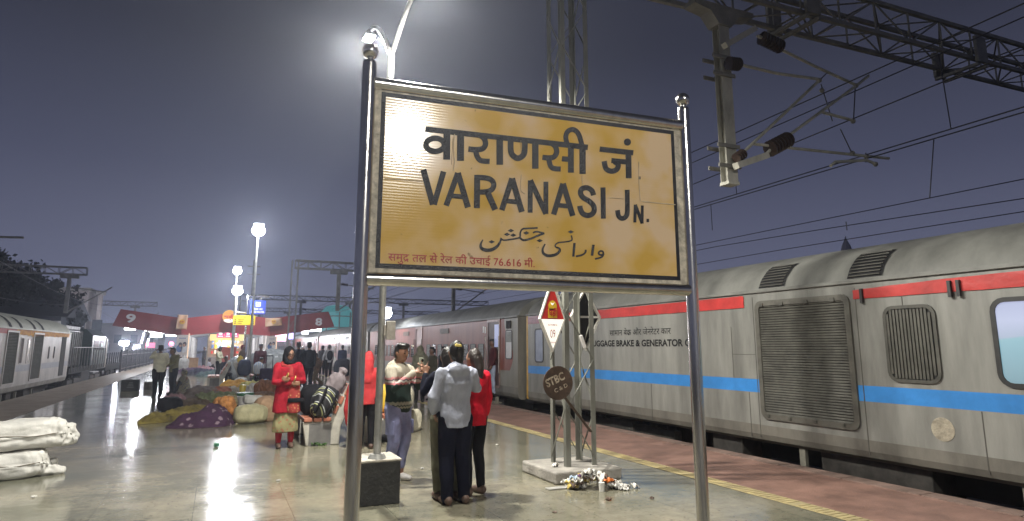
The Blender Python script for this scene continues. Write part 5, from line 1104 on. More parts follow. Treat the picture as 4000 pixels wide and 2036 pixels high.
# the three friends being photographed, backs to the viewer
g=G(1145*K,1268*K)
back=dict(shL=(.165,.01,1.375),shR=(-.165,.01,1.375),elL=(.26,.0,1.12),wrL=(.20,-.13,.95),elR=(-.28,-.06,1.20),wrR=(-.14,-.22,1.30))
HOOD=cloth('pale grey hoodie',(.37,.39,.47),.10,5)
t,J,h,k=person('girl in a pale grey hoodie seen from behind with a yellow clip in her hair',g.x,g.y+.03,184,1.66,back,dict(m=HOOD,hem=.80,hr=.195,n='hoodie',pad=.034,ar=1.2,hood=True,d=.017,ds=10),dict(k='trousers',m=NAVY,r=1.25),SAN,'bun',SK,.0095,(0,0),face=False,build=.94)
m=MB(); m.box(h((0.02,.115,.075)),(.075,.03,.03),Matrix.Rotation(R(-10),3,'Y')); m.build('hair_clip',mat('yellow plastic clip',(.75,.6,.18),.35,0,.1,5),t,local=True,bev=.008)
REDJ=cloth('bright red jacket',(.55,.012,.03),.2,5)
t,J,h,k=person('girl in a bright red jacket standing close beside the grey hoodie',g.x+.33,g.y+.36,196,1.58,dict(elR=(-.2,.04,1.12),wrR=(-.2,-.02,.9),elL=(.18,.05,1.15),wrL=(.10,-.10,1.02)),dict(m=REDJ,hem=.80,hr=.18,n='jacket',pad=.024,ar=1.12,d=.010),dict(k='trousers',m=DK,r=1.05,up=.02),SAN,'long',SK,.0105,(14,0),face=False,hairm=HAIRg)
m=MB(); m.limb([J['nck']+V((-.07,0,-.01))*k,J['nck']+V((0,.055,.01))*k,J['nck']+V((.07,0,-.01))*k],[.032*k]*3,8); organic('collar',m,.01,cloth('grey denim collar',(.22,.27,.32)),t)
OLV=cloth('olive trousers',(.15,.145,.10))
t,J,h,k=person('girl in olive trousers hidden behind the grey hoodie, raising a V sign',g.x-.02,g.y+.27,176,1.60,dict(elR=(-.21,.02,1.12),wrR=(-.2,-.06,.9),shL=(.155,0,1.375),elL=(.27,-.06,1.19),wrL=(.235,-.12,1.405)),dict(m=NAVY,hem=.78,hr=.18,pad=.02,d=.01),dict(k='trousers',m=OLV,r=1.12,up=.03),SAN,'long',SK,.0105,(0,0),face=False,handsp=dict(L=dict(vee=True,pn=(0,-1,0))))
# dim couple by the maroon coach
g=G(528*.6375+1300,585*.6375+1200)
SHA=cloth('grey green shawl',(.17,.165,.12),.35,9)
t,J,h,k=person('person wrapped in a grey green hooded shawl standing by the maroon coach',g.x,g.y,175,1.63,None,dict(m=SHA,hem=.72,hr=.2,n='shawl_body',pad=.03),dict(k='trousers',m=DK,r=1.2),BSH,None,SKd,.016,face=False)
m=MB(); m.sph(h((0,.02,.01)),(.11,.12,.135),14,9); m.loft([(V((0,.04,z)),a,b,(1,0,0),(0,1,0)) for z,a,b in ((.62,.07,.06),(.85,.19,.14),(1.15,.24,.17),(1.36,.2,.15),(1.48,.11,.11))],16); organic('shawl',m,.016,SHA,t,disp=.012)
t,J,h,k=person('person in dark clothes facing the one in the grey green shawl',g.x+.55,g.y+.55,-80,1.60,None,dict(m=cloth('dim olive jacket',(.07,.065,.045)),hem=.8,pad=.025),dict(k='trousers',m=DK,r=1.15),BSH,'short',SKd,.018,face=True)
person('person in dark clothes half hidden by the girls, right of the shawled one',g.x+1.05,g.y+.9,-60,1.62,None,dict(m=DKJ,hem=.8,pad=.025),dict(k='trousers',m=DK,r=1.15),BSH,'short',SKd,.02)
# woman in a red sari hidden behind the posts
g=G(225*.6375+1300,868*.6375+1200)
SARI=flowers('red sari cloth',(.50,.03,.035),(.55,.16,.12),30,.28)
t,J,h,k=person('woman in a red sari at the bench, mostly hidden behind the name board post',g.x-.06,g.y+.05,168,1.52,None,dict(m=SARI,hem=.78,hr=.19,n='sari_wrap',pad=.02),dict(k='trousers',m=DK,r=1.1),SAN,None,SK,.014,face=False)
scarf(t,J,h,k,SARI,.014,low=-.42); m=MB(); m.limb([(.14,.02,1.25),(.24,.0,.95),(.27,-.02,.62),(.26,-.02,.40)],[.08,.09,.10,.07],10); organic('hanging_veil',m,.014,SARI,t,disp=.012)
# two men talking
g=G(490*.41946+400,955*.41946+1150)
CRM=cloth('cream jacket',(.58,.56,.43),.25,5)
t,J,h,k=person('stout man in a cream jacket talking on a phone held to his ear',g.x+.05,g.y,-150,1.66,dict(elL=(.30,-.03,1.30),wrL=(.135,-.07,1.52),elR=(-.25,.0,1.12),wrR=(-.2,-.14,.98)),dict(m=CRM,hem=.82,hr=.185,pad=.032,ar=1.15),dict(k='trousers',m=DK,r=1.25),BSH,'short',SKd,.014,(-20,0),build=1.15,handsp=dict(L=dict(curl=1.1,pn=(-1,0,0))))
g=G(578*.41946+400,935*.41946+1150)
person('slim man in an olive jacket leaning behind the man on the phone',g.x+.22,g.y,-60,1.62,dict(hd=(0,-.10,1.56),nck=(0,-.05,1.42),elL=(.2,-.10,1.13),wrL=(.1,-.25,1.06),elR=(-.2,-.1,1.13),wrR=(-.1,-.25,1.0)),dict(m=cloth('olive drab jacket',(.20,.19,.11)),hem=.80,pad=.022),dict(k='trousers',m=DKJ,r=1.15),BSH,'short',SKd,.015)
# seated child in a striped shawl
g=G(790*.41946+400,915*.41946+1150)
sit=dict(pel=(0,0,.13),wst=(0,-.02,.27),chs=(0,-.05,.47),nck=(0,-.07,.63),hd=(0,-.10,.78),shL=(.15,-.06,.58),shR=(-.15,-.06,.58),elL=(.18,-.18,.38),wrL=(.06,-.34,.40),elR=(-.18,-.18,.38),wrR=(-.06,-.34,.40),hpL=(.09,-.02,.13),hpR=(-.09,-.02,.13),knL=(.12,-.36,.42),knR=(-.12,-.36,.42),anL=(.09,-.48,.08),anR=(-.09,-.48,.08))
STR=stripes('black yellow white striped shawl',[(.03,.03,.03),(.5,.48,.36),(.03,.03,.035),(.42,.34,.10),(.05,.06,.10)],7,.9,'X',2.)
t,J,h,k=person('child squatting on the tiles wrapped in a black and pale striped shawl',g.x-.1,g.y+.1,-50,1.5,sit,None,dict(k='trousers',m=DK,r=1.),SAN,'short',SKd,.014)
m=MB(); m.loft([(V((0,-.14*k,0.02)),.33*k,.36*k,(1,0,0),(0,1,0)),(V((0,-.12*k,.25*k)),.28*k,.31*k,(1,0,0),(0,1,0)),(V((0,-.08*k,.50*k)),.22*k,.20*k,(1,0,0),(0,1,0)),(V((0,-.07*k,.66*k)),.12*k,.12*k,(1,0,0),(0,1,0))],20); m.sph(h((0,.03,.02)),(.105,.11,.125),14,9); organic('shawl',m,.015,STR,t,disp=.015)
# people round the benches and luggage
g=G(1070*.41946+400,780*.41946+1150)
person('boy in a cream shirt standing behind the far benches looking at his hands',g.x,g.y,60,1.62,dict(elL=(.2,-.08,1.12),wrL=(.08,-.27,1.12),elR=(-.2,-.08,1.12),wrR=(-.06,-.27,1.12),hd=(0,-.05,1.585)),dict(m=cloth('cream shirt',(.45,.43,.30)),hem=.8,pad=.02),dict(k='trousers',m=DK,r=1.1),WSH,'short',SKd,.018,(0,15))
sitb=dict(pel=(0,0,.50),wst=(0,.01,.65),chs=(0,.01,.86),nck=(0,.0,1.03),hd=(0,-.03,1.18),shL=(.17,.0,.97),shR=(-.17,.0,.97),elL=(.2,-.08,.72),wrL=(.09,-.3,.62),elR=(-.2,-.08,.72),wrR=(-.09,-.3,.62),hpL=(.09,-.03,.48),hpR=(-.09,-.03,.48),knL=(.1,-.44,.48),knR=(-.1,-.44,.48),anL=(.1,-.42,.085),anR=(-.1,-.42,.085))
q=onY(1150*.41946+400,640*.41946+1150,31.6); person('person in dark clothes sitting low behind the far benches',q.x,31.6,20,1.6,sitb,dict(m=DKJ,hem=.45,hr=.17,pad=.02),dict(k='trousers',m=DK,r=1.1),BSH,'short',SKd,.02)
q=onY(1300*.41946+400,600*.41946+1150,34); t,J,h,k=person('person in a maroon woollen cap with a yellow bag behind the direction sign post',q.x,34,70,1.7,None,dict(m=cloth('brown shawl jacket',(.13,.085,.06)),hem=.75,hr=.2,pad=.03),dict(k='trousers',m=DK,r=1.2),BSH,'beanie',SKd,.018,hairm=cloth('maroon wool cap',(.22,.03,.045)))
m=MB(); m.sph(V((-.30,-.02,1.02)),(.09,.15,.2),12,8); organic('yellow_bag',m,.02,cloth('yellow bag cloth',(.62,.45,.06)),t,disp=.01)
g=G(1460*.41946+400,860*.41946+1150)
person('man in a maroon jumper standing by the wrapped luggage facing the viewer',g.x,g.y+.6,5,1.72,dict(elL=(.23,.0,1.11),wrL=(.2,-.1,.88)),dict(m=cloth('maroon jumper',(.10,.035,.045)),hem=.8,pad=.025),dict(k='trousers',m=DK,r=1.15),BSH,'short',SKd,.015)
q=onY(1478*.41946+400,690*.41946+1150,28.6); t,J,h,k=person('person sitting on the luggage with a blue and white bundle in the lap',q.x,28.6,-15,1.58,sitb,dict(m=cloth('dull grey shirt',(.2,.2,.2)),hem=.45,hr=.17),dict(k='trousers',m=DK),BSH,'short',SK,.016,(0,25))
m=MB(); m.sph(V((-.05,-.26,.78)),(.22,.17,.26),14,9); organic('bundle_in_lap',m,.02,stripes('blue and white bag cloth',[(.55,.58,.62),(.10,.28,.55),(.6,.62,.64)],2.2,.6,'X',1.),t,disp=.02)
g=G(1805*.41946+400,890*.41946+1150); person('broad man in a black suit walking away, left of the pair',g.x,g.y,185,1.80,None,dict(m=DKJ,hem=.80,hr=.195,pad=.03),dict(k='trousers',m=DK,r=1.2),BSH,'short',SKd,.015,face=False,build=1.12)
g=G(1905*.41946+400,905*.41946+1150); t,J,h,k=person('slim man in black with a backpack, right of the walking pair',g.x,g.y,190,1.78,dict(elL=(.27,-.05,1.22),wrL=(.12,-.2,1.32)),dict(m=cloth('black blue jacket',(.02,.026,.036)),hem=.82,pad=.022),dict(k='trousers',m=NAVY,r=1.05),WSH,'short',SKd,.015,face=False)
m=MB(); m.sph(V((0,.17,1.22))*k,(.15*k,.09*k,.22*k),14,9); organic('backpack',m,.016,DKJ,t,disp=.008)
q=onY(1862*.41946+400,600*.41946+1150,29.5); person('woman whose face shows between the two men in black',q.x,29.5,0,1.58,None,dict(m=cloth('dull brown cardigan',(.1,.07,.06)),hem=.7,pad=.02),dict(k='trousers',m=DK,r=1.2),SAN,'bun',SK,.018)
g=G(1985*.41946+400,890*.41946+1150)
run=dict(knL=(.09,-.20,.55),anL=(.09,-.05,.16),knR=(-.09,.06,.50),anR=(-.09,.34,.30),elL=(.22,.12,1.15),wrL=(.2,.0,.98),elR=(-.22,-.10,1.13),wrR=(-.12,-.28,1.2),hd=(0,-.08,1.57))
person('boy in a patched brown jacket running toward the coach',g.x,g.y,-70,1.40,run,dict(m=flowers('patched brown jacket',(.13,.085,.06),(.35,.14,.10),12,.3),hem=.78,hr=.17,pad=.025),dict(k='trousers',m=cloth('olive brown trousers',(.14,.11,.08)),r=1.1,up=.02),SAN,'short',SKd,.014)
g=G(2100*.41946+400,778*.41946+1150); t,J,h,k=person('man with a pale sleeved jacket and dark backpack walking away near the coach',g.x,g.y,188,1.72,dict(elL=(.28,.02,1.13),wrL=(.32,.0,.9)),dict(m=cloth('pale grey jacket',(.32,.32,.33)),hem=.8,pad=.025),dict(k='trousers',m=DK,r=1.25),BSH,'short',SKd,.018,face=False)
m=MB(); m.sph(V((0,.17,1.16))*k,(.17,.1,.27),14,9); organic('backpack',m,.02,DK,t)
g=G(2040*.41946+400,750*.41946+1150); person('man in grey just left of the one with the pale sleeves',g.x,g.y,180,1.68,None,dict(m=cloth('grey jacket',(.07,.07,.075)),hem=.8,pad=.025),dict(k='trousers',m=DK,r=1.2),BSH,'short',SKd,.02,face=False)
g=G(2225*.41946+400,755*.41946+1150); person('lone man in a dark blue jacket nearest to the maroon coaches',g.x,g.y,175,1.70,None,dict(m=cloth('dark blue jacket',(.03,.04,.075)),hem=.78,pad=.03),dict(k='trousers',m=cloth('blue jeans',(.06,.075,.12)),r=1.1),BSH,'short',SKd,.018,face=False)
person('man with a beard in a maroon shirt standing in the open coach door',X1-.02+.0,Y2+1.80,-97,1.66,dict(elL=(.25,.0,1.12),wrL=(.22,-.1,.9)),dict(m=cloth('deep maroon shirt',(.075,.018,.022)),hem=.76,pad=.02),dict(k='trousers',m=cloth('pale blue white trousers',(.30,.34,.45)),r=1.),BSH,'short',SKd,.016,z=.16+.02)
for i,(px,py,Y,lb,c) in enumerate(((945,600,56,'hazy figure standing left of the stall under the canopy',(.05,.05,.06)),(985,590,60,'hazy figure leaning beside the standing one left of the stall',(.2,.2,.22)),(1215,600,57,'customer in red at the stall counter',(.35,.05,.05)),(622,545,58,'distant figure between the two talking men and the left poster',(.05,.05,.09)),(1275,560,58,'hazy figure right of the stall counter',(.25,.2,.16)),(985,630,50,'person in white sitting on the ground under the canopy',(.45,.46,.5)),(1030,600,64,'faint figure far under the canopy',(.12,.1,.12)))):
    q=onY(px*.41946+400,py*.41946+1150,Y); seat='sitting' in lb
    person(lb,q.x,Y,random.choice((0,170,80,-60)),1.62,sit if seat else None,dict(m=cloth('far cloth %d'%i,c),hem=.1 if seat else .78,hr=.25 if seat else .185,pad=.025),dict(k='trousers',m=DK,r=1.1),BSH,'short',SKd,.022,face=False)
# ================================================================== SIGNS ON THE MAST AND ALONG THE PLATFORM
cdm=crop(2050,1100,.3051)
def diamond(label,cx,Y,cz,rx,ztop,zbot,back):
    t=thing('diamond_sign',label,'sign',(cx,Y,zbot)); fnD=lambda x,z,d:(x,Y+d,z); zm=cz
    o=[(cx-rx,zm),(cx,zbot),(cx+rx,zm),(cx,ztop)]; i=[(cx+(x-cx)*.90,zm+(z-zm)*.90) for x,z in o]
    wf=mat('white sign frame',(.55,.53,.48),.5,0,.15,6)
    m=MB(); ring(m,o,i,fnD,-.006,.05); m.build('frame',wf,t)
    if not back:
        m=MB(); m.add([fnD(x,z,0) for x,z in ((cx-rx*.93,zm),(cx,zbot+.03),(cx+rx*.93,zm))],[(0,1,2)]); m.build('white_panel',mat('white sign face',(.66,.64,.58),.35,0,.08,5),t)
        m=MB(); m.add([fnD(x,z,0) for x,z in ((cx-rx*.93,zm+.002),(cx+rx*.93,zm+.002),(cx,ztop-.03))],[(0,1,2)]); m.build('red_panel',mat('red sign face',(.55,.03,.025),.35,0,.12,5),t)
        yl=mat('yellow sign print',(.75,.48,.03),.4,0,.1,6)
        m=MB(); c=(cx,zm+.165); m.add([fnD(c[0]+.062*math.cos(a),c[1]+(.075 if math.sin(a)>0 else .06)*math.sin(a),-.004) for a in [2*math.pi*q/24 for q in range(24)]],[tuple(range(24))]); m.add([fnD(x,z,-.004) for x,z in ((cx-.067,zm+.015),(cx+.067,zm+.015),(cx+.064,zm+.135),(cx-.064,zm+.135))],[(0,1,2,3)]); m.build('emblem',yl,t)
        m=MB(); m.add([fnD(cx+x,zm+z,-.007) for x,z in ((-.028,.215),(-.02,.19),(.0,.175),(.03,.215),(.004,.20),(-.012,.205))],[(0,1,2,3,4,5)]); m.build('tick_mark',mat('white sign face',(.66,.64,.58),.35,0,.08,5),t)
        m=MB(); text(m,'घड़ी',(cx-.058,Y-.008,zm+.02),(1,0,0),(0,0,1),.118,.125,.03); m.build('lettering',mat('red print',(.5,.03,.03),.4,0,.1,6),t)
        m=MB(); text(m,'PLATFORM NO.',(cx-.07,Y-.004,zm-.085),(1,0,0),(0,0,1),.14,.024,.01); text(m,'09',(cx-.038,Y-.004,zm-.235),(1,0,0),(0,0,1),.072,.105,-.004); text(m,'VARANASI',(cx-.043,Y-.004,zm-.305),(1,0,0),(0,0,1),.086,.024,.004)
        m.build('small_lettering',mat('brick red print',(.42,.10,.10),.45,0,.1,6),t)
    else:
        m=MB(); m.bx(cx-rx*.9,cx+rx*.9,Y+.0,Y+.03,zm-.014,zm+.014); m.build('cross_bar',wf,t)
        m=MB(); m.add([fnD(x,z,.045) for x,z in i],[(0,1,2,3)]); m.build('back_panel',M_hole,t)
    return t
dY=7.36; a=onY(*cdm(355,470),dY); tp=onY(*cdm(352,10),dY); bt=onY(*cdm(352,905),dY); l=onY(*cdm(195,480),dY)
diamond('red and white diamond sign reading platform number 09 on the near mast leg',a.x,dY,l.z,a.x-l.x+.005,tp.z+.03,bt.z,False)
a=onY(*cdm(785,470),7.90); r_=onY(*cdm(975,458),7.9); tp=onY(*cdm(785,75),7.9); bt=onY(*cdm(785,885),7.9)
diamond('back of a second diamond sign, an open white frame behind the mast',a.x,7.90,r_.z,r_.x-a.x,tp.z,bt.z,True)
m=MB(); qa=onY(*cdm(715,690),7.3); qb=onY(*cdm(770,850),7.3); m.bar(qa,qb,.055,.03); tag(m.build('paper_scrap',WSH,None,bev=.006),'scrap of white paper stuck in the mast lacing below the open diamond frame','paper scrap')
cm_=crop(1750,1420,.3051); a=onY(*cm_(1405,250),7.30); b_=onY(*cm_(1215,250),7.30); rr=a.x-b_.x
t=thing('round_rusty_sign','round rusty brown sign plate with worn pale letters STBC on the mast','sign',(a.x,7.3,a.z-rr))
RM=Matrix.Rotation(R(-22),3,'Y'); M_rust=mat('rusty brown paint',(.060,.035,.022),.75,0,.5,9,.3,40)
m=MB(); m.tube([(a.x,7.288,a.z),(a.x,7.30,a.z)],rr,36); m.build('plate',M_rust,t,smooth=40)
m=MB(); xd=RM@V((1,0,0)); zd=RM@V((0,0,1)); text(m,'STBC',V((a.x,7.288,a.z))-xd*rr*.78+zd*rr*.02,xd,zd,rr*1.32,rr*.50,.03); text(m,'C & D',V((a.x,7.288,a.z))-xd*rr*.42-zd*rr*.46,xd,zd,rr*.95,rr*.24,.015); m.build('worn_lettering',mat('worn pale letters',(.52,.46,.36),.8,0,.3,24,col2=(.16,.10,.06)),t)
m=MB(); m.bar((a.x+.06,7.318,a.z-rr*.6),(4.44,7.41,.55),.045,.012); m.build('diagonal_stay',M_rust,t)
# pole pair with yellow and blue signs
SYp=38.; pa=onY(*c2(1357,12),SYp); pb=onY(*c2(1318,600),SYp)
t=thing('sign_frame','pair of steel sign posts carrying direction boards behind the benches','sign frame',(pa.x,SYp,0))
m=MB(); m.tube([(pa.x-.02,SYp,0),(pa.x,SYp,pa.z)],.055,10); q=onY(*c2(1555,22),SYp); m.tube([(pa.x-.03,SYp,pa.z),(q.x,SYp,q.z)],.05,10); q2=onY(*c2(1220,165),SYp); m.tube([(pB[0],SYp,q2.z),(pa.x,SYp,q2.z-.03)],.05,10); m.build('post',steel,t,smooth=40)
m=MB()
for px in (1400,1480): q=onY(*c2(px,20),SYp); q3=onY(*c2(px,60),SYp); m.tube([(q.x,SYp,q.z-.03),(q.x,SYp,q3.z)],.015,6)
m.build('hanger',M_galv,t)
a=onY(*c2(1380,56),SYp); b_=onY(*c2(1515,187),SYp)
t=thing('cold_water_sign','blue cold water sign with white lettering hanging high on the steel frame','sign',(a.x,SYp,b_.z))
m=MB(); m.bx(a.x,b_.x,SYp-.06,SYp+.06,b_.z,a.z); m.build('board',mat('blue sign face',(.02,.05,.42),.4,0,.1,4),t); W_=b_.x-a.x; Hh=a.z-b_.z
m=MB(); text(m,'COLD WATER',(a.x+W_*.06,SYp-.06,b_.z+Hh*.08),(1,0,0),(0,0,1),W_*.88,Hh*.15,.03); m.build('lettering',mat('white sign print',(.75,.75,.75),.4,0,.06,5),t); m=MB(); text(m,'शीतल जल',(a.x+W_*.18,SYp-.06,b_.z+Hh*.30),(1,0,0),(0,0,1),W_*.64,Hh*.17,.02)
ring(m,[(a.x+W_*.36,b_.z+Hh*.55),(a.x+W_*.66,b_.z+Hh*.55),(a.x+W_*.66,b_.z+Hh*.88),(a.x+W_*.36,b_.z+Hh*.88)],[(a.x+W_*.40,b_.z+Hh*.58),(a.x+W_*.62,b_.z+Hh*.58),(a.x+W_*.62,b_.z+Hh*.85),(a.x+W_*.40,b_.z+Hh*.85)],lambda x,z,d:(x,SYp-.06-d,z),0,.004)
m.bx(a.x+W_*.46,a.x+W_*.56,SYp-.066,SYp-.0605,b_.z+Hh*.62,b_.z+Hh*.75); m.bx(a.x+W_*.48,a.x+W_*.57,SYp-.066,SYp-.0605,b_.z+Hh*.77,b_.z+Hh*.81); m.build('lettering',mat('white sign print',(.75,.75,.75),.4,0,.06,5),t)
a=onY(*c2(1222,196),SYp-.1); b_=onY(*c2(1420,288),SYp-.1); Y=SYp-.1
t=thing('direction_sign','yellow direction sign board S2 with small black icons between two poles','sign',(a.x,Y,b_.z)); W_=b_.x-a.x; Hh=a.z-b_.z
m=MB(); m.bx(a.x,b_.x,Y,Y+.08,b_.z,a.z); m.build('board',mat('yellow sign face',(.80,.55,.015),.4,0,.08,4),t)
m=MB(); text(m,'S2',(a.x+W_*.45,Y,b_.z+Hh*.72),(1,0,0),(0,0,1),W_*.11,Hh*.2,.02)
for i in range(3): 
    z=b_.z+Hh*(.14+.2*i); m.bx(a.x+W_*.05,a.x+W_*.12,Y-.006,Y-.001,z,z+Hh*.11); m.bx(a.x+W_*.2,a.x+W_*(.40+.05*i),Y-.006,Y-.001,z+Hh*.02,z+Hh*.07)
    m.bx(a.x+W_*.86,a.x+W_*.94,Y-.006,Y-.001,z+Hh*.02,z+Hh*.08)
m.build('lettering',M_black2,t)
# dark block and grey block
a=G(400+150*.41946,1150+905*.41946); b_=G(400+322*.41946,1150+900*.41946)
t=thing('black_block','low black painted block with a worn pale patch standing on the tiles','block',(a.x,a.y,0))
m=MB(); m.bx(a.x+.05,b_.x+.05,a.y,a.y+.5,0,.42); m.build('body',M_black,t,bev=.02)
m=MB()
for k in range(4): m.bx(a.x+.25+.02*k,a.x+.48-.015*k,a.y-.004,a.y-.001,.13+k*.055,.155+k*.055)
m.build('worn_print',mat('worn grey print',(.13,.13,.125),.7,0,.5,30),t)
a=G(400+380*.41946,1150+892*.41946); m=MB(); m.bx(a.x,a.x+.42,a.y,a.y+.4,0,.3); tag(m.build('grey_block',M_conc,None,bev=.02),'low plain grey concrete block right of the black one','block')
# round plinth of the middle lamp
m=MB(); m.lathe((1.23,29.6,0),[(.33,0),(.33,.1),(.12,.13),(.05,.3)],18); tag(m.build('lamp_plinth',M_conc,None,smooth=40),'small round concrete plinth at the foot of the tall thin lamp post','plinth')
q=G(400+2240*.41946,1150+845*.41946); m=MB(); m.lathe((q.x,q.y,0),[(.55,0),(.55,.10),(.5,.14),(.1,.15)],22); tag(m.build('round_slab',M_conc,None,smooth=40),'low round concrete slab on the platform beyond the runner','slab')
q=G(400+2240*.41946,1150+845*.41946); 
# ================================================================== BENCHES
TER=mat('terracotta bench slat',(.34,.125,.075),.6,0,.25,5,.2,40); BC=mat('cream bench concrete',(.40,.38,.33),.7,0,.25,5,.3,40)
def bench(label,x0,y0,L,f,dup_of=None):            # seat looks toward -X when f is 1, +X when -1; x0 is the seat's front edge
    t=thing('bench',label,'bench',(x0+f*.27,y0+L/2,0),'concrete benches with terracotta slats')
    fx=lambda a:x0+f*a
    for y in (y0,y0+L-.12):
        m=MB(); m.prism([(.06,0),(.60,0),(.62,.30),(.86,.88),(.85,.97),(.80,1.02),(.73,1.0),(.44,.40),(.42,.385),(.0,.385),(.0,.33)],lambda x,z,d:(fx(x),d,z),y,y+.12); m.build('end_support',BC,t,bev=.015)
    m=MB(); m.bx(*sorted((fx(.10),fx(.46))),y0-.006,y0-.001,.0,.36); m.build('end_panel',mat('grey bench panel',(.13,.125,.12),.7,0,.3,5),t)
    for k in range(3): m=MB(); m.bx(*sorted((fx(.01+k*.155),fx(.145+k*.155))),y0-.03,y0+L+.03,.388,.45); m.build('seat_slat',TER,t,bev=.012)
    for k in range(3):
        a=.52+k*.085; z=.50+k*.15; m=MB(); dx=.066*.43*1.5; 
        m.prism([(a,z),(a+.055,z+.125),(a+.015,z+.145),(a-.04,z+.02)],lambda x,z_,d:(fx(x),d,z_),y0-.03,y0+L+.03); m.build('back_slat',TER,t,bev=.008)
    return t
bench('near bench facing left with a black and white backpack lying on it',1.38,11.55,1.75,1)
bench('near bench facing right, back to back with the backpack bench',3.02,11.55,1.75,-1)
bench('far bench facing left with its pale end support toward the viewer',-.32,29.7,1.7,1)
bench('far bench facing right, back to back with the one behind the sleepers',1.52,29.7,1.7,-1)
# ================================================================== BAGS AND BUNDLES
def bag(name,label,cat,c,r,m_,rz=0,disp=.03,ds=6,neck=0,vox=.018,tilt=0,flat=.0,group=None,seed=1):
    M_=Matrix.Rotation(R(rz),3,'Z')@Matrix.Rotation(R(tilt),3,'Y'); m=MB(); n=18; c=V(c)
    for q in range(1):
        vs=[];fs=[]; nv=12
        def se(u,p): return math.copysign(abs(u)**p,u)
        rows=[]
        for j in range(nv+1):
            ph=-math.pi/2+math.pi*j/nv; row=[]
            for i in range(n): th=2*math.pi*i/n; row.append(c+M_@V((r[0]*se(math.cos(ph),.6)*se(math.cos(th),.7),r[1]*se(math.cos(ph),.6)*se(math.sin(th),.7),r[2]*se(math.sin(ph),.7))))
            rows.append(row)
        m.add([p for rw in rows for p in rw],[(j*n+i,j*n+(i+1)%n,(j+1)*n+(i+1)%n,(j+1)*n+i) for j in range(nv) for i in range(n)])
    if neck: e_=c+M_@V((0,0,r[2]*.9)); m.limb([e_-M_@V((0,0,.05)),e_+M_@V((0,0,neck*.5)),e_+M_@V((.02,.01,neck))],[r[0]*.4,.05,.10],8)
    o=organic(name,m,vox,m_,None,disp=disp,ds=ds,local=False,seed=seed)
    lo=min((o.matrix_basis@v.co).z for v in o.data.vertices)
    return tag(o,label,cat,group)
WSK=mat('white woven sack',(.50,.49,.46),.75,0,.16,4,.22,30); 
def bale(label,p,q,r,m_,seed,sub):
    p,q=V(p),V(q); d=(q-p).normalized(); m=MB(); n=22; rows=[]; s_=d.cross(V((0,0,1))).normalized(); L=(q-p).length; rnd=random.Random(seed)
    K_=30
    for i in range(K_+1):
        f=i/K_; e_=min(1,(min(f,1-f)/.07))**.32 if 0<f<1 else .05; rs=max(.06,e_); row=[]
        for k in range(n):
            a=2*math.pi*k/n; cs,sn=math.cos(a),math.sin(a); ux=math.copysign(abs(cs)**.5,cs); uz=math.copysign(abs(sn)**.5,sn)
            row.append(p+d*(L*f)+s_*(r[0]*rs*ux)+V((0,0,r[1]+r[1]*rs*uz)))
        rows.append(row)
    m.add([x for rw in rows for x in rw],[(j*n+i,j*n+(i+1)%n,(j+1)*n+(i+1)%n,(j+1)*n+i) for j in range(K_) for i in range(n)]+[tuple(range(n-1,-1,-1)),tuple(K_*n+i for i in range(n))])
    if sub: m.limb([q-d*.10+V((0,0,r[1]*1.1)),q+d*.02+V((0,0,r[1]*.95)),q+d*.07+V((0,0,r[1]*.75))],[.13,.10,.07],10); m.limb([q-d*.10+s_*.12+V((0,0,r[1]*.5)),q+d*.03+s_*.13+V((0,0,r[1]*.4))],[.10,.07],10)
    else: m.limb([q-d*.10-s_*.1+V((0,0,r[1]*.8)),q+d*.05-s_*.1+V((0,0,r[1]*.6))],[.11,.08],10); m.limb([q-d*.10+s_*.15+V((0,0,r[1]*.35)),q+d*.08+s_*.17+V((0,0,r[1]*.25))],[.09,.07],10)
    m.limb([p+d*.1+s_*r[0]*1.0+V((0,0,r[1]*.9)),p+d*L*.5+s_*r[0]*1.02+V((0,0,r[1]*.85)),q-d*.1+s_*r[0]*1.0+V((0,0,r[1]*1.0))],[.012]*3,6)
    o=organic('cloth_bale',m,.012,m_,None,disp=.030,ds=5,local=False,seed=seed,an=(.6,.8,1.5)); 
    qq=q-o.location
    for v in o.data.vertices:
        f=1-min(1,abs((v.co-qq).dot(d)+.05)/.34)
        if f>0: g_=V((v.co.x*9,v.co.y*9,v.co.z*5+seed)); v.co+=v.normal*(f*(.05*abs(noise.noise(g_))-.02+.02*noise.noise(g_*2.6)))
    for zf,of in ((1.02,1.04),):
        m=MB(); m.tube([p+d*(L*t_)-s_*0+s_*(r[0]*of*(1 if s_.y<0 else -1))+V((0,0,r[1]*zf+.012*math.sin(t_*23+zf*5))) for t_ in [.08+.84*i/24 for i in range(25)]],.006,5)
        m.build('seam_cord',mat('dirty seam cord',(.16,.14,.11),.9,0,.3,9),o)
    return tag(o,label,'bale','white cloth bales stacked at the left')
g=G(270*.6375,1035*.6375+1200)
bale('lower white cloth bale lying on the tiles at the left edge',(g.x-1.9,g.y-.55,0),(g.x+.0,g.y+.22,0),(.30,.175),WSK,3,0)
bale('upper white cloth bale with a knotted end, stacked at the left edge',(g.x-1.95,g.y-.50,.335),(g.x+.16,g.y+.32,.335),(.30,.18),WSK,8,1)
q=G(400+745*.41946,1150+725*.41946); bag('white_sack','tall white woven sack leaning on the left column plinth','sack',(q.x,q.y-.05,.44),(.34,.3,.45),WSK,0,.05,4,.1,.03)
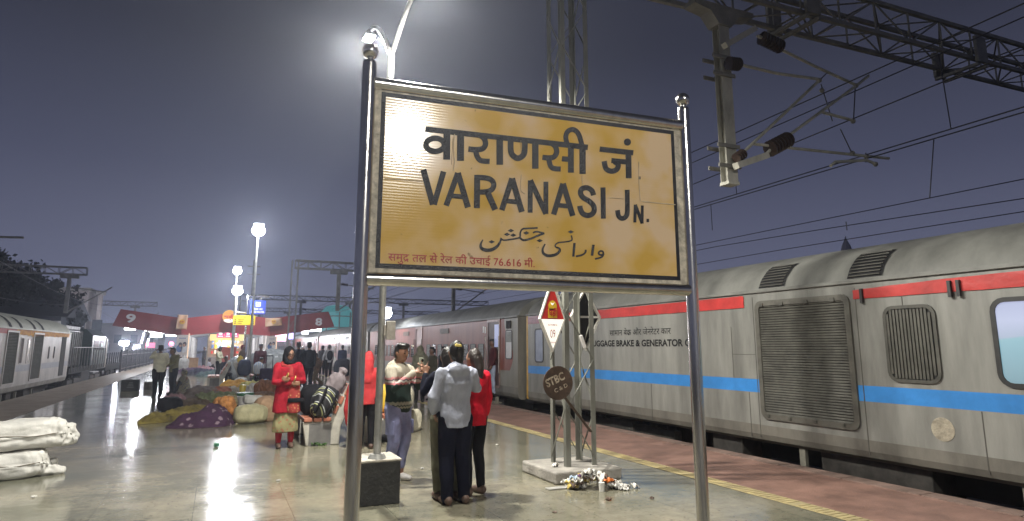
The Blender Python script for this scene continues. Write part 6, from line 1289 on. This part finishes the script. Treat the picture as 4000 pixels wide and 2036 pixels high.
# blankets over sleepers
def blanket(label,pts,wd,ht,m_,seed=0,disp=.05,name='blanket',cat='blanket',group=None,ends=.35,ds=5.):
    P=[V(p) for p in pts]; Ls=[0]
    for i in range(1,len(P)): Ls.append(Ls[-1]+(P[i]-P[i-1]).length)
    T=Ls[-1]; K_=max(24,int(T/.05)); n=26; rows=[]
    def at(s):
        for i in range(1,len(P)):
            if s<=Ls[i]+1e-6: f=(s-Ls[i-1])/(Ls[i]-Ls[i-1]); return P[i-1].lerp(P[i],f),(P[i]-P[i-1]).normalized(),i-1+f
        return P[-1],(P[-1]-P[-2]).normalized(),len(P)-1
    def vv(L,u): i=min(int(u),len(L)-2); f=u-i; return L[i]+(L[i+1]-L[i])*f
    for i in range(K_+1):
        s=T*i/K_; c,d,u=at(s); sd=V((-d.y,d.x,0)); w_=vv(wd,u); h_=vv(ht,u)*.60;  e_=max(.12,max(0,min(1,min(s,T-s)/ends))**.5); row=[]
        for k in range(n):
            a=math.pi*k/(n-1); x=-math.cos(a); z=math.sin(a)**1.15; f=w_*(1+.22*(1-z)**3+.16*noise.noise(V((s*3.1,seed,x*1.5))))*e_
            nn=noise.noise(V((c.x*ds+seed,c.y*ds+x*w_*ds,z*2)))+.7*(abs(noise.noise(V((s*7+x*4+seed,x*2.,z*1.5))))*2-.5)+.35*noise.noise(V((s*20+x*9,seed,z*6)))
            row.append(c+sd*(x*f)*(1+.12*nn)+V((0,0,max(.004,h_*z*e_+disp*1.6*nn*(z*.9+.1)))))
        rows.append(row)
    m=MB(); m.grid(rows); m.add([V((p.x,p.y,.002)) for p in rows[0]]+[V((p.x,p.y,.002)) for p in rows[-1]],[])
    o=m.build(name,m_,None,smooth=80); return tag(o,label,cat,group)
cS=crop(500,1450,.23292)
def gS(x,y): q=G(*cS(x,y)); return (q.x,q.y,0)
PUR=flowers('purple blanket with pale flowers',(.050,.018,.050),(.27,.20,.24),5.5,.38)
GB='blankets over people lying on the platform'
a,b_=V(gS(480,985)),V(gS(1880,880)); 
blanket('purple flowered blanket over a sleeper, nearest to the viewer',[a+V((.15,.1,0)),a.lerp(b_,.3)+V((0,.12,0)),a.lerp(b_,.65)+V((0,.2,0)),b_+V((-.1,.18,0))],[.16,.34,.44,.36],[.14,.36,.66,.56],PUR,1,.05,group=GB)
a,b_=V(gS(60,910)),V(gS(1450,760)); OLI=cloth('mustard olive blanket',(.24,.19,.045),.3,1.6,c2=(.055,.045,.026)); 
blanket('mustard olive blanket over a sleeper with feet toward the left, behind the purple one',[a+V((.1,.12,0)),a.lerp(b_,.25)+V((0,.25,0)),a.lerp(b_,.6)+V((0,.5,0)),b_+V((.1,.8,0))],[.16,.28,.36,.30],[.16,.24,.40,.34],OLI,5,.06,group=GB)
a,b_=V(gS(640,640)),V(gS(1650,520)); blanket('dark brown blanket over a sleeper, third row from the viewer',[a,a.lerp(b_,.5)+V((0,.3,0)),b_+V((.2,.4,0))],[.22,.36,.34],[.22,.36,.30],cloth('dark brown blanket',(.10,.072,.05),.5,4),9,.06,group=GB)
a,b_=V(gS(900,470)),V(gS(1700,400)); blanket('grey brown blanket rising to a peak over a sleeper behind the dark brown one',[a,a.lerp(b_,.35),b_],[.3,.55,.4],[.25,.62,.3],cloth('grey brown blanket',(.16,.13,.115),.4,4),12,.07,group=GB)
a,b_=V(gS(1440,345)),V(gS(2150,320)); blanket('marigold yellow quilt over a sleeper, farthest of the sleeping row',[a,a.lerp(b_,.5),b_],[.32,.42,.36],[.44,.66,.56],cloth('marigold quilt',(.52,.30,.06),.3,3,c2=(.40,.20,.05)),15,.06,group=GB)
a,b_=V(gS(1290,450)),V(gS(1780,400)); blanket('terracotta pink cloth heaped before the marigold quilt',[a,a.lerp(b_,.5),b_],[.22,.36,.2],[.24,.50,.3],cloth('terracotta cloth',(.33,.12,.07),.4,4),18,.05,group=GB)
a=V(gS(540,690)); bag('dark_bag','black stuffed bag lying at the feet end of the dark brown blanket','bag',(a.x+.20,a.y+.2,.17),(.30,.22,.18),DK,10,.03,6)
a=V(gS(2050,880)); bag('pale_sack','pale yellow green sack lying at the right end of the purple blanket','sack',(a.x,a.y+.12,.19),(.36,.26,.20),mat('pale yellow sack',(.40,.37,.22),.7,0,.25,4,.4,40),15,.03,6)
a=V(gS(2090,720)); bag('white_bag','white plastic bag on top of the pale yellow green sack','bag',(a.x,a.y+.15,.33),(.24,.2,.12),WSK,0,.03,7)
a=V(gS(1640,860)); bag('head_cloth','ochre orange cloth bundle at the head of the purple blanket','cloth bundle',(a.x-.05,a.y+.18,.30),(.22,.2,.24),cloth('ochre crumpled cloth',(.40,.18,.06),.5,9),0,.06,9)
a=V(gS(2350,850)); bag('tan_sack','tan sack half hidden behind the woman in red','sack',(a.x,a.y+.2,.26),(.3,.28,.27),cloth('tan sackcloth',(.32,.21,.13),.35,4),0,.05,5)
a=V(gS(1960,640)); t=thing('bucket','white plastic bucket with a green lid among the sleepers','bucket',(a.x,a.y+.3,0)); m=MB(); m.lathe((a.x,a.y+.3,0),[(.15,0),(.20,.30),(.21,.31),(.2,.33)],20); m.build('body',WSH,t,smooth=40); m=MB(); m.lathe((a.x,a.y+.3,0),[(.21,.331),(.22,.34),(.22,.41),(.05,.43)],20); m.build('lid',mat('green basket lid',(.03,.12,.05),.5,0,.3,9),t,smooth=40)
a=V(gS(1910,470)); m=MB(); m.lathe((a.x,a.y,.0),[(.07,0),(.11,.42),(.1,.44)],14); tag(m.build('yellow_cup',mat('yellow plastic',(.55,.42,.03),.4,0,.15,6),None,smooth=40),'yellow plastic pot beside the green lidded bucket','pot')
for i,(x,y,r,c,lb) in enumerate(((1830,400,(.42,.2,.18),(.42,.40,.35),'long pale cloth roll crossing the heap by the quilt'),(2080,350,(.4,.28,.24),(.60,.56,.22),'pale lemon yellow bundle at the right of the quilt'),(2190,400,(.42,.3,.24),(.55,.53,.5),'white bundle right of the lemon yellow one'),(2340,440,(.4,.3,.36),(.22,.10,.05),'brown carton shaped bag behind the woman in red'),(2250,560,(.4,.3,.22),(.14,.085,.055),'dark brown bag in front of the carton shaped one'),(2130,600,(.34,.26,.2),(.25,.14,.05),'ochre bag right of the white bucket'),(1500,560,(.6,.26,.22),(.15,.17,.09),'moss green bundle beside the dark brown blanket'),(1750,580,(.34,.24,.18),(.36,.31,.18),'straw coloured bundle above the purple blanket'),(1560,395,(.5,.25,.16),(.24,.11,.06),'rust brown cloth lump left of the terracotta cloth'),(760,510,(.3,.2,.12),(.30,.18,.20),'small pinkish cloth by the grey brown blanket'))):
    a=V(gS(x,y)); bag('cloth_bundle',lb,'cloth bundle',(a.x,a.y+.2,r[2]*.72),(r[0],r[1],r[2]*.76),cloth('bundle cloth %d'%i,c,.4,5),rnd.uniform(-20,20),.075,7.5,seed=i*3)
a=V(gS(760,380)); 
for i in (0,1): 
    m=MB(); m.limb([(a.x+.16*i,a.y,.03),(a.x+.16*i+.06,a.y+.2,.03)],[.045,.04],8); tag(organic('slipper',m,.012,SAN,None,local=False),('left','right')[i]+' slipper on the tiles beside the squatting child','slipper')
# suitcase, trolley handle, duffels by the far benches
a=V(GPx) if False else G(400+1480*.41946,1150+890*.41946)
t=thing('suitcase','dark purple trolley suitcase standing behind the woman in red','suitcase',(a.x+.25,a.y+.3,0)); x,y=a.x+.25,a.y+.3
m=MB(); m.bx(x-.33,x+.33,y-.17,y+.17,.05,.80); m.build('shell',cloth('dark purple suitcase',(.03,.022,.055)),t,bev=.05)
m=MB(); 
for s_ in (-.12,.12): m.tube([(x+s_,y,.8),(x+s_,y,1.28)],.014,8)
m.tube([(x-.13,y,1.28),(x+.13,y,1.28)],.02,8); m.build('trolley_handle',DK,t)
m=MB(); 
for s_ in (-.26,.26): m.tube([(x+s_,y-.1,.03),(x+s_+.04,y-.1,.03)],.04,10)
m.build('wheel',DK,t)
a=G(400+1300*.41946,1150+790*.41946,.1); bag('blue_backpack','dark blue shiny rucksack hung on the far bench back','rucksack',(1.05,29.45,.78),(.26,.16,.34),cloth('dark blue nylon',(.02,.028,.06),rough=.4),0,.02,6)
bag('green_bag','green patterned bag under the tall thin lamp post','bag',(1.75,29.0,.28),(.38,.26,.28),flowers('green patterned bag',(.045,.11,.035),(.3,.08,.06),10,.25),0,.03,6); bag('straw_bag','flat straw coloured bundle on top of the green patterned bag','bag',(1.75,29.0,.62),(.38,.26,.08),cloth('straw cloth',(.42,.33,.18)),10,.03,7)
bag('white_bag','white plastic bag at the foot of the tall thin lamp post','bag',(.95,29.1,.2),(.26,.2,.2),WSK,0,.04,7); bag('light_blue_bag','small light blue bag beside the purple suitcase','bag',(a.x+.62,27.1,.2),(.15,.12,.2),cloth('light blue bag',(.30,.42,.62)),0,.02,7)
PLS=mat('clear plastic wrapped cargo',(.34,.36,.36),.22,0,.25,5,.8,18)
bag('wrapped_cargo','large heap of plastic wrapped cargo behind the man in the maroon jumper','cargo',(2.5,32.5,.72),(1.15,.8,.75),PLS,0,.12,3,vox=.03); bag('wrapped_cargo','lower plastic wrapped cargo left of the maroon jumper','cargo',(1.2,34.5,.55),(.9,.7,.58),PLS,10,.10,3,vox=.03,seed=5)
bag('dark_cargo','grey covered cargo heap right of the purple suitcase','cargo',(2.75,29.5,.42),(.7,.5,.44),cloth('grey tarpaulin',(.13,.14,.13)),0,.07,4,vox=.025)
q=onY(2060*.41946+400,690*.41946+1150,40); bag('dark_sack','dark hump of sacks by the lone man near the coach','sack',(6.6,38.4,.45),(.45,.8,.5),DKJ,0,.05,4,vox=.03)
# far sleepers under the canopy
for i,(px,py,Y,c,lb) in enumerate(((960,655,48,(.45,.22,.24),'pink and white striped blanket over sleepers under the canopy'),(840,650,47,(.10,.06,.10),'dark purple heap beside the left column plinth'),(920,690,44.5,(.05,.05,.08),'dark blue blanket in front of the pink striped one'),(1030,700,41,(.09,.13,.13),'teal grey heap behind the cream shirted boy'),(860,610,52,(.35,.18,.22),'pinkish heap of bags left of the stall'))):
    q=onY(400+px*.41946,1150+py*.41946,Y); blanket(lb,[(q.x-.9,Y,0),(q.x,Y+.1,0),(q.x+1.0,Y,0)],[.35,.45,.35],[.28,.5,.3],stripes('far pink stripes',[(.5,.28,.3),(.55,.5,.5),(.4,.16,.2)],3) if i==0 else cloth('far blanket %d'%i,c),i*7+2,.09)
q=onY(400+850*.41946,1150+590*.41946,50); m=MB(); m.bx(q.x-.4,q.x+.3,50,50.5,.0,.9); tag(m.build('carton',mat('brown carton',(.35,.22,.12),.8,0,.2,4),None,bev=.02),'pale brown carton standing by the left column plinth','carton')
# backpack and bags on the near bench
t=thing('backpack','black backpack with white and lime panels lying on the near bench','backpack',(1.78,11.62,.452))
BP=stripes('black white lime backpack',[(.012,.012,.015),(.012,.012,.015),(.012,.012,.015),(.50,.53,.52),(.015,.015,.018),(.015,.015,.018),(.40,.42,.20),(.015,.015,.018)],1.3,.6,'DIAGONAL',2.5)
m=MB(); M_=Matrix.Rotation(R(24),3,'Y'); m.sph(V((1.72,11.66,.70)),(.22,.2,.29),16,11,M_); m.sph(V((1.66,11.52,.63)),(.15,.09,.17),14,9,M_); organic('pack_body',m,.012,BP,t,disp=.02,ds=8,local=False)
m=MB()
for dx in (-.10,.10): m.tube([V((1.72,11.63,.70))+M_@V((dx,-.17,.24)),V((1.72,11.60,.70))+M_@V((dx,-.26,.02)),V((1.72,11.63,.70))+M_@V((dx,-.17,-.22))],.022,8)
m.build('strap',DK,t,smooth=60)
bag('grey_bag','grey mauve cloth bag slumped on top of the backpack','bag',(1.90,11.72,.98),(.15,.13,.20),cloth('grey mauve cloth',(.20,.17,.18)),0,.03,8,.06,.012,tilt=22); bag('black_bag','black holdall behind the backpack on the near bench','bag',(1.62,12.2,.70),(.24,.34,.26),DK,0,.03,7); bag('grey_suitcase','grey suitcase standing past the near bench','suitcase',(1.66,13.8,.42),(.28,.22,.42),cloth('grey nylon case',(.14,.15,.155)),0,.012,4)
m=MB(); m.lathe((1.95,13.0,.0),[(.05,.9),(.06,1.06),(.055,1.065)],14); 
bag('yellow_carton','yellow cardboard box on the right hand near bench','box',(2.78,12.0,.70),(.26,.2,.25),mat('yellow card',(.62,.42,.04),.6,0,.12,3),0,.006,4); bag('quilted_bag','cream quilted bag with a net pattern on the right hand near bench','bag',(3.22,12.3,.68),(.25,.22,.24),stripes('cream quilted net',[(.52,.48,.38),(.52,.48,.38),(.50,.46,.36),(.22,.2,.16)],9,.8,'DIAGONAL',.4),0,.02,6)
g=G(495*.6375+1300,762*.6375+1200); bag('white_bundle','pale folded bundle standing on the tiles behind the photographer','bundle',(g.x+.02,g.y+.1,.20),(.16,.12,.21),cloth('pale bundle',(.45,.42,.33)),0,.03,8,vox=.012)
g=G(320*.6375+1300,830*.6375+1200); bag('black_shoe_bag','small black bag under the right hand near bench','bag',(g.x,g.y+.1,.06),(.17,.1,.06),DK,0,.015,8,vox=.012)
g=G(775*.351+1000,1200*.351+1320)
m=MB(); rnd=random.Random(3)
for i in range(34):
    c=V((g.x-.12+rnd.uniform(-.14,.14),g.y+.05+rnd.uniform(-.05,.05),rnd.uniform(.005,.05))); u=V((rnd.gauss(0,1),rnd.gauss(0,1),rnd.gauss(0,.4))).normalized()*.05; v_=u.cross(V((rnd.gauss(0,1),rnd.gauss(0,1),1))).normalized()*.02; m.add([c-u,c+v_,c+u,c-v_],[(0,1,2,3)])
tag(m.build('leaf_scraps',mat('green leaf scraps',(.06,.14,.03),.7,0,.4,9)),'green leaf scraps on the tiles under the near bench','leaf scraps')
g=G(545*K,1125*K); bag('green_litter','small crumpled green packet on the open tiles','litter',(g.x,g.y,.035),(.05,.04,.035),mat('green packet',(.02,.12,.06),.4,0,.3,9),0,.01,12,vox=.008)
# ================================================================== RUBBISH HEAP
cA=crop(2100,1600,.3494); rnd=random.Random(12)
RP=[mat('rubbish white',(.64,.62,.58),.6,0,.15,9),mat('rubbish grey',(.34,.33,.31),.6,0,.3,9),mat('rubbish yellow',(.60,.46,.12),.6,0,.3,9),mat('rubbish brown',(.12,.08,.06),.7,0,.4,9),mat('rubbish orange',(.75,.19,.03),.45,0,.2,9),mat('rubbish pale blue',(.4,.5,.62),.5,0,.2,9),mat('rubbish purple',(.12,.04,.13),.6,0,.3,9)]
GR='pieces of rubbish in the heap at the foot of the mast'
def paper(c,s,mm,name,lab,seed,cat='litter',grp=GR):
    c=V(c); m=MB(); rows=[]; n=7; a=rnd.uniform(0,6.28)
    for i in range(n):
        row=[]
        for j in range(n):
            u,v_=(i/(n-1)-.5)*s,(j/(n-1)-.5)*s*rnd.uniform(.7,.8); z=.5*s*noise.noise(V((i*.55+seed,j*.55,seed*.7)))+.16*s*rnd.uniform(-.5,.5)
            row.append(c+V((u*math.cos(a)-v_*math.sin(a),u*math.sin(a)+v_*math.cos(a),max(z,-c.z+.004))))
        rows.append(row)
    m.grid(rows); o=m.build(name,mm,None,smooth=25); sd=o.modifiers.new('s','SOLIDIFY'); sd.thickness=.003; return tag(o,lab,cat,grp)
LW=[('crumpled white paper or packet in the rubbish heap',0),('crumpled grey paper or packet in the rubbish heap',1),('yellow food waste wrapper in the rubbish heap',2),('brown paper scrap in the rubbish heap',3)]
for i in range(74):
    f=rnd.random(); px=400+620*f; hz=max(0,1-abs(f-.42)*1.9); py=905-rnd.random()*30
    g=G(*cA(px,py)); z=rnd.random()**.7*.19*hz+.012; k=rnd.choice([0,0,0,1,1,2 if f<.4 else 3,3]); paper((g.x,g.y+rnd.uniform(.0,.16),z),rnd.uniform(.06,.14),RP[k],'litter_scrap',LW[k][0],i)
for i,(px,py,s,k,z,lb) in enumerate(((595,760,.16,0,.19,'large white crumpled bag on top of the rubbish heap'),(715,770,.17,0,.15,'second large white bag right of the top one in the rubbish heap'),(815,830,.17,4,.10,'orange plastic wrapper at the right of the rubbish heap'),(440,800,.10,5,.13,'pale blue wrapper at the left of the rubbish heap'),(525,800,.07,6,.15,'purple wrapper near the top of the rubbish heap'),(195,645,.10,0,.16,'white paper scrap lying on the concrete base of the mast'),(790,1015,.07,3,.015,'small dark brown scrap alone on the tiles before the rubbish heap'),(1085,875,.11,0,.02,'white paper scrap alone right of the rubbish heap'))):
    g=G(*cA(px,py if z<.05 else 905 if i!=5 else 640),0 if i!=5 else .14); paper((g.x,g.y+(.08 if i not in (5,6,7) else 0),z),s,RP[k],'litter_bag',lb,i*5+40,'litter','pieces of rubbish in the heap at the foot of the mast' if i<5 else None)
g=G(*cA(718,912)); m=MB(); m.lathe((g.x,g.y,0),[(.030,0),(.036,.095),(.032,.097)],14); tag(m.build('paper_cup',RP[0],None,smooth=40),'white paper cup standing upright at the front of the rubbish heap','cup')
g=G(*cA(280,880)); m=MB(); m.bx(g.x-.2,g.x+.22,g.y-.05,g.y+.06,.004,.012); tag(m.build('flat_paper',RP[1],None),'flat pale paper strip on the tiles left of the rubbish heap','paper')
for i,(px,py,lb) in enumerate(((85,1252,'tiny pale scrap on the dark tiles below the white bales'),(1062,1180,'tiny pale scrap near the photographer'),(1395,1290,'tiny scrap on the bare tiles right of the girls'),(700,1210,'tiny scrap on the tiles before the woman in red'),(1640,1255,'tiny scrap by the tactile strip'),(330,1150,'tiny scrap right of the white bales'),(1250,1120,'tiny scrap beside the red border paving'))):
    g=G(px*K,py*K); paper((g.x,g.y,.008),.05,RP[(0,1,3,1,3,1,0)[i]],'litter_scrap',lb,i*9+100,'litter',None)
# ================================================================== NIGHT HAZE
hz=bpy.data.materials.new('night haze'); hz.use_nodes=True; nt=hz.node_tree; nt.nodes.remove(nt.nodes['Principled BSDF'])
pv=N(nt,'VolumePrincipled'); pv.inputs['Color'].default_value=(.80,.86,1,1); pv.inputs['Density'].default_value=.0016; pv.inputs['Anisotropy'].default_value=.80
nt.links.new(pv.outputs[0],nt.nodes['Material Output'].inputs['Volume'])
m=MB(); m.bx(-402,402,-122,482,-2.,16.5); o=m.build('haze',hz); o['kind']='stuff'
